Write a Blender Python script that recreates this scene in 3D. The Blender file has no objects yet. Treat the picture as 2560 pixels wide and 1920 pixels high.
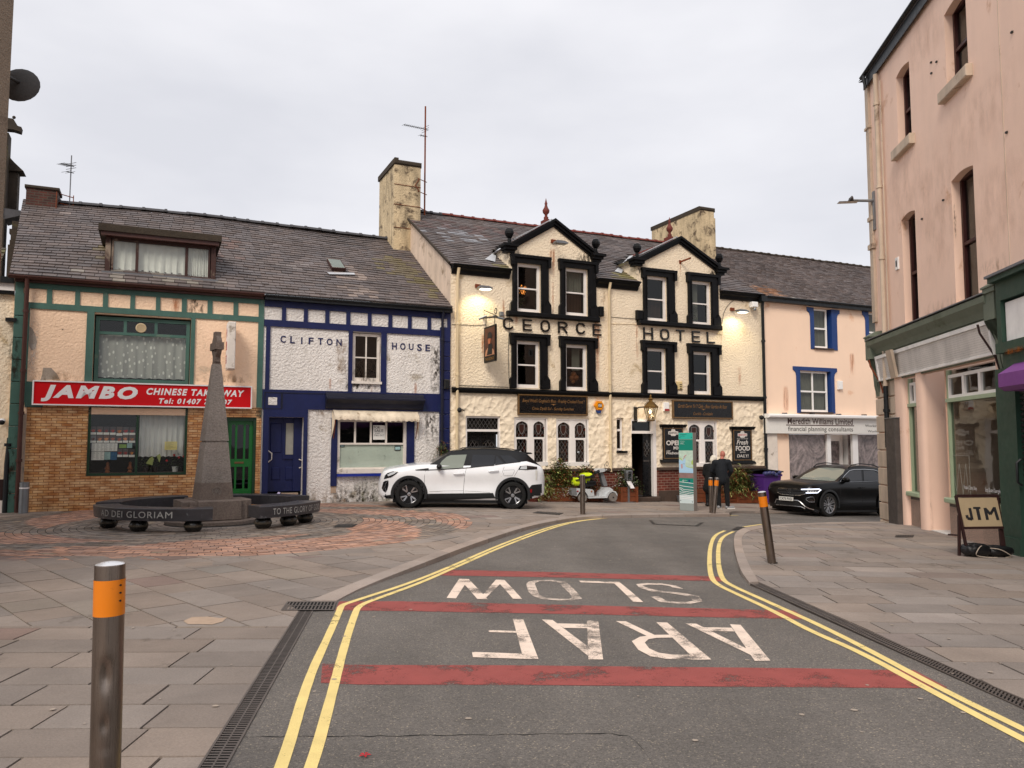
import bpy,bmesh,math,random
from mathutils import Vector,Matrix
from mathutils.bvhtree import BVHTree
R=math.radians
random.seed(7)
SC=bpy.context.scene
F=1960.0;PIT=math.atan(148/F);CH=1.6
cam=bpy.data.cameras.new('camera');camo=bpy.data.objects.new('camera',cam)
SC.collection.objects.link(camo);SC.camera=camo
cam.sensor_fit='HORIZONTAL';cam.sensor_width=36;cam.lens=36*F/2560;cam.clip_end=2000;cam.clip_start=.05
camo.location=(0,0,CH);camo.rotation_euler=(R(90)+PIT,0,0)
wd=bpy.data.worlds.new('World');SC.world=wd;wd.use_nodes=True
nt=wd.node_tree;nt.nodes.clear()
def wn(t,**k):
 n=nt.nodes.new(t)
 for a,b in k.items():setattr(n,a,b)
 return n
SUN_EL,SUN_AZ=R(42),R(200)
sky=wn('ShaderNodeTexSky',sky_type='NISHITA',sun_disc=False,sun_elevation=SUN_EL,sun_rotation=SUN_AZ)
tc=wn('ShaderNodeTexCoord');mp=wn('ShaderNodeMapping');mp.inputs['Scale'].default_value=(1,1,2.6)
nz=wn('ShaderNodeTexNoise');nz.inputs['Scale'].default_value=2.1;nz.inputs['Detail'].default_value=5;nz.inputs['Roughness'].default_value=.5
cr=wn('ShaderNodeValToRGB')
cr.color_ramp.elements[0].position=.36;cr.color_ramp.elements[0].color=(7.9,7.95,8.5,1)
cr.color_ramp.elements[1].position=.66;cr.color_ramp.elements[1].color=(9.8,9.75,10.15,1)
mx=wn('ShaderNodeMixRGB');mx.inputs[0].default_value=.94
bg=wn('ShaderNodeBackground');bg.inputs[1].default_value=.059
wo=wn('ShaderNodeOutputWorld')
for a,b in ((tc.outputs['Generated'],mp.inputs[0]),(mp.outputs[0],nz.inputs['Vector']),(nz.outputs['Fac'],cr.inputs[0]),(sky.outputs[0],mx.inputs[1]),(cr.outputs[0],mx.inputs[2]),(mx.outputs[0],bg.inputs[0]),(bg.outputs[0],wo.inputs[0])):
 nt.links.new(a,b)
sl=bpy.data.lights.new('sun','SUN');sl.energy=1.5;sl.angle=R(22);sl.color=(1,.91,.8)
so=bpy.data.objects.new('sun',sl);SC.collection.objects.link(so);so.location=(-6,-12,20)
sd=Vector((math.sin(SUN_AZ)*math.cos(SUN_EL),math.cos(SUN_AZ)*math.cos(SUN_EL),math.sin(SUN_EL)))
so.rotation_euler=sd.to_track_quat('Z','Y').to_euler()
SC.view_settings.view_transform='Standard';SC.view_settings.look='None';SC.view_settings.exposure=0.74;SC.view_settings.gamma=1
SC.cycles.max_bounces=6;SC.cycles.transparent_max_bounces=10
CF,CU=Vector((0,math.cos(PIT),math.sin(PIT))),Vector((0,-math.sin(PIT),math.cos(PIT)))
def ray(X,Y):return CF+Vector((1,0,0))*((X-1280)/F)+CU*((960-Y)/F)
def sst(a,b,x):
 t=min(1,max(0,(x-a)/(b-a)));return t*t*(3-2*t)
def gz(x,y):
 x=min(x,12);a=x+2;a=(a+math.sqrt(a*a+1))/2
 return -.015*a*sst(2,14,y)-.028*a*sst(16.5,23,y)
def rdz(x,y):return gz(x,y)-.004-.055*sst(8,11.5,y)
def G(X,Y,f=gz):
 """ground point seen at a place measured on the photograph"""
 d=ray(X,Y);z=0
 for i in range(30):
  t=(z-CH)/d.z;p=d*t;z=f(p.x,p.y)
 return Vector((p.x,p.y,z))
class Frame:
 def __init__(s,o,ang):
  s.o=Vector((o[0],o[1],0));s.a=ang;s.d=Vector((math.cos(ang),math.sin(ang),0));s.i=Vector((-math.sin(ang),math.cos(ang),0))
 def w(s,x,y,z):return s.o+s.d*x+s.i*y+Vector((0,0,z))
 def px(s,X,Y,n=0):
  d=ray(X,Y);o=s.o-s.i*n;c=Vector((0,0,CH))
  t=(o-c).dot(s.i)/d.dot(s.i);p=c+d*t
  return ((p-s.o).dot(s.d),p.z)
 def sx(s,X,Y,x0):
  d=ray(X,Y);c=Vector((0,0,CH));o=s.o+s.d*x0
  t=(o-c).dot(s.d)/d.dot(s.d);p=c+d*t
  return ((p-s.o).dot(s.i),p.z)
 def r(s,X0,X1,Y0,Y1,n=0):
  xm,ym=(X0+X1)/2,(Y0+Y1)/2
  return (s.px(X0,ym,n)[0],s.px(X1,ym,n)[0],s.px(xm,Y1,n)[1],s.px(xm,Y0,n)[1])
 def loc(s,p):q=Vector(p)-s.o;return Vector((q.dot(s.d),q.dot(s.i),q.z))
WORLD=Frame((0,0),0)
FA=Frame(G(66,1280)[:2],math.atan2(math.cos(math.atan(4320/F)),math.sin(math.atan(4320/F))))
VPR=math.atan(255/F)
FR=Frame(G(2205,1303)[:2],-(math.pi/2+VPR))
def V(*a):return Vector(a)
class MB:
 def __init__(s):s.v=[];s.f=[];s.m=[];s.c=[];s.mi=0;s.col=None
 def add(s,vs,fs):
  b=len(s.v);s.v+=[Vector(v) for v in vs]
  for f in fs:s.f.append([b+i for i in f]);s.m.append(s.mi);s.c.append(s.col)
  return s
 def box(s,x0,x1,y0,y1,z0,z1,T=None):
  vs=[V(x,y,z) for z in (z0,z1) for y in (y0,y1) for x in (x0,x1)]
  if T:vs=[T(v) for v in vs]
  return s.add(vs,[(0,2,3,1),(4,5,7,6),(0,1,5,4),(2,6,7,3),(0,4,6,2),(1,3,7,5)])
 def bbox(s,x0,x1,y0,y1,z0,z1,b=.01):
  b=min(b,abs(x1-x0)*.3,abs(z1-z0)*.3,abs(y1-y0)*.9)
  vs=[]
  for (q,y) in ((0,y1),(0,y0+b),(b,y0)):
   vs+=[V(x0+q,y,z0+q),V(x1-q,y,z0+q),V(x1-q,y,z1-q),V(x0+q,y,z1-q)]
  fs=[(3,2,1,0),(8,9,10,11)]
  for k in (0,4):
   for i in range(4):j=(i+1)%4;fs.append((k+i,k+j,k+4+j,k+4+i))
  return s.add(vs,fs)
 def prism(s,pts,y0,y1,ax='y'):
  def mk(p,q):
   return V(p[0],q,p[1]) if ax=='y' else (V(p[0],p[1],q) if ax=='z' else V(q,p[0],p[1]))
  n=len(pts);vs=[mk(p,y0) for p in pts]+[mk(p,y1) for p in pts]
  fs=[list(range(n))[::-1],list(range(n,2*n))]+[(i,(i+1)%n,n+(i+1)%n,n+i) for i in range(n)]
  return s.add(vs,fs)
 def face(s,pts):return s.add(pts,[list(range(len(pts)))])
 def tube(s,pts,r,n=8,cap=True,rr=None):
  pts=[Vector(p) for p in pts];vs=[];up=None
  for i,p in enumerate(pts):
   t=(pts[min(i+1,len(pts)-1)]-pts[max(i-1,0)]).normalized()
   if up is None:up=V(0,0,1) if abs(t.z)<.9 else V(1,0,0)
   a=t.cross(up).normalized();b=a.cross(t).normalized();up=b
   q=rr[i] if rr else r
   for k in range(n):
    w=2*math.pi*k/n;vs.append(p+a*math.cos(w)*q+b*math.sin(w)*q)
  fs=[]
  for i in range(len(pts)-1):
   for k in range(n):fs.append((i*n+k,i*n+(k+1)%n,(i+1)*n+(k+1)%n,(i+1)*n+k))
  if cap:fs+=[tuple(range(n))[::-1],tuple(range((len(pts)-1)*n,len(pts)*n))]
  return s.add(vs,fs)
 def lathe(s,prof,n=16,c=(0,0,0),sx=1,sy=1,a0=0,T=None,cap=True):
  c=Vector(c);vs=[]
  for (r,z) in prof:
   for k in range(n):
    w=a0+2*math.pi*k/n;p=V(r*math.cos(w)*sx,r*math.sin(w)*sy,z)
    vs.append((T(p) if T else p)+c)
  fs=[]
  for i in range(len(prof)-1):
   for k in range(n):fs.append((i*n+k,i*n+(k+1)%n,(i+1)*n+(k+1)%n,(i+1)*n+k))
  if cap:fs+=[tuple(range(n))[::-1],tuple(range((len(prof)-1)*n,len(prof)*n))]
  return s.add(vs,fs)
 def sphere(s,c,r,n=10,sx=1,sy=1,sz=1):
  prof=[(max(.001,r*math.sin(math.pi*i/n)),-r*sz*math.cos(math.pi*i/n)) for i in range(n+1)]
  return s.lathe(prof,n+4,c,sx,sy)
 def bar(s,p,q,w,h,up=(0,0,1)):
  p,q=Vector(p),Vector(q);t=(q-p).normalized();a=t.cross(Vector(up)).normalized();b=a.cross(t).normalized()
  vs=[e+a*i*w/2+b*j*h/2 for e in (p,q) for (i,j) in ((-1,-1),(1,-1),(1,1),(-1,1))]
  return s.add(vs,[(3,2,1,0),(4,5,6,7),(0,1,5,4),(1,2,6,5),(2,3,7,6),(3,0,4,7)])
 def T(s,fn):s.v=[fn(v) for v in s.v];return s
 def build(s,name,mat,parent=None,base=None,smooth=False,label=None,kind=None,normals=True,uv=None):
  if base is None:base=BASE.get(parent.name,V(0,0,0)) if parent else V(0,0,0)
  me=bpy.data.meshes.new(name);me.from_pydata([v-base for v in s.v],[],s.f)
  mats=mat if isinstance(mat,(list,tuple)) else [mat]
  for m in mats:me.materials.append(MT[m] if isinstance(m,str) else m)
  if len(mats)>1:
   for p,i in zip(me.polygons,s.m):p.material_index=i
  if any(c is not None for c in s.c):
   at=me.color_attributes.new('Col','FLOAT_COLOR','CORNER')
   for p,c in zip(me.polygons,s.c):
    c=c or (.5,.5,.5)
    for li in p.loop_indices:at.data[li].color=(c[0],c[1],c[2],1)
  if normals:
   bm=bmesh.new();bm.from_mesh(me);bmesh.ops.recalc_face_normals(bm,faces=bm.faces);bm.to_mesh(me);bm.free()
  if smooth:
   for p in me.polygons:p.use_smooth=True
   me.set_sharp_from_angle(angle=R(smooth if smooth is not True else 40))
  o=bpy.data.objects.new(name,me);SC.collection.objects.link(o)
  if parent:o.parent=parent;BASE[o.name]=base
  if label:o['label']=label
  if kind:o['kind']=kind
  return o
BASE={}
def tag(o,label,cat,group=None):
 o['label']=label;o['category']=cat
 if group:o['group']=group
 return o
def thing(name,label,cat,fr=WORLD,base=(0,0,0),group=None,loc=None,rz=0):
 """Empty at the thing's base. With fr+base the parts are modelled in frame coordinates, with loc+rz in their own."""
 o=bpy.data.objects.new(name,None);SC.collection.objects.link(o);o.empty_display_size=.2
 if loc is not None:o.location=loc;o.rotation_euler=(0,0,rz);BASE[o.name]=V(0,0,0)
 else:b=Vector(base);o.location=fr.w(*b);o.rotation_euler=(0,0,fr.a);BASE[o.name]=b
 return tag(o,label,cat,group)
def copy_tree(o,parent=None,loc=None,rz=None,label=None,group=None):
 c=o.copy();SC.collection.objects.link(c)
 if parent:c.parent=parent
 if loc is not None:c.location=loc
 if rz is not None:c.rotation_euler=(0,0,rz)
 if label:c['label']=label
 if group:c['group']=group
 for ch in list(o.children):copy_tree(ch,c)
 return c
def clip(poly,rect):
 """clip polygon (list of 2-tuples) by a convex counter-clockwise polygon"""
 out=list(poly);n=len(rect)
 for i in range(n):
  a,b=rect[i],rect[(i+1)%n];inp=out;out=[]
  if not inp:return []
  ex,ey=b[0]-a[0],b[1]-a[1]
  def sd(p):return ex*(p[1]-a[1])-ey*(p[0]-a[0])
  for j in range(len(inp)):
   p,q=inp[j-1],inp[j];sp,sq=sd(p),sd(q)
   if sq>=0:
    if sp<0:t=sp/(sp-sq);out.append((p[0]+(q[0]-p[0])*t,p[1]+(q[1]-p[1])*t))
    out.append(q)
   elif sp>=0:t=sp/(sp-sq);out.append((p[0]+(q[0]-p[0])*t,p[1]+(q[1]-p[1])*t))
 r=[]
 for p in out:
  if not r or (abs(p[0]-r[-1][0])+abs(p[1]-r[-1][1]))>1e-5:r.append(p)
 if len(r)>2 and abs(r[0][0]-r[-1][0])+abs(r[0][1]-r[-1][1])<1e-5:r.pop()
 if len(r)<3:return []
 ar=sum(r[i-1][0]*r[i][1]-r[i][0]*r[i-1][1] for i in range(len(r)))/2
 return r if abs(ar)>1e-5 else []
def grid_poly(poly,st):
 xs=[p[0] for p in poly];ys=[p[1] for p in poly]
 x=math.floor(min(xs)/st)*st;out=[]
 while x<max(xs):
  y=math.floor(min(ys)/st)*st
  while y<max(ys):
   c=clip(poly,[(x,y),(x+st,y),(x+st,y+st),(x,y+st)])
   if c:out.append(c)
   y+=st
  x+=st
 return out
def text_geo(s,off=0,shear=0,space=1,font=None):
 cu=bpy.data.curves.new('t','FONT');cu.body=s;cu.size=1;cu.offset=off;cu.shear=shear;cu.space_character=space
 cu.resolution_u=3;cu.fill_mode='BOTH'
 o=bpy.data.objects.new('t',cu);SC.collection.objects.link(o)
 dg=bpy.context.evaluated_depsgraph_get();me=o.evaluated_get(dg).to_mesh()
 vs=[v.co.copy() for v in me.vertices];fs=[tuple(p.vertices) for p in me.polygons]
 o.to_mesh_clear();bpy.data.objects.remove(o);bpy.data.curves.remove(cu)
 return vs,fs
def text(mb,s,x0,x1,z0,z1,y,off=0,shear=0,space=1,T=None,depth=0,mirror=False):
 vs,fs=text_geo(s,off,shear,space)
 if not vs:return
 ax,bx=min(v.x for v in vs),max(v.x for v in vs);ay,by=min(v.y for v in vs),max(v.y for v in vs)
 sx,sy=(x1-x0)/max(1e-6,bx-ax),(z1-z0)/max(1e-6,by-ay)
 out=[V(x0+(v.x-ax)*sx,y,z0+(v.y-ay)*sy) for v in vs]
 if depth:
  n=len(out);ed={}
  for f in fs:
   for i in range(len(f)):
    e=(f[i-1],f[i])
    if (e[1],e[0]) in ed:del ed[(e[1],e[0])]
    else:ed[e]=1
  fs2=list(fs)+[(b,a,n+a,n+b) for (a,b) in ed]
  out=out+[v+V(0,depth,0) for v in out];fs=fs2
 if T:out=[T(v) for v in out]
 mb.add(out,fs)
MT={}
def lin(c):
 if isinstance(c,str):
  c=[int(c[i:i+2],16)/255 for i in (0,2,4)]
  return tuple(v/12.92 if v<.04045 else ((v+.055)/1.055)**2.4 for v in c)
 return c
class NT:
 def __init__(s,name):
  s.m=bpy.data.materials.new(name);s.m.use_nodes=True;s.t=s.m.node_tree;s.t.nodes.clear()
  s.out=s.n('ShaderNodeOutputMaterial');s.tc=s.n('ShaderNodeTexCoord');MT[name]=s.m
 def n(s,t,**k):
  o=s.t.nodes.new('ShaderNode'+t if not t.startswith('Shader') else t)
  for a,b in k.items():
   if hasattr(o,a):setattr(o,a,b)
   else:o.inputs[a.replace('_',' ')].default_value=b
  return o
 def l(s,a,b):s.t.links.new(a,b);return s
 def map(s,sc=(1,1,1),rot=(0,0,0),co='Object'):
  m=s.n('Mapping');s.l(s.tc.outputs[co],m.inputs[0]);m.inputs['Scale'].default_value=sc;m.inputs['Rotation'].default_value=rot
  return m.outputs[0]
 def noise(s,scale,detail=4,rough=.55,v=None,dist=0):
  n=s.n('TexNoise');n.inputs['Scale'].default_value=scale;n.inputs['Detail'].default_value=detail
  n.inputs['Roughness'].default_value=rough;n.inputs['Distortion'].default_value=dist
  s.l(v if v is not None else s.tc.outputs['Object'],n.inputs['Vector']);return n.outputs['Fac']
 def ramp(s,f,a,b,ca=(0,0,0),cb=(1,1,1)):
  r=s.n('ValToRGB');e=r.color_ramp.elements
  e[0].position=a;e[0].color=(*ca,1);e[1].position=b;e[1].color=(*cb,1);s.l(f,r.inputs[0]);return r.outputs[0]
 def mix(s,f,a,b,mode='MIX'):
  m=s.n('MixRGB');m.blend_type=mode
  for i,q in enumerate((f,a,b)):
   if hasattr(q,'is_linked') or hasattr(q,'links'):s.l(q,m.inputs[i])
   elif i==0:m.inputs[0].default_value=q
   else:m.inputs[i].default_value=(*q,1)
  return m.outputs[0]
 def bump(s,h,st=.3,d=.01,prev=None):
  b=s.n('Bump');b.inputs['Strength'].default_value=st;b.inputs['Distance'].default_value=d;s.l(h,b.inputs['Height'])
  if prev is not None:s.l(prev,b.inputs['Normal'])
  return b.outputs[0]
 def bsdf(s,col,rough=.8,metal=0,nrm=None,spec=.4,coat=0,**k):
  p=s.n('BsdfPrincipled')
  for nm,q in (('Base Color',col),('Roughness',rough),('Metallic',metal),('Specular IOR Level',spec),('Coat Weight',coat)):
   if hasattr(q,'links'):s.l(q,p.inputs[nm])
   else:p.inputs[nm].default_value=(*q,1) if isinstance(q,tuple) else q
  if nrm is not None:s.l(nrm,p.inputs['Normal'])
  for a,b in k.items():p.inputs[a.replace('_',' ')].default_value=b
  s.l(p.outputs[0],s.out.inputs[0]);return p
def mat(name,col,rough=.75,var=.12,vs=2.5,bump=.0,bs=40,metal=0,spec=.4,streak=0,dirt=None,dirtamt=.0,ds=1.3,coat=0,bd=.01,bdet=5):
 """one flexible painted / stone / metal surface: blotches, rain streaks, dirt patches and a fine relief"""
 t=NT(name);c=lin(col)
 v1=t.ramp(t.noise(vs,6,.6),.25,.75,(1-var,)*3,(1+var*.5,)*3)
 cc=t.mix(1,c,v1,'MULTIPLY')
 if streak:
  sv=t.ramp(t.noise(3,5,.6,t.map((1.1,1.1,.2))),.42,.72,(1,)*3,(1-streak,)*3);cc=t.mix(1,cc,sv,'MULTIPLY')
 if dirt:
  dm=t.ramp(t.noise(ds,8,.68,dist=.4),.62-dirtamt*.3,.72-dirtamt*.25);cc=t.mix(dm,cc,lin(dirt))
 nr=t.bump(t.noise(bs,bdet,.6),min(1,bump),bd) if bump else None
 rg=t.ramp(t.noise(vs*3,4),.3,.8,(max(0,rough-.08),)*3,(min(1,rough+.1),)*3)
 t.bsdf(cc,rg,metal,nr,spec,coat)
 return t.m
def matcol(name,rough=.8,bump=.3,bs=30,mul=(1,1,1),fine=.2,fs=60,moss=None,spec=.35,amt=.68,blot=.25):
 """surface whose base colour comes from the per-stone colour attribute"""
 t=NT(name);a=t.n('VertexColor');a.layer_name='Col'
 v=t.ramp(t.noise(fs,4,.7),.3,.7,(1-fine,)*3,(1+fine,)*3)
 cc=t.mix(1,a.outputs[0],v,'MULTIPLY');cc=t.mix(1,cc,t.ramp(t.noise(.9,6,.6),.3,.7,(1-blot,)*3,(1+blot*.4,)*3),'MULTIPLY')
 cc=t.mix(1,cc,mul,'MULTIPLY')
 if moss:cc=t.mix(t.ramp(t.noise(1.1,9,.7),amt,amt+.1),cc,lin(moss))
 t.bsdf(cc,t.ramp(t.noise(8,3),.3,.7,(rough-.12,)*3,(rough+.08,)*3),0,t.bump(t.noise(bs,6,.65),bump,.01),spec)
 return t.m
def emit(name,col,st):
 t=NT(name);e=t.n('Emission');e.inputs[0].default_value=(*lin(col),1);e.inputs[1].default_value=st;t.l(e.outputs[0],t.out.inputs[0])
def schlick(t,f0=.04):
 lw=t.n('LayerWeight');lw.inputs[0].default_value=.5;p=t.n('Math');p.operation='POWER';p.inputs[1].default_value=5;t.l(lw.outputs['Facing'],p.inputs[0])
 mr=t.n('MapRange');mr.inputs['To Min'].default_value=f0;mr.inputs['To Max'].default_value=1;t.l(p.outputs[0],mr.inputs[0]);return mr.outputs[0]
def glassmat(name,tint=(.75,.78,.76),dark=.0,rough=.02,fmin=.06):
 t=NT(name);g=t.n('BsdfGlossy');g.inputs['Roughness'].default_value=rough;g.inputs['Color'].default_value=(.9,.92,.92,1)
 t.l(t.bump(t.noise(1.7,2),.04,.05),g.inputs['Normal'])
 tr=t.n('BsdfTransparent');tr.inputs[0].default_value=(*tint,1)
 m=t.n('MixShader');t.l(schlick(t,.04+fmin),m.inputs[0]);t.l(tr.outputs[0],m.inputs[1]);t.l(g.outputs[0],m.inputs[2]);t.l(m.outputs[0],t.out.inputs[0])
def stain(name,col,lo=.45,hi=.62,sc=6,st=(1.6,1.6,.35),alpha=.8):
 """broken patches of rust, soot or moss lying on a wall"""
 t=NT(name);d=t.n('BsdfDiffuse');d.inputs[0].default_value=(*lin(col),1);tr=t.n('BsdfTransparent')
 f=t.ramp(t.noise(sc,8,.7,t.map(st)),lo,hi)
 uv=t.n('Attribute');uv.attribute_name='Col';f2=t.mix(1,f,uv.outputs['Color'],'MULTIPLY');f3=t.mix(1,f2,(alpha,)*3,'MULTIPLY')
 m=t.n('MixShader');t.l(f3,m.inputs[0]);t.l(tr.outputs[0],m.inputs[1]);t.l(d.outputs[0],m.inputs[2]);t.l(m.outputs[0],t.out.inputs[0])
 # ==== MATERIAL LIST
mat('joint','221c18',.95,.3,5,.5,50)
matcol('slab',.78,.45,45,fine=.15,fs=70,moss='544a3f',amt=.6,spec=.4)
matcol('slab_dirty',.8,.35,45,fine=.15,fs=70,moss='5a4c38',amt=.62)
matcol('sett',.85,.4,60,fine=.18,fs=80)
matcol('kerb_stone',.8,.4,80,fine=.22,fs=130,spec=.3)
def asphalt():
 t=NT('asphalt')
 v=t.n('TexVoronoi');v.inputs['Scale'].default_value=120;t.l(t.tc.outputs['Object'],v.inputs['Vector'])
 g=t.n('SeparateColor');t.l(v.outputs['Color'],g.inputs[0])
 base=t.ramp(g.outputs[0],.1,.98,lin('625d58'),lin('827b74'))
 pale=t.ramp(g.outputs[1],.955,.97);base=t.mix(pale,base,lin('a39786'))
 fine=t.ramp(t.noise(240,3,.8),.3,.7,(.75,)*3,(1.25,)*3);base=t.mix(1,base,fine,'MULTIPLY')
 big=t.ramp(t.noise(.55,7,.6),.32,.68,(.76,)*3,(1.1,)*3);base=t.mix(1,base,big,'MULTIPLY')
 tr=t.ramp(t.noise(1.1,5,.6,t.map((1.0,.16,1),(0,0,R(-14)))),.4,.65,(1,)*3,(.76,)*3);base=t.mix(1,base,tr,'MULTIPLY')
 h=t.mix(.5,v.outputs['Distance'],t.noise(160,4,.8))
 t.bsdf(base,t.ramp(t.noise(2,4),.3,.7,(.62,)*3,(.86,)*3),0,t.bump(h,.75,.012),.5)
asphalt()
def roadpaint(name,col,lo,hi,edge='59534d',sc=75):
 t=NT(name)
 v=t.n('TexVoronoi');v.inputs['Scale'].default_value=85;t.l(t.tc.outputs['Object'],v.inputs['Vector'])
 f=t.ramp(t.mix(.62,t.noise(sc,5,.75),t.noise(2.2,4,.7)),lo,hi)
 cc=t.mix(1,lin(col),t.ramp(t.noise(5,6),.3,.7,(.88,)*3,(1.06,)*3),'MULTIPLY')
 d=t.n('BsdfPrincipled');t.l(cc,d.inputs['Base Color']);d.inputs['Roughness'].default_value=.75
 t.l(t.bump(t.mix(.5,v.outputs['Distance'],t.noise(150,4,.8)),.5,.01),d.inputs['Normal'])
 tr=t.n('BsdfTransparent');m=t.n('MixShader');t.l(f,m.inputs[0]);t.l(tr.outputs[0],m.inputs[1]);t.l(d.outputs[0],m.inputs[2]);t.l(m.outputs[0],t.out.inputs[0])
roadpaint('paint_yellow','f0d78c',.37,.43)
roadpaint('paint_white','f2ddcb',.39,.49)
roadpaint('paint_white_worn','e6d3c3',.42,.54)
roadpaint('paint_red','9a4a44',.4,.48)
mat('iron','5b5552',.55,.3,6,.3,50,metal=.5)
mat('iron_dark','33302e',.6,.3,6,.3,50,metal=.3)
mat('drain_steel','6e655f',.5,.25,4,.3,60,metal=.5)
mat('black_hole','0b0a0a',.9)
# ==== GROUND
def strip_pts(pts,f=gz):return [G(x,y,f) for x,y in pts]
def dens(pts,st):
 out=[]
 for a,b in zip(pts[:-1],pts[1:]):
  n=max(1,int((b-a).length/st))
  out+=[a.lerp(b,i/n) for i in range(n)]
 return out+[pts[-1]]
def ext(a,b,d):return b+(b-a).normalized()*d
def smooth_line(pts,it=2):
 for _ in range(it):
  q=[pts[0]]
  for a,b in zip(pts[:-1],pts[1:]):q+=[a.lerp(b,.25),a.lerp(b,.75)]
  pts=q+[pts[-1]]
 return pts
KLo=strip_pts([(842,1503),(900,1471),(1040,1416),(1173,1364),(1298,1322),(1372,1305),(1457,1292),(1596,1288),(1722,1286.6),(1825,1286)])
KLi=strip_pts([(775,1503),(870,1464),(1010,1410),(1162,1356),(1273,1321),(1345,1303),(1440,1289),(1596,1284.5),(1720,1283.5),(1822,1283)])
KRo=strip_pts([(1873,1457),(1851,1428),(1836,1375),(1834,1344),(1842,1328),(1865,1318),(1906,1313),(1967,1309.7),(2213,1305)])
KRi=strip_pts([(1896,1455),(1873,1416),(1857,1375),(1853,1349),(1861,1333),(1889,1323),(1947,1315.5),(1985,1312.5),(2213,1307.5)])
FKo=strip_pts([(1829,1277.6),(1898,1279),(1951,1279.6),(2100,1279.6),(2204,1279.4)])
FKe=FKo[-1]+(FA.d*24)
RRe=KRo[-1]+FA.d*20
dl0,dl1=G(565,1920),G(783,1528)
dr0,dr1=G(2560,1773),G(1988,1514.6)
KRo_c=KRo;KLo_c=KLo
left_edge=[ext(dl1,dl0,12),dl0,dl1]+[G(834,1526),G(842,1505)]+KLo_c
road_poly=left_edge+[G(1829,1279)]+FKo+[FKe]+[RRe]+KRo_c[::-1]+[dr1,dr0,ext(dr1,dr0,10)]
rp2=[(p.x,p.y) for p in road_poly]
def sheet(mb,poly,st,f,dz=0,col=None):
 for c in grid_poly(poly,st):mb.col=col;mb.face([V(x,y,f(x,y)+dz) for x,y in c])
mb=MB();sheet(mb,rp2,.5,rdz);road=mb.build('road','asphalt',kind='structure',normals=False)
mb=MB()
big=[(-400,-60),(400,-60),(400,500),(-400,500)]
g0=[]
for i in range(len([0])):pass
N=70
def gc(i):t=(i/N)*2-1;return 24*t+380*t**5
for i in range(N+1):
 for j in range(N+1):x,y=gc(i),12+gc(j);g0.append(V(x,y,gz(x,y)-.16))
mb.add(g0,[(i*(N+1)+j,(i+1)*(N+1)+j,(i+1)*(N+1)+j+1,i*(N+1)+j+1) for i in range(N) for j in range(N)])
mb.build('ground','asphalt',kind='structure',normals=False)
def tone(base,v=.12,hue=.04):
 k=1+random.uniform(-v,v);h=random.uniform(-hue,hue)
 return (base[0]*k*(1+h),base[1]*k,base[2]*k*(1-h))
SL=(.262,.215,.183);SL2=(.3,.246,.208);PINK=(.44,.26,.19);GREYB=(.25,.205,.17);TAN=(.33,.26,.19);RED=(.23,.165,.14)
def slabs(mb,zone,ang,rowh,lmin,lmax,gap,base,dz=0,var=.11,odd=(),org=(0,0),jit=.0):
 ca,sa=math.cos(ang),math.sin(ang)
 loc=[((x-org[0])*ca+(y-org[1])*sa,-(x-org[0])*sa+(y-org[1])*ca) for x,y in zone]
 x0,x1=min(p[0] for p in loc)-1,max(p[0] for p in loc)+1;y0,y1=min(p[1] for p in loc),max(p[1] for p in loc)
 v=math.floor(y0/rowh)*rowh
 while v<y1:
  u=x0+random.uniform(0,lmax);h=rowh
  band=clip(loc,[(x0-2,v),(x1+2,v),(x1+2,v+h),(x0-2,v+h)])
  while u<x1 and band:
   L=random.uniform(lmin,lmax);g=gap/2
   a=[random.uniform(-jit,jit) for _ in range(4)]
   c=clip(band,[(u+g,v+g+a[0]),(u+L-g,v+g+a[1]),(u+L-g,v+h-g+a[2]),(u+g,v+h-g+a[3])])
   if c:
    r=random.random();col=tone(base,var)
    for (pr,cc) in odd:
     if r<pr:col=tone(cc,.1);break
     r-=pr
    mb.col=col;w=[(p[0]*ca-p[1]*sa+org[0],p[0]*sa+p[1]*ca+org[1]) for p in c]
    tx,ty,tz=random.uniform(-.004,.004),random.uniform(-.004,.004),random.uniform(0,.004)
    cx=sum(p[0] for p in w)/len(w);cy=sum(p[1] for p in w)/len(w)
    top=[V(x,y,gz(x,y)+dz+tz+(x-cx)*tx+(y-cy)*ty) for x,y in w];n=len(top)
    mb.add(top+[p-V(0,0,.035) for p in top],[list(range(n))]+[(i,(i+1)%n,n+(i+1)%n,n+i) for i in range(n)])
   u+=L
  v+=rowh
fac=lambda s:FA.w(s,.05,0)
def xy(p):return (p.x,p.y)
cx0,cy0=-6.0,16.0;RC=5.35
circ=[(cx0+RC*math.cos(2*math.pi*i/64),cy0+RC*math.sin(2*math.pi*i/64)) for i in range(64)]
chL0,chL1=G(494,1920),G(746,1528)
pl=[xy(ext(chL1,chL0,12)),xy(chL0),xy(chL1),xy(G(716,1505)),xy(G(760,1503))]+[xy(p) for p in KLi]+[xy(G(1826,1277.6)+V(0,.0,0))]+[xy(p) for p in FKo[1:]]+[xy(FKe)]
back=[xy(fac(40)),xy(fac(-9)),(-22,12),(-22,-9)]
front_zone=pl+back
yl=G(300,1566).y
zoneA=clip(front_zone,[(-25,-12),(20,-12),(20,yl),(-25,yl)])
zoneB=clip(front_zone,[(-25,yl),(20,yl),(20,11.3),(-25,11.3)])
zoneC=clip(front_zone,[(-25,11.3),(40,11.3),(40,60),(-25,60)])
jm=MB()
for z_ in (zoneA,zoneB,zoneC):sheet(jm,z_,.8,gz,-.014)
jm.build('paving_joints','joint',kind='structure',normals=False)
mb=MB();slabs(mb,zoneA,R(1),.405,.55,1.0,.017,SL,odd=((.03,RED),(.05,(.25,.21,.175))),org=(0,yl))
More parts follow.
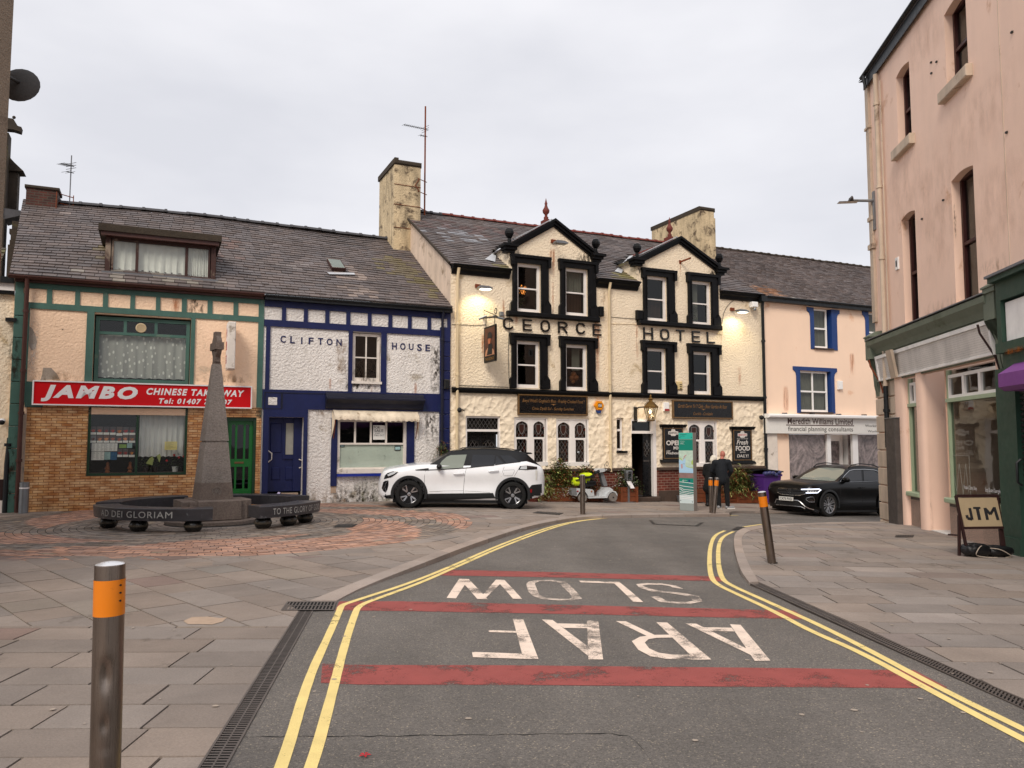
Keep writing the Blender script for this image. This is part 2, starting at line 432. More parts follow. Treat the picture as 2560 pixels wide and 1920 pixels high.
slabs(mb,zoneB,R(-46),.46,.55,.95,.017,SL,odd=((.04,RED),(.05,(.26,.22,.185))),jit=.004)
def sector_clip(zone):
 """zone minus the circle: fan of outer wedges"""
 out=[];n=64;big=60
 for i in range(n):
  a,b=2*math.pi*i/n,2*math.pi*(i+1)/n
  q=[(cx0+RC*math.cos(a),cy0+RC*math.sin(a)),(cx0+big*math.cos(a),cy0+big*math.sin(a)),(cx0+big*math.cos(b),cy0+big*math.sin(b)),(cx0+RC*math.cos(b),cy0+RC*math.sin(b))]
  c=clip(zone,q)
  if c:out.append(c)
 return out
tmp=MB()
slabs(tmp,zoneC,R(24.4),.46,.6,1.1,.018,SL2,odd=((.04,RED),))
keep=MB();keep.v=tmp.v
for f,c,m in zip(tmp.f,tmp.c,tmp.m):
 p=sum((tmp.v[i] for i in f),V(0,0,0))/len(f)
 if math.hypot(p.x-cx0,p.y-cy0)>RC+.12:keep.f.append(f);keep.c.append(c);keep.m.append(m)
b0=len(mb.v);mb.v+=keep.v
for f,c,m in zip(keep.f,keep.c,keep.m):mb.f.append([b0+i for i in f]);mb.c.append(c);mb.m.append(m)
mb.build('plaza_paving','slab',kind='structure',normals=False)
mb=MB();r=.95;k=0
inside=[(p[0],p[1]) for p in front_zone]
while r<RC+.35:
 w=.125 if r<RC-.25 else .36
 n=int(2*math.pi*r/(.24 if w<.2 else .62));off=random.random()
 for i in range(n):
  a,b=(i+off)/n*2*math.pi,(i+1+off)/n*2*math.pi-.012/r
  q=[(cx0+(r+.004)*math.cos(a),cy0+(r+.004)*math.sin(a)),(cx0+(r+w-.006)*math.cos(a),cy0+(r+w-.006)*math.sin(a)),(cx0+(r+w-.006)*math.cos(b),cy0+(r+w-.006)*math.sin(b)),(cx0+(r+.004)*math.cos(b),cy0+(r+.004)*math.sin(b))]
  mx_,my_=(q[0][0]+q[2][0])/2,(q[0][1]+q[2][1])/2
  if FA.loc((mx_,my_,0)).y>0:continue
  am=(math.degrees((a+b)/2))%360
  if w>.2:col=tone(SL2,.15)
  else:
   ph=((am+r*26)%60)
   pk=r>2.9 and (ph<38 or (255<am<330 and r>3.6))
   col=tone(PINK,.28,.08) if pk else tone(GREYB,.3,.06)
   if random.random()<.015:col=tone(TAN,.1)
   if r<1.9 and random.random()<.3:col=tone(SL,.2)
  mb.col=col;tz=random.uniform(0,.005)
  mb.face([V(x,y,gz(x,y)+tz-.003) for x,y in q[::-1]])
 r+=w
mb.build('brick_circle_paving','sett',kind='structure',normals=False)
KRiw=[xy(p) for p in KRi];cr0,cr1=G(2560,1748),G(1900,1456)
kr_lo=strip_pts([(1900,1456),(2029,1512.5),(2156,1568),(2353,1660),(2560,1748)])
pr=KRiw[::-1]+[xy(p) for p in kr_lo[1:]]+[xy(ext(kr_lo[-2],kr_lo[-1],9))]+[(30,-7),(30,17)]+[xy(KRi[-1]+FA.d*20)]
jm=MB();sheet(jm,pr,.8,gz,-.014);jm.build('paving_joints','joint',kind='structure',normals=False)
mb=MB();slabs(mb,pr,R(-2),.45,.5,.95,.018,(.285,.238,.206),odd=((.04,(.34,.285,.25)),(.06,(.26,.21,.185))),org=(4,10))
mb.build('pavement','slab',kind='structure',normals=False)
def resamp(pts,n):
 L=[0]
 for a,b in zip(pts[:-1],pts[1:]):L.append(L[-1]+(b-a).length)
 out=[]
 for i in range(n+1):
  d=L[-1]*i/n;k=max(0,min(len(pts)-2,sum(1 for q in L[1:-1] if q<=d)))
  out.append(pts[k].lerp(pts[k+1],(d-L[k])/max(1e-6,L[k+1]-L[k])))
 return out
def kerb(o,i,st,base):
 mb=MB();o=smooth_line(o,2);i=smooth_line(i,2)
 Ln=sum((b-a).length for a,b in zip(o[:-1],o[1:]));n=max(2,int(Ln/st));o=resamp(o,n*3);i=resamp(i,n*3)
 for k in range(n):
  mb.col=tone(base,.1,.03)
  for j in range(3):
   e=3*k+j;a,b,c,d=o[e].copy(),o[e+1].copy(),i[e+1].copy(),i[e].copy()
   if j==2:b=a.lerp(b,.97);c=d.lerp(c,.97)
   q=[]
   for p in (a,b,c,d):q.append(V(p.x,p.y,gz(p.x,p.y)+.008))
   low=[V(p.x,p.y,p.z-.16) for p in q];mb.add(q+low,[(0,1,2,3),(0,4,5,1),(1,5,6,2),(3,2,6,7),(0,3,7,4)])
 return mb
KS=(.38,.31,.265)
kerb(KLo,KLi,.9,KS).build('kerb','kerb_stone',kind='structure',normals=False)
kerb(KRo,KRi,.9,KS).build('kerb','kerb_stone',kind='structure',normals=False)
FKi=[p+V(-.05,.14,0) for p in FKo]
kerb([G(1822,1283),G(1829,1277.8)]+FKo[1:]+[FKe],[G(1812,1283),G(1815,1275.8)]+FKi[1:]+[FKe+V(-.05,.14,0)],.9,(.2,.17,.15)).build('kerb','kerb_stone',kind='structure',normals=False)
def channel(name,o0,o1,i0,i1,n,label):
 t=tag(bpy.data.objects.new(name,None),label,'drain');SC.collection.objects.link(t);t.location=(o0+i0)/2;BASE[t.name]=t.location.copy()
 fr=MB();gr=MB();bd=MB()
 def P(u,v,dz):
  a=o0.lerp(o1,u);b=i0.lerp(i1,u);p=a.lerp(b,v);return V(p.x,p.y,gz(p.x,p.y)+dz)
 m=24
 for k in range(m):
  u0,u1=k/m,(k+1)/m
  for (a,b) in ((0,.09),(.91,1)):fr.add([P(u0,a,.004),P(u1,a,.004),P(u1,b,.004),P(u0,b,.004),P(u0,a,-.04),P(u1,a,-.04),P(u1,b,-.04),P(u0,b,-.04)],[(0,1,2,3),(0,4,5,1),(3,2,6,7)])
  bd.face([P(u0,.05,-.02),P(u1,.05,-.02),P(u1,.95,-.02),P(u0,.95,-.02)])
 for k in range(n):
  u0,u1=(k+.0)/n,(k+.52)/n
  s_=.012 if k%2 else -.012
  gr.face([P(u0,.09,.001),P(u1,.09,.001),P(u1,.91,.001),P(u0,.91,.001)])
 for k in range(1,2):
  v=.09+.82*k/2
  for q in range(m):gr.face([P(q/m,v-.035,.0025),P((q+1)/m,v-.035,.0025),P((q+1)/m,v+.035,.0025),P(q/m,v+.035,.0025)])
 fr.build('channel_frame','drain_steel',t,normals=False);gr.build('slotted_cover','drain_steel',t,normals=False);bd.build('channel_bed','black_hole',t,normals=False)
o0=ext(dl1,dl0,3);i0=ext(chL1,chL0,3)
channel('drain_channel',o0,dl1,i0,chL1,190,'long slotted steel drain along the left edge of the road')
krd=[G(2560,1773),G(1875,1459)];kri_=[G(2560,1750),G(1898,1457)]
channel('drain_channel',ext(krd[1],krd[0],2),krd[1],ext(kri_[1],kri_[0],2),kri_[1],190,'slotted drain between the right pavement slabs and the double yellow line')
t=tag(bpy.data.objects.new('gully_grate',None),'cast iron gully grating where the left kerb meets the slotted drain','drain');SC.collection.objects.link(t)
q=[G(702,1527),G(834,1527),G(842,1505),G(718,1505)];t.location=(q[0]+q[2])/2;BASE[t.name]=t.location.copy()
def GP(u,v,dz):p=q[0].lerp(q[1],u).lerp(q[3].lerp(q[2],u),v);return V(p.x,p.y,gz(p.x,p.y)+dz)
fr,bd=MB(),MB()
for (a,b,c,d) in ((0,1,0,.08),(0,1,.92,1),(0,.04,.08,.92),(.96,1,.08,.92),(.04,.96,.47,.53)):fr.add([GP(a,c,.008),GP(b,c,.008),GP(b,d,.008),GP(a,d,.008)],[(0,1,2,3)])
gm=MB()
for k in range(13):
 u=.06+.9*k/13
 for (c,d) in ((.08,.47),(.53,.92)):gm.add([GP(u,c,.007),GP(u+.03,c,.007),GP(u+.03,d,.007),GP(u,d,.007)],[(0,1,2,3)])
bd.face([GP(0,0,-.006+.006),GP(1,0,0),GP(1,1,0),GP(0,1,0)])
fr.build('grate_frame','drain_steel',t,normals=False);gm.build('grate_bars','drain_steel',t,normals=False);bd.build('gully_pit','black_hole',t,normals=False)
def ribbon(pts,w,name,m,dz=.004,st=.12):
 P=dens(smooth_line([G(x,y,rdz) for x,y in pts],2),st);mb=MB();vs=[]
 for i,p in enumerate(P):
  t_=(P[min(i+1,len(P)-1)]-P[max(i-1,0)]).normalized();s_=V(t_.y,-t_.x,0)
  ww=w/2*(1+random.uniform(-.035,.035))
  for k in (-1,1):a=p+s_*ww*k;vs.append(V(a.x,a.y,rdz(a.x,a.y)+dz))
 mb.add(vs,[(2*i,2*i+2,2*i+3,2*i+1) for i in range(len(P)-1)]);mb.build(name,m,road,V(0,0,0),normals=False)
ribbon([(655,2020),(706,1920),(770,1700),(812,1610),(849,1528),(853,1514),(880,1505),(900,1498.5),(1025,1459),(1154,1404),(1263,1357),(1372,1318),(1445,1302),(1522,1295.5),(1700,1290),(1845,1288.6)],.066,'yellow_line','paint_yellow')
ribbon([(730,2020),(780,1920),(826,1750),(862,1610),(889,1530),(896,1518),(915,1507),(950,1495),(1049,1459),(1149,1413),(1262,1364),(1377,1321),(1447,1303),(1500,1297.5)],.066,'yellow_line','paint_yellow')
ribbon([(2760,1950),(2560,1851),(2357,1744),(2152,1631),(2029,1580),(1947,1535),(1840,1485),(1789,1460),(1777,1441),(1773,1404),(1776,1363),(1787,1338),(1812,1327)],.066,'yellow_line','paint_yellow')
ribbon([(2760,1922),(2560,1825),(2357,1726),(2152,1615),(2029,1554),(1920,1506),(1822,1462),(1803,1445),(1795,1404),(1796,1363),(1806,1342),(1834,1329)],.066,'yellow_line','paint_yellow')
ribbon([(1838,1321.5),(1870,1316),(1905,1311)],.07,'yellow_line','paint_yellow');ribbon([(1846,1325),(1874,1318.6),(1905,1314.5)],.07,'yellow_line','paint_yellow')
def flat(polys,name,m,dz,st=.6):
 mb=MB()
 for pg in polys:
  w=[xy(G(x,y,rdz)) for x,y in pg]
  sheet(mb,w,st,rdz,dz)
 return mb.build(name,m,road,V(0,0,0),normals=False)
flat([[(806,1660),(900,1663),(1300,1664),(1660,1668),(1990,1671),(2200,1675),(2285,1676),(2369,1720),(2290,1721),(1660,1716),(1300,1713),(900,1712),(802,1708)]],'red_band','paint_red',.0025)
flat([[(848,1504),(1000,1503.6),(1300,1510),(1825,1523),(1984,1527),(2025,1549),(1949,1547.5),(1500,1537),(1000,1528),(838,1526)]],'red_band','paint_red',.0025)
flat([[(1115,1425),(1139,1425),(1400,1431),(1775,1441),(1800,1442),(1822,1455),(1780,1453),(1400,1444),(1085,1438.5)]],'red_band','paint_red',.0025)
def stroke_letters(lst,name,m,sx,sy,ox,oy):
 mb=MB()
 for pg in lst:
  pp=[(ox+x/sx,oy+y/sy) for x,y in pg]
  w=[xy(G(x,y,rdz)) for x,y in pp]
  ar=sum(w[i-1][0]*w[i][1]-w[i][0]*w[i-1][1] for i in range(len(w)))
  if ar<0:w=w[::-1]
  sheet(mb,w,.5,rdz,.0045)
 mb.build(name,m,road,V(0,0,0),normals=False)
def arcs(cx,cy,rx,ry,a0,a1,w,n=10,wy=None):
 """outline of an arc stroke in picture units"""
 wy=wy or w;o=[(cx+rx*math.cos(R(a0+(a1-a0)*i/n)),cy+ry*math.sin(R(a0+(a1-a0)*i/n))) for i in range(n+1)]
 i_=[(cx+(rx-w)*math.cos(R(a0+(a1-a0)*i/n)),cy+(ry-wy)*math.sin(R(a0+(a1-a0)*i/n))) for i in range(n+1)]
 return [[o[k],o[k+1],i_[k+1],i_[k]] for k in range(n)]
S1=2212/700
W_=[[(215,88),(290,90),(190,243),(115,240)],[(215,88),(290,90),(440,250),(358,248)],[(505,95),(572,97),(425,240),(395,222)],[(505,95),(572,97),(712,248),(640,246)]]
L_=[[(1160,102),(1462,112),(1480,126),(1175,116)],[(1425,111),(1480,113),(1670,273),(1590,271)]]
stroke_letters(W_+L_,'road_letters','paint_white',S1,S1,1080,1420)
def seg(lst):
 return [[a,b,d,c] for (a,c),(b,d) in zip(lst[:-1],lst[1:])]
O_=seg([((745,130),(815,135)),((760,190),(835,185)),((800,225),(850,215)),((870,250),(900,238)),((1000,259),(1010,247)),((1120,258),(1080,247)),((1185,248),(1105,240)),((1165,215),(1090,205)),((1090,140),(1030,150)),((1050,108),(1005,118)),((940,97),(940,107)),((820,99),(850,109)),((762,110),(815,120)),((745,130),(815,135))])
S_=seg([((1985,168),(1900,158)),((1930,143),(1880,145)),((1820,124),(1815,136)),((1690,122),(1710,134)),((1612,130),(1660,142)),((1640,160),(1700,158)),((1730,187),(1790,180)),((1880,203),(1900,192)),((1985,218),(2010,204)),((2045,240),(2110,225)),((2060,262),(2140,268)),((2010,272),(2040,286)),((1930,270),(1910,283)),((1850,262),(1800,272)),((1790,226),(1725,228))])
stroke_letters(O_+S_,'road_letters','paint_white_worn',S1,S1,1080,1420)
S2=2212/800
F_=[[(338,50),(410,54),(515,328),(410,328)],[(170,128),(430,138),(432,149),(172,142)],[(55,283),(80,280),(410,292),(415,328),(62,316)]]
A1=[[(850,60),(928,64),(962,332),(860,331)],[(538,55),(612,58),(860,245),(856,305)],[(640,82),(850,86),(852,116),(690,113)]]
R_=[[(1328,73),(1405,76),(1710,332),(1600,334)],[(1050,66),(1118,67),(1335,170),(1270,172)]]+seg([((1425,160),(1450,180)),((1300,162),(1330,182)),((1215,175),(1275,192)),((1160,205),(1250,215)),((1205,265),(1280,255)),((1290,310),(1345,285)),((1400,328),(1440,298)),((1610,334),(1590,300))])
A2=[[(1838,88),(1912,92),(2118,340),(2010,342)],[(1532,82),(1605,84),(1965,262),(1990,305)],[(1640,108),(1850,112),(1870,138),(1690,134)]]
stroke_letters(F_+R_+A1[:1],'road_letters','paint_white',S2,S2,1160,1530)
stroke_letters(A1[1:]+A2,'road_letters','paint_white',S2,S2,1160,1530)
def cover(pts,name,label,cat,m,edge='iron_dark',dz=.006,f=gz,bars=0):
 w=[G(x,y,f) for x,y in pts];c=sum(w,V(0,0,0))/len(w)
 t=tag(bpy.data.objects.new(name,None),label,cat);SC.collection.objects.link(t);t.location=c;BASE[t.name]=c
 mb=MB();mb.face([p+V(0,0,dz) for p in w]);mb.build('frame',edge,t,normals=False)
 mb=MB();mb.face([c+(p-c)*.88+V(0,0,dz+.003) for p in w]);mb.build('lid',m,t,normals=False)
 if bars:
  mb=MB()
  for k in range(bars):
   u=(k+.5)/bars;a=w[0].lerp(w[1],u);b=w[3].lerp(w[2],u);a2=c+(a-c)*.82;b2=c+(b-c)*.82
   d=(w[1]-w[0]).normalized()*.012;mb.face([p+V(0,0,dz+.006) for p in (a2-d,a2+d,b2+d,b2-d)])
  mb.build('lid_ribs','iron_dark',t,normals=False)
cover([(1345,1279),(1410,1283),(1398,1288),(1330,1283)],'utility_cover','iron cover in the slabs behind the steel post without an orange band','manhole cover','iron',bars=7)
cover([(1622,1301),(1760,1307),(1745,1316),(1632,1311)],'utility_cover','large flat cover in the asphalt in front of the green map pillar','manhole cover','asphalt',f=rdz)
cover([(2240,1338),(2285,1338),(2283,1344),(2237,1344)],'utility_cover','small rusty drain cover in the pavement before the pink shop doorway','manhole cover','iron',bars=6)
cover([(845,1311),(895,1311),(880,1319),(832,1319)],'utility_cover','dark square cover in the brick circle right of the curved benches','manhole cover','iron_dark')
cover([(1842,1317),(1880,1319),(1868,1326),(1828,1325)],'utility_cover','black gully cover at the rounded right kerb between the yellow lines','manhole cover','iron_dark',f=rdz,bars=5)
mat('mortar_patch','b59d88',.9,.2,5,.7,25)
mb=MB();pc=[(458,1554),(480,1544),(520,1543),(556,1547),(568,1545),(556,1556),(530,1563),(500,1562),(470,1562)]
w=[G(x,y) for x,y in pc];c=sum(w,V(0,0,0))/len(w);mb.v=[p+V(0,0,.006) for p in w]+[c+V(0,0,.016)];mb.f=[(i,(i+1)%9,9) for i in range(9)];mb.m=[0]*9;mb.c=[None]*9
mb.build('paving_patch','mortar_patch',kind='structure',normals=False)
mat('gum','a89a8c',.8)
mb=MB();mr=MB()
for i in range(190):
 x=random.uniform(-5,8);y=random.uniform(3.6,15);rr=random.uniform(.008,.022)
 pg=[(x+rr*math.cos(k*1.05)*random.uniform(.7,1.2),y+rr*math.sin(k*1.05)*random.uniform(.7,1.2)) for k in range(6)]
 mb.face([V(a,b,(rdz(a,b) if clip(rp2,[(x-.01,y-.01),(x+.01,y-.01),(x+.01,y+.01),(x-.01,y+.01)]) else gz(a,b)+.004)+.0055) for a,b in pg])
tag(mb.build('chewing_gum','gum',kind='stuff',normals=False),'pale spots of old chewing gum trodden into road and slabs','gum')
mat('leaf_red','b8202a',.6)
mb=MB();c=G(912,1892,rdz)
for k in range(5):a=k*1.26;mb.face([c+V(.0,0,.008),c+V(.022*math.cos(a-.4),.022*math.sin(a-.4),.014),c+V(.034*math.cos(a),.034*math.sin(a),.01),c+V(.022*math.cos(a+.4),.022*math.sin(a+.4),.014)])
tag(mb.build('fallen_leaf','leaf_red',normals=False),'small bright red leaf lying on the asphalt in the foreground','leaf')
mb=MB();P=dens(smooth_line([G(x,y,rdz) for x,y in ((600,1842),(800,1842),(1000,1840),(1200,1838),(1420,1834),(1560,1834),(1600,1860),(1640,1925))],1),.05);vs=[]
for i,p in enumerate(P):
 wv=random.uniform(.001,.007);p=p+V(0,random.uniform(-.01,.01),0)
 vs+=[V(p.x,p.y-wv,rdz(p.x,p.y)+.0015),V(p.x,p.y+wv,rdz(p.x,p.y)+.0015)]
mb.add(vs,[(2*i,2*i+2,2*i+3,2*i+1) for i in range(len(P)-1)]);mb.build('road_crack','black_hole',road,V(0,0,0),normals=False)
# ==== BUILDING KIT
def paintmats():
 mat('peach_render','ffdcbc',.85,.08,1.6,.9,17,streak=.05,dirt='b9a58d',dirtamt=.03,bd=.035)
 mat('grey_render_patch','a79a8c',.9,.2,5,.8,40)
 mat('green_paint','466a60',.6,.2,2.5,.35,30,streak=.15,dirt='6b7c6d',dirtamt=.12)
 mat('green_gloss','0f6a26',.35,.12,3,.1,30)
 mat('green_dark','14381f',.4,.15,3,.1,30)
 mat('brown_gutter','4a2a23',.5,.2,3,.2,20)
 mat('brown_frame','3e221b',.6,.3,5,.3,30,dirt='8a7a6a',dirtamt=.1)
 mat('lead','6d6e72',.5,.25,3,.3,12)
 mat('lead_bright','b9bbbf',.5,.25,3,.5,12)
 mat('white_render','f2ece6',.9,.1,2,1.0,16,streak=.1,dirt='a59884',dirtamt=.1,bd=.07)
 mat('white_old_paint','e2d9cf',.7,.15,5,.3,40,dirt='8d7f6e',dirtamt=.14,ds=4)
 mat('blue_paint','0a184e',.55,.22,2.2,.3,26,streak=.15,dirt='1b3050',dirtamt=.1)
 mat('blue_dark','101329',.6,.25,2.2,.3,26)
 mat('blue_bright','1c2f8e',.35,.1,2,.1,20)
 mat('blue_trim','193a76',.5,.12,2,.2,26)
 mat('cream_render','fae8cc',.85,.08,1.4,1,16,streak=.05,dirt='c5ad86',dirtamt=.06,bd=.05)
 mat('cream_side','e0cab6',.85,.16,1.2,.6,20,streak=.22,dirt='97836e',dirtamt=.12)
 mat('chimney_render','d6c09b',.9,.22,1.8,1,16,streak=.5,dirt='574839',dirtamt=.3,ds=2.6,bd=.03)
 mat('cap_soot','3f362c',.95,.35,5,.9,20)
 mat('black_paint','0a0a0c',.5,.25,3,.25,24,dirt='222327',dirtamt=.06,spec=.2)
 mat('black_gloss','0c0c0e',.3,.15,3,.08,24,spec=.4)
 mat('white_paint','efe9e4',.45,.05,3,.1,30)
 mat('white_upvc','f1efec',.35,.04,3)
 mat('peach_smooth','fbdcc2',.8,.06,.8,.35,14,streak=.02,dirt='e0a77a',dirtamt=.0)
 mat('cream_pipe','e0cba6',.5,.1,3,.1,20)
 mat('black_pipe','14181b',.45,.2,3,.1,20)
 mat('curtain_net','e6e6e0',.9,.12,6)
 mat('curtain_dull','a09e94',.9,.15,6)
 mat('curtain_rust','5f4436',.9,.2,8)
 mat('whitewash','cdd6ca',.8,.2,1.6,.1,30,dirt='6a6f66',dirtamt=.05,ds=5)
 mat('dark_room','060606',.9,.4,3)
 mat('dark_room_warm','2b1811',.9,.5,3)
 mat('paper_white','e4e2dc',.7,.06,9)
 mat('paper_yellow','e8d98e',.7)
 mat('ink','1b1a1e',.7)
 mat('ink_blue','1c2150',.6,.15,4)
 mat('ink_red','c21f33',.5)
 mat('sign_red','d00814',.5,.05,2,.03,20,spec=.2)
 mat('sign_white','f0ecec',.35,.04)
 mat('gold_paint','6e5230',.45,.35,12,.1,20)
 mat('gold_letter','8f6638',.6,.35,20)
 mat('white_letter','dad4cd',.7,.25,20)
 mat('stone_cap','4b3c33',.85,.3,4,.5,30)
 mat('terracotta','6e3026',.7,.3,6,.4,30)
 mat('ridge_grey','4b4a4d',.75,.3,5,.4,25)
 mat('rust','7a3a1c',.8,.35,10,.4,40)
 mat('steel','9a948f',.28,.12,3,.12,6,metal=1)
 mat('galv','8b8f93',.45,.15,4,.1,20,metal=.8)
 mat('orange_band','d9780f',.35,.08,4,.05,30,dirt='6e4518',dirtamt=.02,ds=14)
 mat('leaf_green','5c6e35',.6,.3,10);mat('leaf_dark','34482a',.6,.3,10);mat('leaf_pale','a0a962',.6,.3,10)
 mat('leaf_russet','96603a',.6,.3,10);mat('stem','4a3826',.8);mat('petal_white','e9e6e0',.6);mat('petal_red','c4161f',.5)
 mat('planter_wood','7a4022',.6,.3,2.2,.4,12,streak=.3)
 mat('rubber','1a1919',.8,.2,8,.2,60);mat('plastic_black','16171a',.55,.15,6,.15,40)
 stain('stain_rust','b0632a',.40,.66,5,(2.6,2.6,.3),.85);stain('stain_soot','3a332b',.47,.6,7,(1.4,1.4,.7),.9)
 stain('stain_moss','5a5a26',.46,.62,6,(1,1,.8),.85);stain('stain_faint','a07a5e',.42,.7,3,(1.2,1.2,.5),.22);stain('stain_lime','d8cfc4',.44,.62,7,(1.2,1.2,.6),.8)
 stain('stain_damp','8a6d4c',.46,.66,4,(1.5,1.5,.6),.75)
 glassmat('glass',(.5,.52,.5),fmin=.0);glassmat('glass_clear',(.85,.87,.85),fmin=.0);glassmat('glass_dark',(.2,.21,.22),fmin=.0)
 matcol('slate',.62,.35,22,(1,1,1),.14,40,moss='6d5a34',amt=.78,spec=.45,blot=.3)
 matcol('slate_mossy',.7,.4,22,(1,1,1),.16,40,moss='3f3c1c',amt=.55,spec=.35)
 matcol('plain_paint',.6,.1,30,fine=.05,fs=30)
paintmats()
def tilemat():
 t=NT('split_tiles');m=t.map((1,1,1))
 sp=t.n('SeparateXYZ');t.l(m,sp.inputs[0]);cb=t.n('CombineXYZ');t.l(sp.outputs[0],cb.inputs[0]);t.l(sp.outputs[2],cb.inputs[1])
 b=t.n('TexBrick');b.offset=.5;t.l(cb.outputs[0],b.inputs['Vector'])
 for k,v in (('Scale',1),('Mortar Size',.006),('Brick Width',.215),('Row Height',.063),('Mortar Smooth',.1),('Bias',0)):b.inputs[k].default_value=v
 b.inputs['Color1'].default_value=(*lin('e2c193'),1);b.inputs['Color2'].default_value=(*lin('cf9a5c'),1);b.inputs['Mortar'].default_value=(*lin('7d4a22'),1)
 v=t.ramp(t.noise(1.1,3,.6,t.map((3.4,3.4,9))),.38,.66,lin('b98a58'),(1,1,1));cc=t.mix(.8,b.outputs[0],v,'MULTIPLY')
 t.bsdf(cc,.5,0,t.bump(b.outputs['Fac'],-.6,.01,t.bump(t.noise(30,4),.3,.008)),.5)
def brickmat(name,c1,c2,mo,w=.23,h=.085,ms=.008):
 t=NT(name);m=t.map((1,1,1))
 sp=t.n('SeparateXYZ');t.l(m,sp.inputs[0]);cb=t.n('CombineXYZ');ad=t.n('Math');t.l(sp.outputs[0],ad.inputs[0]);t.l(sp.outputs[1],ad.inputs[1])
 t.l(ad.outputs[0],cb.inputs[0]);t.l(sp.outputs[2],cb.inputs[1])
 b=t.n('TexBrick');b.offset=.5;t.l(cb.outputs[0],b.inputs['Vector'])
 for k,v in (('Scale',1),('Mortar Size',ms),('Brick Width',w),('Row Height',h),('Mortar Smooth',.1)):b.inputs[k].default_value=v
 b.inputs['Color1'].default_value=(*lin(c1),1);b.inputs['Color2'].default_value=(*lin(c2),1);b.inputs['Mortar'].default_value=(*lin(mo),1)
 cc=t.mix(1,b.outputs[0],t.ramp(t.noise(4,6),.3,.7,(.7,)*3,(1.15,)*3),'MULTIPLY')
 t.bsdf(cc,.75,0,t.bump(b.outputs['Fac'],-.5,.01,t.bump(t.noise(40,4),.3,.008)),.35)
tilemat();brickmat('brick_red','6f2f22','54231a','8d7667');brickmat('brick_chimney','55291f','35201a','4b4036',.22,.075,.012);brickmat('brick_grey','6f6460','5b524f','85796f',.23,.1,.006)
def stucco():
 t=NT('swirl_stucco');c=lin('fbeacf')
 v=t.n('TexVoronoi');v.feature='SMOOTH_F1';v.inputs['Scale'].default_value=7.5;v.inputs['Smoothness'].default_value=.35
 n=t.n('TexNoise');n.inputs['Scale'].default_value=3;t.l(t.tc.outputs['Object'],n.inputs['Vector'])
 m=t.n('MixRGB');m.inputs[0].default_value=.22;t.l(t.tc.outputs['Object'],m.inputs[1]);t.l(n.outputs['Color'],m.inputs[2]);t.l(m.outputs[0],v.inputs['Vector'])
 w=t.ramp(v.outputs['Distance'],.18,.75)
 cc=t.mix(1,c,t.ramp(t.noise(1.6,6),.3,.7,(.92,)*3,(1.02,)*3),'MULTIPLY')
 t.bsdf(cc,.7,0,t.bump(w,.8,.036,t.bump(t.noise(14,5,.6),.35,.03)),.35)
stucco()
def tilt_rect(fr,name):pass
def wall(mb,x0,x1,z0,z1,holes,y=0,rev=.16,sides=True):
 """a wall plane with real openings and reveals"""
 xs=sorted({x0,x1,*[h[0] for h in holes],*[h[1] for h in holes]});zs=sorted({z0,z1,*[h[2] for h in holes],*[h[3] for h in holes]})
 xs=[x for x in xs if x0-1e-6<=x<=x1+1e-6];zs=[z for z in zs if z0-1e-6<=z<=z1+1e-6]
 for a,b in zip(xs[:-1],xs[1:]):
  for c,d in zip(zs[:-1],zs[1:]):
   mx_,mz=(a+b)/2,(c+d)/2
   if any(h[0]<mx_<h[1] and h[2]<mz<h[3] for h in holes):continue
   mb.face([V(a,y,c),V(b,y,c),V(b,y,d),V(a,y,d)])
 for h in holes:
  a,b,c,d=h[:4];r=h[4] if len(h)>4 else rev
  for q in (((a,c),(b,c)),((b,c),(b,d)),((b,d),(a,d)),((a,d),(a,c))):
   if q[0][1]==q[1][1]==z1:continue
   (xa,za),(xb,zb)=q;mb.face([V(xa,y,za),V(xb,y,zb),V(xb,y+r,zb),V(xa,y+r,za)])
 return mb
def curtain_geo(mb,x0,x1,z0,z1,y,amp=.03,n=9,seed=1,pull=0):
 rd=random.Random(seed);N=n*6;rows=5;vs=[]
 ph=[rd.uniform(0,6) for _ in range(3)]
 for r_ in range(rows+1):
  z=z1+(z0-z1)*r_/rows
  for i in range(N+1):
   u=i/N;a=amp*(.4+.6*r_/rows)
   vs.append(V(x0+(x1-x0)*u,y+a*(math.sin(u*n*6.28+ph[0])+.5*math.sin(u*n*2.3*6.28+ph[1])+.4*math.sin(u*n*.6*6.28+ph[2])),z+(.01*math.sin(u*n*6.28) if r_==rows else 0)))
 mb.add(vs,[(r_*(N+1)+i,r_*(N+1)+i+1,(r_+1)*(N+1)+i+1,(r_+1)*(N+1)+i) for r_ in range(rows) for i in range(N)])
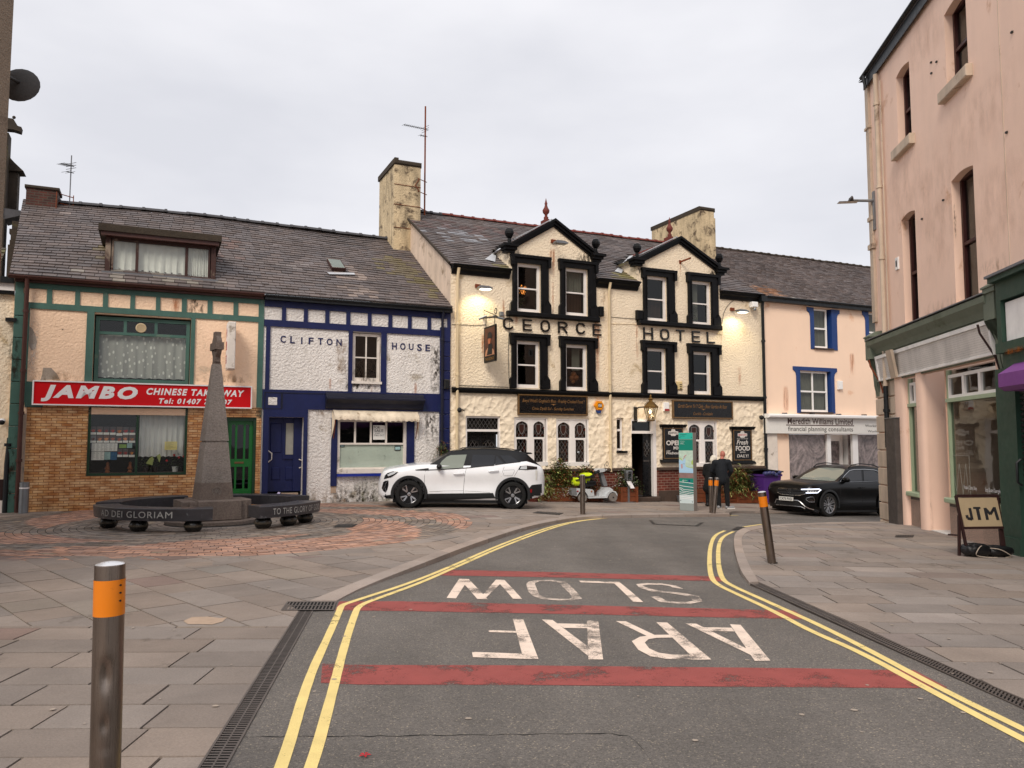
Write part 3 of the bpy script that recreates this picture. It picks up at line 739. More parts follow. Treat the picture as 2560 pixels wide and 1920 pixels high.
def window(parent,x0,x1,z0,z1,y,m='white_paint',fw=.055,hb=(),vb=(),bw=.03,room='dark_room',curtain=None,glass='glass',dep=.07,gy=None,rd=.5,cy=.1,sill=None,lab=None,cn=7,wname='window',seed=1,fb=None):
 mb=MB();fb=fb or fw*1.3
 mb.box(x0,x0+fw,y,y+dep,z0,z1);mb.box(x1-fw,x1,y,y+dep,z0,z1);mb.box(x0+fw,x1-fw,y,y+dep,z1-fw,z1);mb.box(x0+fw,x1-fw,y,y+dep,z0,z0+fb)
 for h in hb:mb.box(x0+fw,x1-fw,y+.004,y+dep-.01,h-bw/2,h+bw/2)
 for v in vb:
  if not isinstance(v,tuple):v=(v,z0+fb,z1-fw)
  mb.box(v[0]-bw/2,v[0]+bw/2,y+.008,y+dep-.012,v[1],v[2])
 w=mb.build(wname,m,parent,label=lab)
 g=MB();gy=y+dep*.6 if gy is None else gy;g.face([V(x0+fw*.6,gy,z0+fw*.6),V(x1-fw*.6,gy,z0+fw*.6),V(x1-fw*.6,gy,z1-fw*.6),V(x0+fw*.6,gy,z1-fw*.6)]);g.build('pane',glass,w,normals=False)
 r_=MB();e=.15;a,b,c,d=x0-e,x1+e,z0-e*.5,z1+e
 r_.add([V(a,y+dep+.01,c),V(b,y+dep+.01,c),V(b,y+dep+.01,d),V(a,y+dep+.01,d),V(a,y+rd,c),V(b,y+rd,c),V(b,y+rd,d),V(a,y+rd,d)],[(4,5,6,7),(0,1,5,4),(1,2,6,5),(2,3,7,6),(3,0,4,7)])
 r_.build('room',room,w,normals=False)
 if curtain:
  for k,cdef in enumerate(curtain):
   c0,c1,cz0,cz1,cm=cdef;q=MB();curtain_geo(q,c0,c1,cz0,cz1,y+dep+cy,.018,cn,seed+k);q.build('curtain',cm,w,smooth=60,normals=False)
 return w
def slates(mb,P0,ux,ur,L,x0,x1,course,wid,base,sag=0,var=.16,x0r=None,x1r=None,blue=0,patch=(),lift=.024,cut=None):
 """individual slates on a slope: x along, distance v up the slope. P0(x,v)->point"""
 x0r=x0 if x0r is None else x0r;x1r=x1 if x1r is None else x1r
 poly=[(x0,0),(x1,0),(x1r,L),(x0r,L)]
 n=int(L/course)+1
 for i in range(n):
  v=i*course;off=(wid/2 if i%2 else 0)+random.uniform(-.01,.01);x=min(x0,x0r)-wid+off
  while x<max(x1,x1r):
   w=wid*random.uniform(.92,1.08);c=clip(poly,[(x+.006,v-random.uniform(-.008,.016)),(x+w-.006,v-random.uniform(-.008,.016)),(x+w-.006,v+course+.01),(x+.006,v+course+.01)])
   if c and cut:c=cut(x+w/2,v+course/2,c)
   if c:
    k=1+random.uniform(-var,var);b=base
    h=random.uniform(-.05,.05)
    col=(b[0]*k*(1+h),b[1]*k,b[2]*k*(1-h))
    xc,vc=x+w/2,v+course/2
    for (px_,pv,rx,rv,pc,am) in patch:
     d=((xc-px_)/rx)**2+((vc-pv)/rv)**2
     if d<1 and random.random()<am*(1.3-d):t_=random.uniform(.4,.95);col=tuple(col[j]*(1-t_)+pc[j]*t_ for j in range(3))
    l2=lift*random.uniform(.7,1.5)
    top=[ur(px,pv,lift*.3+l2*max(0,1-(pv-v)/course)) for px,pv in c];lo=[ur(px,pv,-.006) for px,pv in c];m=len(c)
    mb.col=col;mb.add(top+lo,[list(range(m))]+[(q,(q+1)%m,m+(q+1)%m,m+q) for q in range(m)])
   x+=w
def ridge(mb,a,b,r=.11,n=14,jit=.012):
 a,b=Vector(a),Vector(b);t=(b-a).normalized();s_=t.cross(V(0,0,1)).normalized()
 for i in range(n):
  p=a.lerp(b,i/n);q=a.lerp(b,(i+1)/n)+t*.01;j=random.uniform(-jit,jit)
  for (e,f,w) in ((p,q,1),(q-t*.05,q+t*.03,1.22)):
   vs=[]
   for pt in (e,f):
    for k in range(7):an=math.pi*k/6;vs.append(pt+s_*math.cos(an)*r*w+V(0,0,math.sin(an)*r*.75*w-.04+j))
   mb.add(vs,[(k,k+1,8+k,7+k) for k in range(6)]+[tuple(range(7)),tuple(range(7,14))[::-1]])
def yagi(fr,p,h,label,arms,mast_m='iron_dark',boom=(1,0,0),r=.022,stay=()):
 t=thing('television_aerial',label,'aerial',fr,p)
 mb=MB();p=Vector(p);mb.tube([p,p+V(0,0,h)],r,8);mb.build('mast',mast_m,t,smooth=True)
 for (z,L,n,el,dx,dy) in arms:
  mb=MB();a=p+V(0,0,z);d=V(dx,dy,-.12).normalized();mb.tube([a+d*-.1,a+d*L],.012,6)
  s_=d.cross(V(0,0,1)).normalized()
  for k in range(n):c=a+d*(L*(.15+.85*k/max(1,n-1)));mb.tube([c-s_*el/2,c+s_*el/2],.006,4)
  if n>5:
   for zz in (-.08,0,.08):mb.tube([a+V(0,0,zz)-s_*.2,a+V(0,0,zz)+s_*.2],.008,4)
  mb.build('antenna','iron_dark',t)
 for q in stay:mb=MB();mb.tube([Vector(x) for x in q],.014,6);mb.build('bracket','rust',t)
 return t
def decal(parent,fr,X0,X1,Y0,Y1,m,n=.004,name='stain',fade='down'):
 """a stain that fades towards its edges (its strength is stored per corner)"""
 a,b,c,d=fr.r(X0,X1,Y0,Y1,n);mb=MB();N,M=6,8;vs=[];
 me_cols=[]
 for j in range(M+1):
  for i in range(N+1):
   u,v=i/N,j/M;vs.append(V(a+(b-a)*u,-n,c+(d-c)*v));e=math.sin(math.pi*u)**.6
   k={'down':min(1,v*1.6)*min(1,(1-v)*8),'up':min(1,(1-v)*1.5),'all':math.sin(math.pi*v)**.5}[fade]
   me_cols.append(e*k)
 fs=[(j*(N+1)+i,j*(N+1)+i+1,(j+1)*(N+1)+i+1,(j+1)*(N+1)+i) for j in range(M) for i in range(N)]
 mb.add(vs,fs);o=mb.build(name,m,parent,normals=False)
 at=o.data.color_attributes.new('Col','FLOAT_COLOR','CORNER')
 for p in o.data.polygons:
  for li,vi in zip(p.loop_indices,p.vertices):k=me_cols[vi];at.data[li].color=(k,k,k,1)
 return o
def roofhit(fr,X,Y,ze,sl,y0=0):
 d=ray(X,Y);dd=fr.loc(fr.o+d)-fr.loc(fr.o);c=fr.loc(V(0,0,CH));t=(ze+sl*(c.y-y0)-c.z)/(dd.z-sl*dd.y);return c+dd*t
 # ==== 1. GREEN AND PEACH TAKEAWAY
C1=lambda x,y:(x/2.963,440+y/2.963)
C2=lambda x,y:(x/3.16,940+y/3.16)
def fr_rect(fn,x0,x1,y0,y1,n=0,fr=FA):
 (a,c),(b,d)=fn(x0,y0),fn(x1,y1);return fr.r(a,b,c,d,n)
SX0,SX1,SX2,SX3=-.43,5.21,10.455,22.17
ZE1=5.52
def terrace(name,label,x0,x1):return thing(name,label,'building',FA,(x0,0,-.2))
B1=terrace('takeaway_building','takeaway with peach panels in green boards above a brown tiled shop wall',SX0,SX1)
uw=fr_rect(C1,690,1410,1040,1545);sw=fr_rect(C2,690,1478,235,785);dr=FA.r(562,639,1043,1243)
dr=(dr[0],dr[1],gz(-7,20)+.12,dr[3])
zs1=FA.px(350,1012)[1]
mb=MB();wall(mb,SX0,SX1,zs1-.25,ZE1,[uw]);mb.face([V(SX0,0,-1),V(SX0,8,-1),V(SX0,8,5.4),V(SX0-.3,5,8.6),V(SX0,0,5.5)])
mb.build('upper_wall','peach_render',B1,normals=False)
mb=MB();wall(mb,SX0+.35,SX1,-1,zs1-.02,[sw,dr],y=-.03,rev=.2);mb.build('tiled_wall','split_tiles',B1,normals=False)
mb=MB()
z_t=FA.px(439,746)[1];z_b=FA.px(439,779)[1];z_bb=FA.px(439,793)[1]
xs=[C1(x,0)[0] for x in (170,345,385,555,592,762,800,965,1000,1155,1188,1347,1385,1538,1575,1730,1765,1917)]
sq=[(FA.px(a,760)[0],FA.px(b,760)[0]) for a,b in zip(xs[::2],xs[1::2])]
mb.box(SX0,SX1,-.03,.01,z_t,ZE1-.04);mb.box(SX0,SX1,-.032,.01,z_bb,z_b)
prev=SX0
for a,b in sq+[(SX1,SX1)]:mb.box(prev,a,-.03,.01,z_b,z_t);prev=b
pier=FA.px(72,850)[0]
for k in range(12):
 za=-.6+k*.52;mb.bbox(SX0,pier-.1,-.06,.01,za,min(za+.51,z_bb),.012)
mb.box(pier-.1,pier,-.032,.01,zs1,z_bb)
mb.box(uw[0]-.16,uw[0],-.04,.02,zs1,z_bb);mb.box(uw[1],uw[1]+.1,-.04,.02,zs1,z_bb);mb.box(SX1-.14,SX1,-.03,.01,zs1-.3,z_bb)
mb.box(SX0+.3,pier+.35,-.05,.01,zs1-.1,zs1+.5)
mb.build('timber_boards','green_paint',B1)
for pts,m in ((((215,1110),(240,1130),(262,1180),(275,1230),(262,1275),(235,1290),(215,1260)),'grey_render_patch'),(((320,1420),(380,1422),(425,1470),(440,1505),(300,1512),(312,1470)),'grey_render_patch'),(((455,1135),(470,1132),(468,1140)),'ink')):
 mb=MB();mb.face([V(FA.px(*C1(x,y))[0],-.006,FA.px(*C1(x,y))[1]) for x,y in pts]);mb.build('bare_patch',m,B1,normals=False)
for (a,b,c,d,m,f) in ((64,225,925,955,'stain_damp','up'),(475,640,930,955,'stain_damp','up'),(470,512,735,790,'stain_soot','all'),(428,452,740,785,'stain_rust','all'),(70,100,800,940,'stain_lime','all'),(33,62,830,960,'stain_soot','all')):decal(B1,FA,a,b,c,d,m,.008,'weather_stain',f)
decal(B1,FA,18,50,840,960,'stain_soot',.07,'weather_stain','all');decal(B1,FA,14,40,1080,1260,'stain_soot',.07,'weather_stain','all')
yb=.1
ws=[fr_rect(C1,a,b,c,d) for a,b,c,d in ((715,910,1080,1150),(945,1143,1080,1168),(1172,1360,1095,1165),(705,1355,1185,1500))]
ztr=(ws[1][2]+ws[3][3])/2
w=window(B1,uw[0]+.03,uw[1]-.02,uw[2]+.02,uw[3]-.04,yb,'green_paint',.085,(ztr+.02,),((ws[0][1]+.05,ztr,uw[3]-.1),(ws[1][1]+.04,ztr,uw[3]-.1)),.07,curtain=[(uw[0]+.1,uw[1]-.1,uw[2]+.16,ztr,'net_leaf')] if 0 else None,glass='glass_clear')
def netmat():
 t=NT('net_leaf');v=t.n('TexVoronoi');v.inputs['Scale'].default_value=8;v.inputs['Randomness'].default_value=.3;t.l(t.map((1.25,.0,.7),(0,R(18),0)),v.inputs['Vector'])
 f=t.ramp(v.outputs['Distance'],.2,.26);cc=t.mix(f,lin('dcdcd6'),lin('b2b3ae'));
 d=t.n('BsdfDiffuse');t.l(cc,d.inputs[0]);tr=t.n('BsdfTransparent');m=t.n('MixShader');t.l(t.ramp(f,0,1,(1,)*3,(.85,)*3),m.inputs[0]);t.l(tr.outputs[0],m.inputs[1]);t.l(d.outputs[0],m.inputs[2]);t.l(m.outputs[0],t.out.inputs[0])
 t=NT('net_plain');d=t.n('BsdfDiffuse');d.inputs[0].default_value=(*lin('e6e6e2'),1);tr=t.n('BsdfTransparent');m=t.n('MixShader');m.inputs[0].default_value=.88;t.l(tr.outputs[0],m.inputs[1]);t.l(d.outputs[0],m.inputs[2]);t.l(m.outputs[0],t.out.inputs[0])
netmat()
mb=MB();curtain_geo(mb,uw[0]+.1,uw[1]-.1,uw[2]+.17,ztr+.02,yb+.12,.022,9,4);mb.build('curtain','net_leaf',w,smooth=60,normals=False)
c=FA.px(*C1(1045,1125),-.08);mb=MB()
mb.lathe([(.115,0),(.125,.02),(.11,.05),(.1,.05),(.1,.01),(.001,.01)],24,T=lambda p:V(p.x,-p.z,p.y),c=(c[0],yb+.03,c[1]))
fan=mb.build('extractor_fan','cream_pipe',w,smooth=True)
mb=MB()
for k in range(-3,4):
 q=(.1**2-(k*.027)**2)**.5
 for s_ in (1,-1):
  a,b=V(k*.027,0,-q),V(k*.027,0,q);rot=Matrix.Rotation(R(45*s_),3,'Y');mb.bar(rot@a+V(c[0],yb-.012,c[1]),rot@b+V(c[0],yb-.012,c[1]),.008,.008,(0,1,0))
mb.build('grille','cream_pipe',fan)
wd1=window(B1,sw[0],sw[1],sw[2],sw[3],.0,'green_dark',.06,(sw[3]-.16,),(FA.px(342,1110)[0],),.05,glass='glass_clear',rd=.9,room='dark_room',wname='shop_window',fb=.06)
mb=MB();mb.box(sw[0]+.06,sw[1]-.06,.001,.05,sw[3]-.15,sw[3]-.07);mb.build('head_board','black_paint',wd1)
mb=MB();cx=FA.px(347,1110)[0];nb=FA.px(400,940+636/3.16,-.2)[1];curtain_geo(mb,cx,sw[1]-.05,nb,sw[3]-.16,.2,.025,8,8);mb.build('curtain','net_plain',wd1,smooth=60,normals=False)
mb=MB();mb.box(sw[0]+.02,sw[1]-.02,.1,.5,sw[2]+.02,sw[2]+.07);mb.build('window_shelf','stone_cap',wd1)
dd=thing_door=None
mb=MB();y0=.12;a,b,c,d=dr
mb.box(a,a+.07,.02,.17,c,d);mb.box(b-.07,b,.02,.17,c,d);mb.box(a+.07,b-.07,.02,.17,d-.09,d)
door=mb.build('door_frame','green_dark',B1)
mb=MB();a+=.07;b-=.07;d-=.09;mz=c+(d-c)*.47
for (q,r_) in ((a,a+.09),(b-.09,b)):mb.box(q,r_,y0,y0+.05,c+.12,d)
for (q,r_) in ((c+.12,c+.3),(mz-.1,mz+.1),(d-.1,d)):mb.box(a+.09,b-.09,y0,y0+.05,q,r_)
for k in (1,2):x=a+(b-a)*k/3;mb.box(x-.025,x+.025,y0+.005,y0+.045,c+.3,mz-.1);mb.box(x-.025,x+.025,y0+.005,y0+.045,mz+.1,d-.1)
dl=mb.build('door','green_gloss',B1)
mb=MB();mb.face([V(a,y0+.03,c+.1),V(b,y0+.03,c+.1),V(b,y0+.03,d),V(a,y0+.03,d)]);mb.build('pane','glass_dark',dl,normals=False)
mb=MB();mb.bbox((a+b)/2-.13,(a+b)/2+.1,y0-.012,y0,mz-.02,mz+.03,.006);mb.build('letterbox','gold_paint',dl)
mb=MB();mb.box(a-.07,b+.07,.0,.3,c-.3,c+.1);mb.build('doorstep','green_paint',B1)
mb=MB();mb.box(a-.2,b+.2,.18,.8,c,d+.1);mb.build('room','dark_room',B1)
SL1=(8.64-5.52)/5.05;LR=math.hypot(5.05,3.12)
def slope(ze,sl,y0,sagx=None,amp=.03):
 c_,s_=1/math.hypot(1,sl),sl/math.hypot(1,sl)
 def f(x,v,h):
  sg=amp*math.sin(x*.9+.6)*math.sin(min(1,v/5.)*3.1)+(sagx(x)*min(1,max(0,v)/1.8) if sagx else 0)
  return V(x,y0+v*c_-h*s_,ze+v*s_+h*c_+sg)
 return f
SLC=(.148,.122,.116)
f1=slope(ZE1+.02,SL1,-.22,lambda x:.05*math.sin((x-1)*.62));f1b=f1
mb=MB();slates(mb,None,None,f1,LR+.25,SX0-.1,SX1,.205,.3,SLC,x0r=SX0-.65,x1r=SX1,patch=((2.6,.55,2.2,.5,(.3,.27,.23),.45),(1.35,2.3,.3,.8,(.22,.18,.08),.6),(3.9,3.5,1.2,1.4,(.2,.13,.11),.5),(.4,5.2,.6,.4,(.27,.22,.2),.4)))
rf=mb.build('roof','slate',B1,normals=False)
mb=MB();mb.face([f1(SX0-.1,0,-.02),f1(SX1,0,-.02),f1(SX1,LR+.3,-.02),f1(SX0-.65,LR+.3,-.02)]);mb.face([f1(SX0-.65,LR+.2,-.02),f1(SX1,LR+.2,-.02),V(SX1,11,4),V(SX0,11,4)]);mb.build('roof_boards','dark_room',B1,normals=False)
mb=MB();rp=[f1(x,LR+.2,.05) for x in (SX0-.25,1.5,3.4,4.4,SX1)]
for a_,b_ in zip(rp[:-1],rp[1:]):ridge(mb,a_,b_,.13,max(2,int((b_-a_).length/.48)))
mb.build('ridge_tiles','ridge_grey',rf,smooth=True)
mb=MB()
def gutter(mb,x0,x1,y,z,r=.07):
 prof=[(r*math.cos(math.pi*k/8+math.pi),r*math.sin(math.pi*k/8+math.pi)) for k in range(9)];vs=[]
 for x in (x0,x1):
  for p in prof:vs.append(V(x,y+p[0],z+p[1]))
 mb.add(vs,[(k,k+1,10+k,9+k) for k in range(8)]+[tuple(range(9))[::-1],tuple(range(9,18))])
 mb.box(x0,x1,y-r-.01,y-r+.012,z-.015,z+.012)
gutter(mb,SX0-.12,SX1-.02,-.19,ZE1-.0);mb.box(SX0,SX1-.02,-.12,-.03,ZE1-.12,ZE1+.02);mb.build('gutter','brown_gutter',B1)
def pipe(mb,pts,r=.045,brk=(),br=1.35):
 mb.tube(pts,r,10)
 for p in brk:p=Vector(p);mb.tube([p-V(0,0,.035),p+V(0,0,.035)],r*br,10)
dpx=FA.px(68,760)[0];mb=MB();pipe(mb,[(dpx,-.19,ZE1-.05),(dpx,-.14,ZE1-.3),(dpx,-.13,-.1)],.05,[(dpx,-.13,z) for z in (4.7,3.3,2.3,1.2,.35)]);mb.build('downpipe','brown_gutter',B1,smooth=True)
p0,p1=roofhit(FA,277,681,ZE1+.02,SL1,-.22),roofhit(FA,530,702,ZE1+.02,SL1,-.22)
dy=(p0.y+p1.y)/2
q=[FA.px(X,Y,-dy) for X,Y in (C1(830,465),C1(1560,525),C1(830,700),C1(1560,765),C1(800,390),C1(1605,470))]
dx0,dx1,dz0,dz1=q[0][0],q[1][0],(q[2][1]+q[3][1])/2,(q[0][1]+q[1][1])/2
DM=thing_obj=None
mb=MB();yb2=dy+(dz1+.2-p0.z)/SL1+.3
mb.add([V(dx0-.14,dy,dz0-.12),V(dx0-.14,dy,dz1+.12),V(dx0-.14,yb2,dz1+.12),V(dx0-.14,dy+.1,dz0-.2)],[(0,1,2,3)])
mb.box(dx0-.14,dx0-.02,dy,dy+.1,dz0-.1,dz1+.1);mb.box(dx1+.02,dx1+.14,dy,yb2,dz0-.1,dz1+.1);mb.box(dx0-.02,dx1+.02,dy,dy+.08,dz1,dz1+.1)
dorm=mb.build('dormer','brown_frame',rf)
mb=MB();mb.box(dx0-.3,dx1+.26,dy-.22,yb2+.1,dz1+.13,dz1+.3);mb.build('dormer_roof','cap_soot',rf)
mb=MB();mb.box(dx0-.24,dx1+.2,dy-.17,dy,dz1+.03,dz1+.13);mb.build('dormer_fascia','brown_gutter',rf)
x1_,x2_=FA.px(*C1(1015,600),-dy)[0],FA.px(*C1(1382,640),-dy)[0]
mb=MB();mb.box(dx0-.2,dx1+.2,dy-.1,dy+.05,dz0-.1,dz0-.03);mb.build('dormer_sill','lead',rf)
w_=window(rf,dx0,dx1,dz0-.03,dz1,dy+.02,'brown_frame',.045,(),(x1_,x2_),.07,room='curtain_dull',glass='glass_clear',rd=.4,curtain=[(dx0,x2_,dz0,dz1,'curtain_net'),(x2_+.02,dx1-.04,dz0,dz1,'curtain_net')],cy=.06,cn=10)
stx=FA.px(*C1(850,500));
ck=[FA.px(X,Y,-4.8) for X,Y in ((68,480),(147,480),(68,530))]
mb=MB();cxa,cxb,cza,czb=ck[0][0],ck[1][0],8.1,9.0;mb.box(cxa,cxb,4.6,5.3,cza,czb);ch=mb.build('chimney','brick_chimney',rf)
mb=MB();mb.bbox(cxa-.04,cxb+.04,4.55,5.35,czb,czb+.09,.02);mb.build('chimney_cap','cap_soot',ch)
mb=MB();mb.box(cxa-.06,cxb+.08,4.4,4.6,8.12,8.32);mb.build('chimney_flashing','rust',ch)
hx=cxb+.28
yagi(FA,(hx,4.9,8.45),FA.px(152,385,-4.9)[1]-8.45,'thin television aerial beside the broken brick chimney',[(1.45,.35,7,.32,-.7,-.7),(1.25,.15,2,.4,-.7,-.7)],'lead',r=.016,stay=[((cxb,4.85,9.0),(hx+.1,4.88,8.93)),((cxb,4.85,8.72),(hx+.1,4.88,8.66)),((hx+.1,4.88,9.0),(hx+.1,4.88,8.4)),((cxb-.1,4.8,8.5),(hx+.1,4.88,8.35)),((cxb-.02,4.5,8.95),(cxb-.02,4.5,8.35))])
sg=FA.r(84,627,961,1014,.12)
T1=thing('fascia_sign','long red shop sign reading JAMBO CHINESE TAKEAWAY in white italic capitals','sign',FA,(sg[0],-.14,sg[2]))
mb=MB();mb.box(sg[0],sg[1],-.12,-.02,sg[2],sg[3]);mb.build('panel','sign_red',T1)
mb=MB();e=.03
for (a,b,c,d) in ((sg[0]-e,sg[1]+e,sg[2]-e,sg[2]),(sg[0]-e,sg[1]+e,sg[3],sg[3]+e),(sg[0]-e,sg[0],sg[2],sg[3]),(sg[1],sg[1]+e,sg[2],sg[3])):mb.box(a,b,-.145,-.02,c,d)
mb.build('frame','sign_white',T1)
mb=MB()
def tx(mb,fn,s,x0,x1,y0,y1,n,fr=FA,**k):
 r_=fr_rect(fn,x0,x1,y0,y1,n,fr);text(mb,s,r_[0],r_[1],r_[2],r_[3],-n,**k)
tx(mb,C2,'JAMBO',325,1087,76,207,.125,off=.055,shear=.25,space=1.3)
tx(mb,C2,'CHINESE TAKEAWAY',1157,1930,104,157,.125,off=.04,shear=.22,space=1.22);tx(mb,C2,'Tel: 01407 761407',1255,1835,180,224,.125,off=.04,shear=.22,space=1.22)
mb.build('lettering','sign_white',T1,normals=False)
P6=lambda x,y:(200+x/7.9,1010+y/7.9)
YP=-.07
food=[('3b2b2c','a5301c'),('4a3a38','b4461f'),('3a3034','7c1517'),('443a3c','a31e1c'),('55453e','c06a1e'),('4a4546','a81b22'),('40393a','8f1c1c'),('6a6869','5a2119'),('5a4540','d07f4a'),('6a4a3c','d98f5a'),('4a3e3a','b4583a'),('46403f','b2492a'),('5c4a42','e08c58'),('5a4a44','b06a3a'),('5e5657','a33430'),('5b5354','9c3a3c'),('3c3436','dd8a3e')]
for i in sorted({c_ for p in food for c_ in p}):mat('print_'+i,i,.5,.25,40)
cells=[(203,445,325,603),(333,445,455,605),(462,447,583,607),(592,450,710,610),(718,450,842,625),(848,455,965,610),(972,458,1095,612),(200,617,322,765),(330,617,455,765),(462,617,583,765),(590,617,708,765),(715,625,838,765),(845,612,955,765),(965,620,1092,765),(737,890,840,1045),(845,890,955,1045),(962,890,1085,1048)]
for i,(a,b,c,d) in enumerate(cells):
 x0,x1,z0,z1=fr_rect(P6,a,c,b,d,YP);m1,m2=food[i]
 row='top row' if i<7 else ('second row' if i<14 else 'lowest row');k=(i%7 if i<14 else i-14)+1
 ordn=['first','second','third','fourth','fifth','sixth','seventh'][k-1]
 t=thing('menu_photo','food photo card in the takeaway window, %s of the %s'%(ordn,row),'poster',FA,(x0,-YP,z0),'food photo cards in the takeaway window')
 mb=MB();h=z1-z0;mb.box(x0+.003,x1-.003,-YP-.002,-YP,z0,z0+h*.28);mb.build('caption_strip','paper_white',t)
 mb=MB();mb.box(x0+.003,x1-.003,-YP-.002,-YP,z0+h*.28,z1);mb.build('picture','print_'+m1,t)
 mb=MB()
 for q in range(7):an=q*.9;rr=random.uniform(.012,.026);cx_=(x0+x1)/2+.035*math.cos(an)*(.3+.7*(q%2));cz_=z0+h*.47+.022*math.sin(an);mb.face([V(cx_+rr*math.cos(z),-YP-.004-.0005*q,cz_+rr*.8*math.sin(z)) for z in [k2*1.05 for k2 in range(6)]])
 mb.build('dish','print_'+m2,t,normals=False)
mat('print_blue','1d5a86',.5,.5,20);mat('print_green','7ca32a',.5);mat('print_teal','9fc0bf',.5)
def sheet_thing(a,b,c,d,m,lab,lines=0,cols=1):
 x0,x1,z0,z1=fr_rect(P6,a,c,b,d,YP)
 t=thing('notice',lab,'notice',FA,(x0,-YP,z0));mb=MB();mb.box(x0,x1,-YP-.002,-YP,z0,z1);mb.build('sheet',m,t)
 if lines:
  mb=MB();rd=random.Random(int(a))
  for q in range(lines):
   z=z1-(z1-z0)*(q+.8)/(lines+1)
   for c_ in range(cols):w=(x1-x0)/cols;xx=x0+w*c_+w*.1;mb.box(xx,xx+w*rd.uniform(.35,.8),-YP-.0035,-YP-.003,z,z+.004)
  mb.build('printed_lines','ink',t)
sheet_thing(230,775,483,935,'paper_white','white menu sheet in the takeaway window under the food photos on the left',9,3)
sheet_thing(487,775,738,932,'paper_white','white menu sheet in the takeaway window beside the green sticker',9,3)
sheet_thing(225,942,478,1107,'paper_white','lowest white menu sheet at the left of the takeaway window',9,3)
sheet_thing(484,948,598,1097,'print_teal','narrow pale notice next to the blue leaflet in the takeaway window',7,1)
sheet_thing(602,948,728,1104,'print_blue','blue leaflet low in the takeaway window')
sheet_thing(775,798,918,868,'print_green','small bright green sticker in the takeaway window',2)
sheet_thing(930,775,1030,868,'print_teal','small pale teal sticker right of the green one in the takeaway window',2)
YP=-.045
sheet_thing(1672,740,1918,905,'paper_yellow','pale yellow notice hanging in front of the net curtain of the takeaway',7)
mat('figurine','8a4a1c',.4,.5,30,.2,30)
for i,(x,lab) in enumerate(((538,'orange painted figurine on the takeaway window shelf, left one'),(985,'orange painted figurine on the takeaway shelf beside the mullion'))):
 px,pz=FA.px(*P6(x,1365),-.2);t=thing('figurine',lab,'figurine',FA,(px,.2,sw[2]+.07));z=sw[2]+.07
 mb=MB();mb.lathe([(.05,0),(.055,.03),(.045,.05),(.04,.055)],12,(px,.2,z));mb.build('base','figurine',t,smooth=True)
 mb=MB();mb.lathe([(.03,.05),(.045,.09),(.05,.13),(.03,.18),(.035,.21),(.03,.25),(.005,.27)],12,(px,.2,z));mb.sphere((px+.045,.19,z+.08),.02,6);mb.sphere((px-.045,.19,z+.1),.02,6);mb.build('figure','figurine',t,smooth=True)
def plant(t,cx,cy,cz,w,h,n,mats,leaf=.05,droop=.3,long=False,seed=3,dep=None,name='foliage',minz=None):
 """leaf clumps spread through a volume, several shades"""
 rd=random.Random(seed);mbs={m:MB() for m in mats};dep=dep or w*.6
 for i in range(n):
  u,v,q=rd.gauss(0,.42),rd.gauss(0,.42),rd.random()
  env=(1-.55*q);x=cx+max(-1,min(1,u))*w/2*env*1.2;y=cy+max(-1,min(1,v))*dep/2*env*1.2;z=cz+h*q*(.75+.35*rd.random())-droop*abs(u)*h*.4
  if minz is not None:z=max(z,minz)
  a=rd.uniform(0,6.28);d=V(math.cos(a)+u*.8,math.sin(a)-.3,rd.uniform(-.7,.8)).normalized();s_=d.cross(V(rd.uniform(-.4,.4),.3,1)).normalized()
  L=leaf*rd.uniform(.6,1.5)*(3.2 if long else 1);W=leaf*rd.uniform(.4,.7)*(.5 if long else 1);p=V(x,y,z);mid=p+d*L*.5+V(0,0,L*.12)
  m=mats[int(rd.random()**1.3*len(mats))%len(mats)]
  mbs[m].face([p,mid+s_*W/2,p+d*L-V(0,0,L*.1*droop),mid-s_*W/2])
 for m in mats:
  if mbs[m].f:mbs[m].build(name,m,t,normals=False)
for (x,y,w,h,lab,red) in ((1290,1230,.45,.3,'pot plant with round dark leaves inside the takeaway window',0),(1480,1200,.4,.42,'pot plant with one big pale leaf inside the takeaway window',1),(1880,1180,.45,.45,'red geranium in a pot inside the takeaway window',2)):
 px,pz=FA.px(*P6(x,y),-.25);t=thing('pot_plant',lab,'plant',FA,(px,.3,sw[2]+.07));z=sw[2]+.07
 mb=MB();mb.lathe([(.06,0),(.08,.12),(.085,.13),(.07,.13)],12,(px,.3,z));mb.build('pot','paper_white' if red==2 else 'dark_room_warm',t,smooth=True)
 plant(t,px,.3,z+.12,w,h,90,['leaf_green','leaf_dark'],.06,seed=x)
 if red==1:
  mb=MB()
  for (dx,dz,a) in ((-.08,.3,-.9),(.08,.36,.3)):mb.face([V(px+dx+.12*math.sin(a)-.035,.15,z+dz-.08),V(px+dx+.02,.13,z+dz-.13),V(px+dx+.05,.15,z+dz+.02),V(px+dx+.02,.16,z+dz+.1),V(px+dx-.05,.15,z+dz+.04)])
  mb.build('large_leaf','leaf_pale',t,normals=False)
 if red==2:
  mb=MB()
  for (dx,dz) in ((-.2,.28),(-.03,.42),(.08,.36),(.2,.38)):mb.sphere((px+dx,.18,z+dz),.03,6)
  mb.build('flower','petal_red',t,smooth=True)
vb=FA.px(534,870,0);zt=FA.px(*C1(1690,1085),.4)[1];zb_=FA.px(*C1(1690,1435),.4)[1];X=FA.px(577,870,0)[0]
T2=thing('projecting_sign','narrow upright light box with red characters on the peach wall','sign',FA,(X,0,zb_));X0=FA.sx(566,870,X);
xs_=FA.px(568,870,.42)[0];xe_=FA.px(581,870,.42)[0]
mb=MB();mb.bbox(xs_,xe_+.06,-.62,-.12,zb_,zt,.02);mb.build('box','white_old_paint',T2)
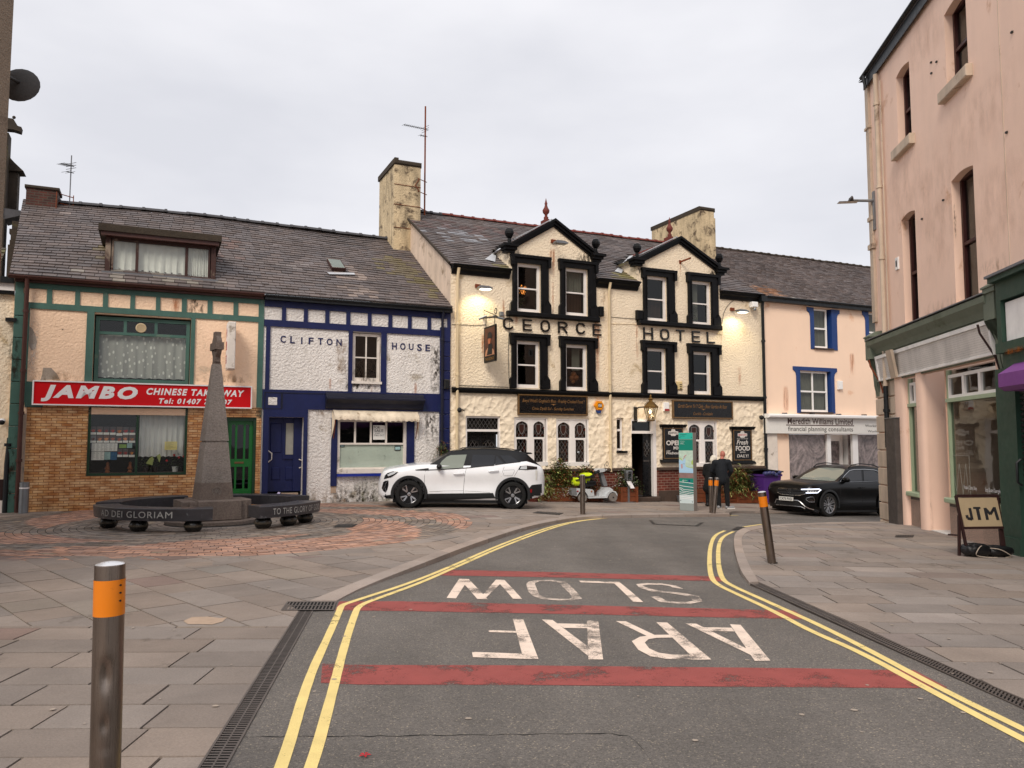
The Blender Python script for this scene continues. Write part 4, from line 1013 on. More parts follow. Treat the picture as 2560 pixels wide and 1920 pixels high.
mb=MB();mb.bar((xs_+.05,-.15,zt-.3),(xs_+.05,0,zt-.3),.04,.04);mb.bar((xs_+.05,-.15,zb_+.3),(xs_+.05,0,zb_+.3),.04,.04);mb.build('bracket','iron_dark',T2)
mb=MB();mb.bbox(xs_-.012,xs_,-.58,-.16,zb_+.04,zt-.04,.004);mb.build('face_panel','sign_white',T2)
mb=MB();hh=(zt-zb_-.2)/3
for k,chr_ in enumerate('外賣店'):
 z0=zt-.1-(k+1)*hh+.05
 text(mb,chr_,0,.34,0,hh-.1,0,off=.01,T=lambda v,z0=z0:V(xs_-.016,-.54+v.x,z0+v.z))
mb.build('characters','ink_red',T2,normals=False)
# ==== 2. WHITE AND BLUE HOUSE
C3=lambda x,y:(620+x/3.77,560+y/3.77)
C4=lambda x,y:(620+x/4.096,960+y/4.096)
B2=terrace('clifton_house','white rough rendered house with navy blue boards and a faded shop awning',SX1,SX2)
w1=fr_rect(C3,983,1252,1025,1488);dr2=fr_rect(C4,205,562,340,1140);sw2=fr_rect(C4,910,1620,360,905)
dr2=(dr2[0],dr2[1],.1,dr2[3])
zf0,zf1=FA.px(766,1024)[1],FA.px(766,976)[1]
mb=MB();wall(mb,SX1,SX2,-1,ZE1+.02,[w1,dr2+(.35,),sw2]);mb.build('wall','white_render',B2,normals=False)
z_t,z_b,z_bb=FA.px(*C3(960,832))[1],FA.px(*C3(960,950))[1],FA.px(*C3(945,1008))[1]
mb=MB();mb.box(SX1+.01,SX2,-.04,.01,z_t,ZE1-.02);mb.box(SX1+.01,SX2,-.042,.01,z_bb,z_b)
sqs=[(140,318),(357,525),(563,727),(765,925),(962,1128),(1162,1322),(1357,1506),(1540,1690),(1722,1877)]
prev=SX1+.01
for a,b in sqs+[(None,None)]:
 if a is None:mb.box(prev,SX2,-.04,.01,z_b,z_t);break
 a_,b_=FA.px(*C3(a,890))[0],FA.px(*C3(b,890))[0]
 if a_>prev:mb.box(prev,a_,-.04,.01,z_b,z_t)
 prev=b_
for a,b in ((165,205),(945,983),(1252,1303)):mb.box(FA.px(*C3(a,1250))[0],FA.px(*C3(b,1250))[0],-.04,.01,zf1,z_bb)
pil=FA.px(*C3(1806,1300))[0]
for k in range(14):za=-.5+k*.42;mb.bbox(pil,SX2-.01,-.06,.01,za,min(za+.41,z_bb),.012)
mb.box(SX1+.01,SX2-.01,-.045,.01,zf0,zf1);d0,d1=FA.px(*C4(145,700))[0],FA.px(*C4(603,700))[0]
mb.box(d0,dr2[0],-.05,.01,-.3,zf0);mb.box(dr2[1],d1,-.05,.01,-.3,zf0);mb.box(dr2[0],dr2[1],-.05,.01,dr2[3],zf0)
for a,b,c,d in ((848,910,350,1045),(1620,1697,350,1060)):
 r_=fr_rect(C4,a,b,c,d);mb.box(r_[0],r_[1],-.05,.01,r_[2],r_[3])
mb.build('timber_boards','blue_paint',B2)
r_=fr_rect(C4,848,900,985,1115);mb=MB();mb.box(r_[0],r_[1],-.02,.0,r_[2],r_[3]-.1);mb.build('rotten_post_foot','stain_base' if 'stain_base' in MT else 'mortar_patch',B2)
r_=fr_rect(C4,205,295,137,215);mb=MB();mb.box(r_[0],r_[1],-.052,-.045,r_[2],r_[3]);mb.build('unpainted_square','white_render',B2)
mb=MB();r_=fr_rect(C4,345,790,93,250);
for (a,b,c,d) in ((r_[0],r_[1],r_[3]-.02,r_[3]),(r_[0],r_[0]+.02,r_[2]-.02,r_[3])):mb.box(a,b,-.056,-.045,c,d)
r_=fr_rect(C4,165,342,85,258)
for (a,b,c,d) in ((r_[0],r_[1],r_[3]-.02,r_[3]),(r_[0],r_[1],r_[2],r_[2]+.02),(r_[0],r_[0]+.02,r_[2],r_[3]),(r_[1]-.02,r_[1],r_[2],r_[3])):mb.box(a,b,-.056,-.045,c,d)
mb.build('panel_beading','blue_dark',B2)
cb=fr_rect(C4,795,1795,95,262,.1);mb=MB()
mb.prism([(-.045,cb[2]),(-.12,cb[2]+.05),(-.16,cb[2]+.16),(-.3,cb[2]+.26),(-.3,cb[2]+.3),(-.16,cb[2]+.33),(-.14,cb[3]-.04),(-.045,cb[3])],cb[0],cb[1],'x');mb.build('cornice','blue_dark',B2)
zm=FA.px(*C3(1110,1258))[1];xm=(w1[0]+w1[1])/2
window(B2,w1[0]+.02,w1[1]-.02,w1[2]+.02,w1[3]-.02,.06,'white_old_paint',.075,(zm,),(xm,),.035,glass='glass')
mb=MB();mb.box(w1[0]-.02,w1[1]+.02,-.07,.06,w1[2]-.06,w1[2]+.01);mb.build('sill','white_old_paint',B2)
zt_=FA.px(*C4(1250,612))[1];wv=[FA.px(*C4(x,490))[0] for x in (1098,1260,1417)]
ws2=window(B2,sw2[0],sw2[1],sw2[2],sw2[3],-.0,'white_old_paint',.08,(zt_,),tuple((x,zt_,sw2[3]-.08) for x in wv),.05,glass='glass_clear',rd=.5,wname='shop_window',fb=.14)
mb=MB();mb.box(sw2[0]+.02,sw2[1]-.02,.05,.06,sw2[2]+.05,zt_-.02);mb.build('whitewashed_board','whitewash',ws2)
mb=MB();mb.box(sw2[0],sw2[1],-.1,0,sw2[2]-.02,sw2[2]+.1);mb.build('sill','white_old_paint',B2)
mb=MB();mb.box(sw2[0]-.0,sw2[1],-.12,0,sw2[2]-.1,sw2[2]-.025);mb.build('sill_trim','blue_bright',B2)
r_=fr_rect(C4,1280,1402,423,570,-.02);t=thing('notice','handwritten FOR SALE notice in the top light of the white shop window','notice',FA,(r_[0],.02,r_[2]));mb=MB();mb.box(r_[0],r_[1],.012,.016,r_[2],r_[3]);mb.build('sheet','paper_white',t)
mb=MB();tx(mb,C4,'FOR',1290,1350,430,458,-.01);tx(mb,C4,'SALE',1295,1385,465,492,-.01);tx(mb,C4,'0786 6 3417',1290,1392,518,535,-.01);tx(mb,C4,'01407',1300,1350,500,512,-.01);mb.build('handwriting','ink',t,normals=False)
for (a,b,c,d,lab) in ((1505,1566,632,680,'small dark teal alarm sticker at the top right of the whitewashed window'),(945,992,620,645,'small dark teal sticker at the top left of the whitewashed window')):
 r_=fr_rect(C4,a,b,c,d);t=tag(bpy.data.objects.new('sticker',None),lab,'sticker');SC.collection.objects.link(t);t.location=FA.w(r_[0],.035,r_[2]);t.rotation_euler=(0,0,FA.a);BASE[t.name]=V(r_[0],.035,r_[2]);mb=MB();mb.box(r_[0],r_[1],.03,.036,r_[2],r_[3]);mb.build('backing','ink',t);mb=MB();mb.box(r_[0]+.015,r_[1]-.015,.026,.03,r_[2]+.02,r_[3]-.03);mb.build('print','print_teal',t)
AW=thing('awning','dirty cream folded shop awning over the whitewashed window','awning',FA,(sw2[0],0,sw2[3]))
mat('awning_cloth','ecdcc4',.85,.25,2.2,.5,9,streak=.3,dirt='8a6f50',dirtamt=.12,ds=3)
ax0,ax1=FA.px(*C4(865,300))[0],FA.px(*C4(1725,320))[0];za,zv=FA.px(*C4(1290,272))[1],FA.px(*C4(1290,372),.3)[1]
N=60;vs=[]
for (y,z,k) in ((-.05,za,0),(-.12,za-.03,0),(-.25,za-.13,1),(-.28,za-.17,1),(-.29,zv+.02,2),(-.285,zv,3)):
 for i in range(N+1):
  u=i/N;x=ax0+(ax1-ax0)*u;vs.append(V(x,y+.008*math.sin(u*70)*(k>0)+.01*math.sin(u*23),z+(.014*math.sin(u*95) if k==3 else 0)+.012*math.sin(u*9)*(k>0)-(.03*u if k else .02*u)))
mb=MB();mb.add(vs,[(j*(N+1)+i,j*(N+1)+i+1,(j+1)*(N+1)+i+1,(j+1)*(N+1)+i) for j in range(5) for i in range(N)]);mb.build('cloth','awning_cloth',AW,smooth=60,normals=False)
mb=MB()
for x,s_ in ((ax0,-1),(ax1,1)):
 zb2=za-.8
 mb.face([V(x+.02*s_,-.03,za),V(x,-.28,za-.16),V(x-.03*s_,-.24,zv+.0),V(x+.03*s_,-.04,zb2)]);mb.face([V(x-.02,-.05,za-.1),V(x+.05,-.12,za-.25),V(x+.04,-.05,zb2+.05)])
 mb.build('side_flap','awning_cloth',AW,normals=False);mb=MB()
for x in (ax0+.03,ax1-.03):mb=MB();mb.tube([(x,-.04,za-.78),(x,-.2,za-.45),(x,-.25,za-.16)],.012,6);mb.build('awning_arm','rust',AW)
a,b,c,d=dr2;mb=MB();y=.24;xm2=a+(b-a)*.47;e_=c+.22
LO=[fr_rect(C4,240,330,850,985,-y),fr_rect(C4,380,480,850,985,-y),fr_rect(C4,228,345,400,705,-y)];gl=fr_rect(C4,388,490,402,722,-y)
mb.box(a,b,y+.02,y+.05,e_,d)
dw=(a+b)/2
for (p,q) in ((a,a+.05),(b-.22,b)):mb.box(p,q,y-.03,y+.02,e_,d)
for r_ in LO:mb.bbox(r_[0],r_[1],y,y+.02,r_[2],r_[3],.02)
mb.box(gl[0]-.07,gl[0]-.015,y,y+.02,gl[2]-.03,d-.02);mb.box(gl[0]-.07,b-.22,y-.01,y+.02,gl[2]-.12,gl[2]-.03)
mb.build('door','blue_paint',B2);do=bpy.context.scene.objects['door'] if False else None
mb=MB();mb.box(gl[0],gl[1],y+.012,y+.018,gl[2],gl[3]);mb.build('door_glass','curtain_dull',B2)
for (X,Y0,Y1) in ((205,682,800),(522,772,860)):
 p0,p1=FA.px(*C4(X,Y0),-y+.05),FA.px(*C4(X+18,Y1),-y+.05);pm=(p0[0]+.09,(p0[1]+p1[1])/2)
 mb=MB();mb.tube([(p0[0],y-.05,p0[1]),(pm[0],y-.1,pm[1]+.08),(pm[0],y-.1,pm[1]-.08),(p0[0]+.01,y-.05,p1[1])],.016,8);mb.build('door_handle','white_old_paint',B2,smooth=True)
mb=MB();mb.box(a-.25,b+.28,-.25,.5,-.3,c-.02);mb.bbox(a-.05,b+.05,-.1,.5,c-.3,c+.02,.02);mb.build('doorstep','stone_cap',B2)
mb=MB();mb.box(a-.05,b+.05,.42,.9,c,d);mb.build('room','dark_room',B2)
r_=fr_rect(C4,340,510,1080,1132,-.12);t=thing('concrete_block','pale hollow concrete block lying under the blue door','block',FA,(r_[0],.12,c))
mb=MB();zz=c+.01;x0,x1=r_[0],r_[1];h=.17
hl=[(x0+.06,x0+.19,zz+.045,zz+h-.045),(x1-.2,x1-.06,zz+.045,zz+h-.045)]
wall(mb,x0,x1,zz,zz+h,hl,y=.06,rev=.14);mb.face([V(x0,.06,zz+h),V(x1,.06,zz+h),V(x1,.22,zz+h),V(x0,.22,zz+h)]);mb.face([V(x0,.06,zz),V(x0,.22,zz),V(x0,.22,zz+h),V(x0,.06,zz+h)]);mb.box(x0+.01,x1-.01,.2,.215,zz+.01,zz+h-.01);mb.build('block_body','mortar_patch',t,normals=False)
r_=fr_rect(C4,262,335,1080,1140,0);t=thing('paper_sheet','crumpled lilac paper leaning on the concrete block','paper',FA,(r_[0],0,c));mat('paper_lilac','c6b9dc',.8)
mb=MB();mb.add([V(r_[0],-.03,c+.015),V(r_[1]-.1,-.05,c+.012),V(r_[1],.03,c+.2),V(r_[0]+.12,.05,c+.22),V((r_[0]+r_[1])/2,-.03,c+.1)],[(0,1,4),(1,2,4),(2,3,4),(3,0,4)]);mb.build('sheet','paper_lilac',t,normals=False)
mb=MB()
for ch_,a,b,c,d in (('C',305,357,1052,1118),('L',398,443,1058,1124),('I',501,513,1066,1130),('F',571,617,1070,1134),('T',660,708,1074,1138),('O',742,797,1080,1142),('N',833,883,1084,1148),('H',1358,1403,1118,1182),('O',1434,1485,1122,1186),('U',1517,1560,1128,1188),('S',1595,1640,1132,1196),('E',1673,1716,1136,1198)):
 mb=MB();tx(mb,C3,ch_,a,b,c,d,.012,off=.02,depth=.012);mb.build('painted_letter','ink_blue',B2,normals=False)
for (a,b,c,d,m,f) in ((855,948,900,972,'stain_soot','up'),(838,868,840,965,'stain_damp','all'),(1075,1102,850,985,'stain_soot','all'),(820,960,1200,1262,'stain_soot','up'),(766,900,1215,1262,'stain_damp','up'),(870,1010,1185,1262,'stain_moss','up'),(768,825,1026,1050,'stain_damp','down'),(1060,1100,1030,1120,'stain_soot','down'),(1035,1043,955,985,'stain_rust','all'),(822,829,945,975,'stain_rust','all'),(926,932,955,982,'stain_rust','all')):decal(B2,FA,a,b,c,d,m,.01,'weather_stain',f)
mb=MB();slates(mb,None,None,f1b,LR+.25,SX1,SX2-.02,.205,.3,SLC,patch=((7.85,1.3,.55,1.7,(.3,.235,.2),.6),(9.6,3.2,.75,1.5,(.2,.165,.08),.6),(10.1,1.7,.4,1.2,(.19,.16,.08),.6),(6.0,2.2,1.2,.5,(.22,.19,.18),.25)))
rf2=mb.build('roof','slate',B2,normals=False)
mb=MB();mb.face([f1(SX1,0,-.02),f1(SX2,0,-.02),f1(SX2,LR+.3,-.02),f1(SX1,LR+.3,-.02)]);mb.build('roof_boards','dark_room',B2,normals=False)
mb=MB();ridge(mb,f1(SX1,LR+.2,.05),f1(9.86,LR+.2,.05),.13,10);mb.build('ridge_tiles','ridge_grey',rf2,smooth=True)
mb=MB();mb.box(SX1,SX2,-.2,-.04,ZE1-.13,ZE1+.0);gutter(mb,SX1,SX2-.05,-.19,ZE1-.02,.06);mb.build('gutter','black_pipe',B2)
sk=[roofhit(FA,*C3(x,y),ZE1+.06,SL1,-.22) for x,y in ((740,350),(868,360),(922,445),(788,437))];nrm=V(0,-SL1,1).normalized()
mb=MB();mb.add(sk+[p+nrm*.09 for p in sk],[(4,5,6,7),(0,1,5,4),(1,2,6,5),(2,3,7,6),(3,0,4,7)]);s_=mb.build('skylight','brown_frame',rf2)
ce=sum(sk,V(0,0,0))/4;mb=MB();mb.face([ce+(p-ce)*.86+nrm*.096 for p in sk]);mb.build('pane','glass',s_,normals=False);mb=MB();mb.face([ce+(p-ce)*.87+nrm*.092 for p in sk]);mb.build('pane_backing','whitewash',s_,normals=False)
fl=[roofhit(FA,*C3(x,y),ZE1+.06,SL1,-.22) for x,y in ((745,460),(1000,465),(1010,482),(765,478))];mb=MB();mb.add([p+nrm*.02 for p in fl],[(0,1,2,3)]);mb.build('flashing','lead_bright',rf2,normals=False)
mb=MB();px0=FA.px(*C3(1823,900))[0];pipe(mb,[(px0,-.17,ZE1-.08),(px0,-.1,ZE1-.35),(px0,-.1,.2)],.04,[(px0,-.1,z) for z in (4.6,3.2,2,1)]);mb.build('downpipe','blue_dark',B2,smooth=True)
def boxthing(name,label,cat,fr,r,y0,y1,m,bev=.01,extra=None,part='casing'):
 t=thing(name,label,cat,fr,(r[0],y1,r[2]));mb=MB();mb.bbox(r[0],r[1],y0,y1,r[2],r[3],bev);mb.build(part,m,t);
 if extra:extra(t,r)
 return t
boxthing('meter_box','small dark grey meter box on the blue corner pilaster','meter box',FA,fr_rect(C3,1850,1898,1465,1555,.12),-.15,-.06,'iron_dark',.02,lambda t,r:(lambda m_:(m_.box(r[0]+.02,r[1]-.02,-.156,-.15,r[2]+.03,r[3]-.03),m_.build('cover_plate','black_pipe',t)))(MB()))
fp=FA.px(1106,1120,.2);t=thing('wall_fern','drooping fern in a wall basket above the white car','plant',FA,(fp[0],-.06,fp[1]-.1))
mb=MB();mb.sphere((fp[0],-.2,fp[1]-.02),.13,8,sz=.7);mb.build('basket','iron_dark',t,smooth=True)
plant(t,fp[0],-.22,fp[1]-.22,.62,.42,420,['leaf_green','leaf_russet','leaf_dark'],.05,1.2,True,5,.4)
# ==== 3. THE HOTEL
C5=lambda x,y:(1000+x/3.319,500+y/3.319)
C6=lambda x,y:(1480+x/3.318,500+y/3.318)
C7=lambda x,y:(1480+x/4.88,960+y/4.88)
C8=lambda x,y:(1100+x/4.809,960+y/4.809)
B3=terrace('hotel_building','cream pub hotel with black window surrounds and two pointed gables',SX2,SX3)
ZE3=6.8;SLG=(9.8-6.82)/5.2;zsc=3.175;zbr=FA.px(1560,1170)[1];ztop=9.81
wl=[]
for fn,fr_,su in ((C5,(965,1167,530,932),(915,1240,465,940)),(C5,(1365,1557,570,962),(1312,1632,507,965)),(C6,(448,620,635,1005),(407,690,578,1005)),(C6,(820,985,675,1037),(780,1050,615,1040)),(C5,(960,1158,1170,1560),(907,1232,1112,1560)),(C5,(1368,1552,1200,1580),(1317,1627,1140,1582)),(C6,(448,612,1230,1602),(403,688,1173,1602)),(C6,(832,985,1260,1612),(788,1058,1198,1612))):
 wl.append((fr_rect(fn,*fr_),fr_rect(fn,*su)))
L1,L2=fr_rect(C8,308,728,385,1250),fr_rect(C7,485,787,430,1375)
pr_=[fr_rect(C8,892,1300,400,985),fr_rect(C8,1398,1795,415,985),fr_rect(C7,1172,1535,450,1005)];sm_=fr_rect(C7,302,388,412,815)
L1=(L1[0],L1[1],gz(-.5,22)+.05,L1[3]);L2=(L2[0],L2[1],L2[2],L2[3])
hol=[f for f,s in wl];zt3=ZE3-.05
mb=MB();wall(mb,SX2,SX3,zsc,zt3,[(f[0],f[1],f[2],min(f[3],zt3)) for f in hol[:4]]+hol[4:],rev=.17)
DO=[]
for apx,le,re_,fs in (((1290,150),(868,385),(1648,445),hol[0:2]),((740,297),(345,500),(1080,560),hol[2:4])):
 fn=C5 if le[0]==868 else C6
 ap=FA.px(*fn(*apx),.15);l_,r_=FA.px(*fn(*le),.15),FA.px(*fn(*re_),.15)
 xm=ap[0];hw=(r_[0]-l_[0])/2-.12;ze=(l_[1]+r_[1])/2+.02;DO.append((xm,hw,ze,ap[1],fs))
 a,b=xm-hw,xm+hw
 xs=[a,fs[0][0],fs[0][1],fs[1][0],fs[1][1],b]
 for k in range(5):
  if k in (1,3):mb.face([V(xs[k],0,fs[k//2][3]),V(xs[k+1],0,fs[k//2][3]),V(xs[k+1],0,ze),V(xs[k],0,ze)])
  else:mb.face([V(xs[k],0,zt3),V(xs[k+1],0,zt3),V(xs[k+1],0,ze),V(xs[k],0,ze)])
 mb.face([V(a,0,ze),V(b,0,ze),V(xm,0,ap[1]-.1)])
 for f in fs:
  for x in (f[0],f[1]):mb.face([V(x,0,zt3),V(x,.17,zt3),V(x,.17,f[3]),V(x,0,f[3])])
  mb.face([V(f[0],0,f[3]),V(f[1],0,f[3]),V(f[1],.17,f[3]),V(f[0],.17,f[3])])
mb.build('upper_wall','cream_render',B3,normals=False)
mb=MB()
for xm,hw,ze,za,fs in DO:
 for x in (xm-hw,xm+hw):mb.face([V(x,0,zt3-.1),V(x,3,zt3-.1),V(x,3,ze),V(x,0,ze)])
mb.build('dormer_cheek','cream_render',B3,normals=False)
mb=MB();wall(mb,SX2,SX3,zbr,zsc,[L1[:4],L2[:4]]+pr_+[sm_],rev=.17);mb.build('stucco_wall','swirl_stucco',B3,normals=False)
mb=MB();wall(mb,SX2,SX3,-1,zbr-.1,[(L1[0],L1[1],L1[2],zbr-.1),(L2[0]-.0,L2[1],L2[2],zbr-.1)],y=-.06,rev=.25);mb.build('brick_plinth','brick_red',B3,normals=False)
mb=MB()
for a,b in ((SX2,L1[0]-.02),(L1[1]+.02,L2[0]-.02),(L2[1]+.02,SX3)):mb.bbox(a,b,-.13,.02,zbr-.1,zbr+.005,.02)
mb.build('plinth_capping','stone_cap',B3)
gf=lambda x:gz(*FA.w(x,0,0)[:2])
mb=MB();mb.box(L2[1]+.02,FA.px(1700,1240)[0],-.075,.0,-1,gf(17)+.32);mb.build('plinth_foot','stone_cap',B3)
mb=MB();sx=SX2;mb.face([V(sx,0,2),V(sx,5.2,2),V(sx,10,2),V(sx,10,6.9),V(sx,5.2,9.8),V(sx,0,6.8)]);mb.build('gable_wall','cream_side',B3,normals=False)
mb=MB();mb.face([V(SX3,0,-1),V(SX3,10,-1),V(SX3,10,6.8),V(SX3,5.2,9.75),V(SX3,0,6.8)]);mb.build('party_wall','cream_side',B3,normals=False)
f3=slope(ZE3+.04,SLG,-.16,None,.02);LR3=math.hypot(5.36,5.36*SLG)
def dcut(x,v,c):
 z=f3(x,v,0).z
 for xm,hw,ze,za,fs in DO:
  if z<za-.06-(za-ze)/(hw+.12)*abs(x-xm)+.1 and xm-hw-.18<x<xm+hw+.18:
   a,b=xm-hw,xm+hw
   if x<xm:return clip(c,[(a-9,-9),(a,-9),(a,99),(a-9,99)])
   return clip(c,[(b,-9),(b+9,-9),(b+9,99),(b,99)])
 return c
mb=MB();slates(mb,None,None,f3,LR3,SX2-.1,SX3,.215,.32,SLC,cut=dcut,patch=((11.6,3.6,1.1,1.6,(.36,.37,.4),.45),(12.4,4.6,2.2,.9,(.17,.1,.09),.6),(11.9,1.0,1.2,.6,(.24,.22,.21),.5),(12.35,.3,.45,.5,(.27,.24,.09),.7),(16.6,.6,.9,.5,(.27,.24,.09),.5),(15.8,3.2,.6,2.4,(.25,.2,.19),.3)))
rf3=mb.build('roof','slate',B3,normals=False)
mb=MB()
for a,b in ((SX2-.1,DO[0][0]-DO[0][1]),(DO[0][0]+DO[0][1],DO[1][0]-DO[1][1]),(DO[1][0]+DO[1][1],SX3)):mb.face([f3(a,0,-.02),f3(b,0,-.02),f3(b,LR3,-.02),f3(a,LR3,-.02)])
for q in DO:mb.face([f3(q[0]-q[1],2.2,-.02),f3(q[0]+q[1],2.2,-.02),f3(q[0]+q[1],LR3,-.02),f3(q[0]-q[1],LR3,-.02)])
mb.face([f3(SX2,LR3,-.02),f3(SX3,LR3,-.02),V(SX3,11,6.5),V(SX2,11,6.5)]);mb.build('roof_boards','dark_room',B3,normals=False)
mb=MB();ridge(mb,f3(10.85,LR3,.03),f3(11.9,LR3,.03),.13,3);mb.build('ridge_tiles','ridge_grey',rf3,smooth=True)
mb=MB();ridge(mb,f3(11.9,LR3,.03),f3(SX3,LR3,.03),.13,24);mb.build('ridge_tiles','terracotta',rf3,smooth=True,label='red ridge tiles')
mb=MB();mb.bar(f3(SX2-.1,0,.03),f3(SX2-.1,LR3,.03),.05,.05);mb.build('verge','cap_soot',rf3)
segs=[(SX2+.02,DO[0][0]-DO[0][1]),(DO[0][0]+DO[0][1],DO[1][0]-DO[1][1]),(DO[1][0]+DO[1][1],SX3)]
for a,b in segs:
 mb=MB();mb.prism([(0,ZE3-.22),(-.06,ZE3-.2),(-.1,ZE3-.1),(-.17,ZE3-.06),(-.2,ZE3+.04),(0,ZE3+.06)],a,b,'x');gutter(mb,a,b,-.2,ZE3+.04,.05);mb.build('eaves_cornice','black_paint',B3)
for k,(xm,hw,ze,za,fs) in enumerate(DO):
 sd_=(za-ze)/(hw+.12);nb=[]
 for s_ in (-1,1):
  L_=14;mb=MB()
  def fd(x,v,h,s_=s_,xm=xm,za=za,sd_=sd_):
   c_,q_=1/math.hypot(1,sd_),sd_/math.hypot(1,sd_);W=(hw+.1)
   return V(xm+s_*(W-v*c_)+s_*h*q_,x,za-.06-sd_*W+v*q_+h*c_)
  Ld=math.hypot(hw+.1,(hw+.1)*sd_)
  slates(mb,None,None,fd,Ld,.02,.3+(ze-ZE3)/SLG+.2,.2,.3,SLC,x1r=(za-.06-ZE3)/SLG+.1,patch=((1.0,.4,1.2,.5,(.27,.24,.09),.4),));mb.build('dormer_roof','slate',B3,normals=False)
  mb=MB();e0=V(xm+s_*(hw+.16),0,za-sd_*(hw+.16));top=V(xm,0,za)
  n=V(-s_*0-0,0,0);t=(top-e0).normalized();dn=V(-s_*t.z*-1,0,0)
  dn=V(t.z*s_*-1,0,abs(t.x))*-1 if False else Vector((-s_*abs(t.z),0,-abs(t.x)))
  for y0,y1,h0,h1 in ((-.17,.06,0,.075),(-.11,.05,.075,.155),(-.06,.04,.155,.21)):
   q=[e0+dn*h0,top+V(0,0,-h0/abs(t.x)),top+V(0,0,-h1/abs(t.x)),e0+dn*h1];mb.add([V(p.x,y,p.z) for y in (y0,y1) for p in q],[(0,1,2,3),(7,6,5,4),(0,4,5,1),(1,5,6,2),(2,6,7,3),(3,7,4,0)])
  mb.build('gable_coping','black_paint',B3)
  mb=MB();mb.box(xm+s_*(hw+.02)-.24,xm+s_*(hw+.02)+.24,-.24,.2,ze-.05,ze+.03);mb.box(xm+s_*hw-.2,xm+s_*hw+.2,-.17,.18,ze-.14,ze-.05);mb.box(xm+s_*hw-.16,xm+s_*hw+.16,-.1,.16,ze-.22,ze-.14)
  kb=mb.build('gable_kneeler','black_paint',B3)
  mb=MB();c_=(xm+s_*hw,-.02,ze+.03);mb.lathe([(.12,0),(.12,.04),(.06,.08),(.05,.2),(.09,.23),(.07,.26)],12,c_);mb.build('finial_stem','black_paint',kb,smooth=True)
  mb=MB();rr=.17;r3=random.Random(k*2+s_)
  mb.lathe([(.02,.22),(.1,.25),(.14,.33),(.14,.4),(.095,.49),(.02,.52)],7,c_,a0=.3+s_);mb.build('finial_ball','black_paint',kb)
 mb=MB();mb.bar((xm-hw-.05,.12,za-sd_*(hw+.0)+.03),(xm,.12,za+.03),.04,.03);mb.bar((xm+hw+.05,.12,za-sd_*(hw+.0)+.03),(xm,.12,za+.03),.04,.03);mb.build('lead_edge','lead_bright',B3)
 mb=MB();ridge(mb,(xm,.55,za-.06),(xm,(za-.06-ZE3)/SLG,za-.06),.1,10);mb.build('dormer_ridge','terracotta',rf3,smooth=True)
 mb=MB();c_=(xm,.5,za-.08);mb.box(xm-.07,xm+.07,.4,.75,za-.12,za+.12)
 mb.lathe([(.07,.1),(.075,.28),(.045,.3),(.045,.36),(.1,.42),(.115,.5),(.06,.6),(.035,.68),(.05,.72),(.03,.78),(.004,.9)],14,c_);mb.build('ridge_finial','terracotta',rf3,smooth=50)
 lp=[C5(x,y) for x,y in ((705,490),(735,468),(845,385),(872,380),(862,412),(798,455),(790,512))] if k==0 else [C6(x,y) for x,y in ((188,590),(215,562),(312,462),(347,458),(335,480),(268,560),(245,606))]
 mb=MB();mb.face([roofhit(FA,x,y,ZE3+.1,SLG,-.16) for x,y in lp]);mb.build('lead_flashing','lead_bright',rf3,normals=False)
def surround(f,s,low,k):
 mb=MB();x0,x1,zt=s[0],s[1],s[3];zb=f[2]-.02
 bt=.13
 mb.box(x0+.06,f[0],-.08,.02,zb,f[3]);mb.box(f[1],x1-.06,-.08,.02,zb,f[3]);mb.box(x0+.06,x1-.06,-.08,.02,f[3],zt-.08)
 mb.box(x0-.02,x1+.02,-.13,.02,zt-.09,zt)
 mb.box(x0+.0,x0+.1,-.14,.02,zt-.34,zt-.09);mb.box(x1-.1,x1,-.14,.02,zt-.34,zt-.09)
 mb.box(x0+.0,f[0]-.03,-.13,.02,zb,zb+.28);mb.box(f[1]+.03,x1,-.13,.02,zb,zb+.28)
 mb.prism([(x0+.0,zb+.28),(x0+.16,zb+.28),(x0+.1,zb+.42)],-.12,.0);mb.prism([(x1-.16,zb+.28),(x1,zb+.28),(x1-.1,zb+.42)],-.12,.0)
 for x in (f[0]-.035,f[1]+.005):mb.box(x,x+.03,-.1,.0,zb+.28,f[3]+.02)
 return mb.build('window_surround','black_paint',B3)
cur={1:[(.0,1,.52,1,'curtain_dull')],3:[(0,.55,.0,1,'curtain_dull')],5:[(.45,.9,.45,1,'curtain_dull')],0:None}
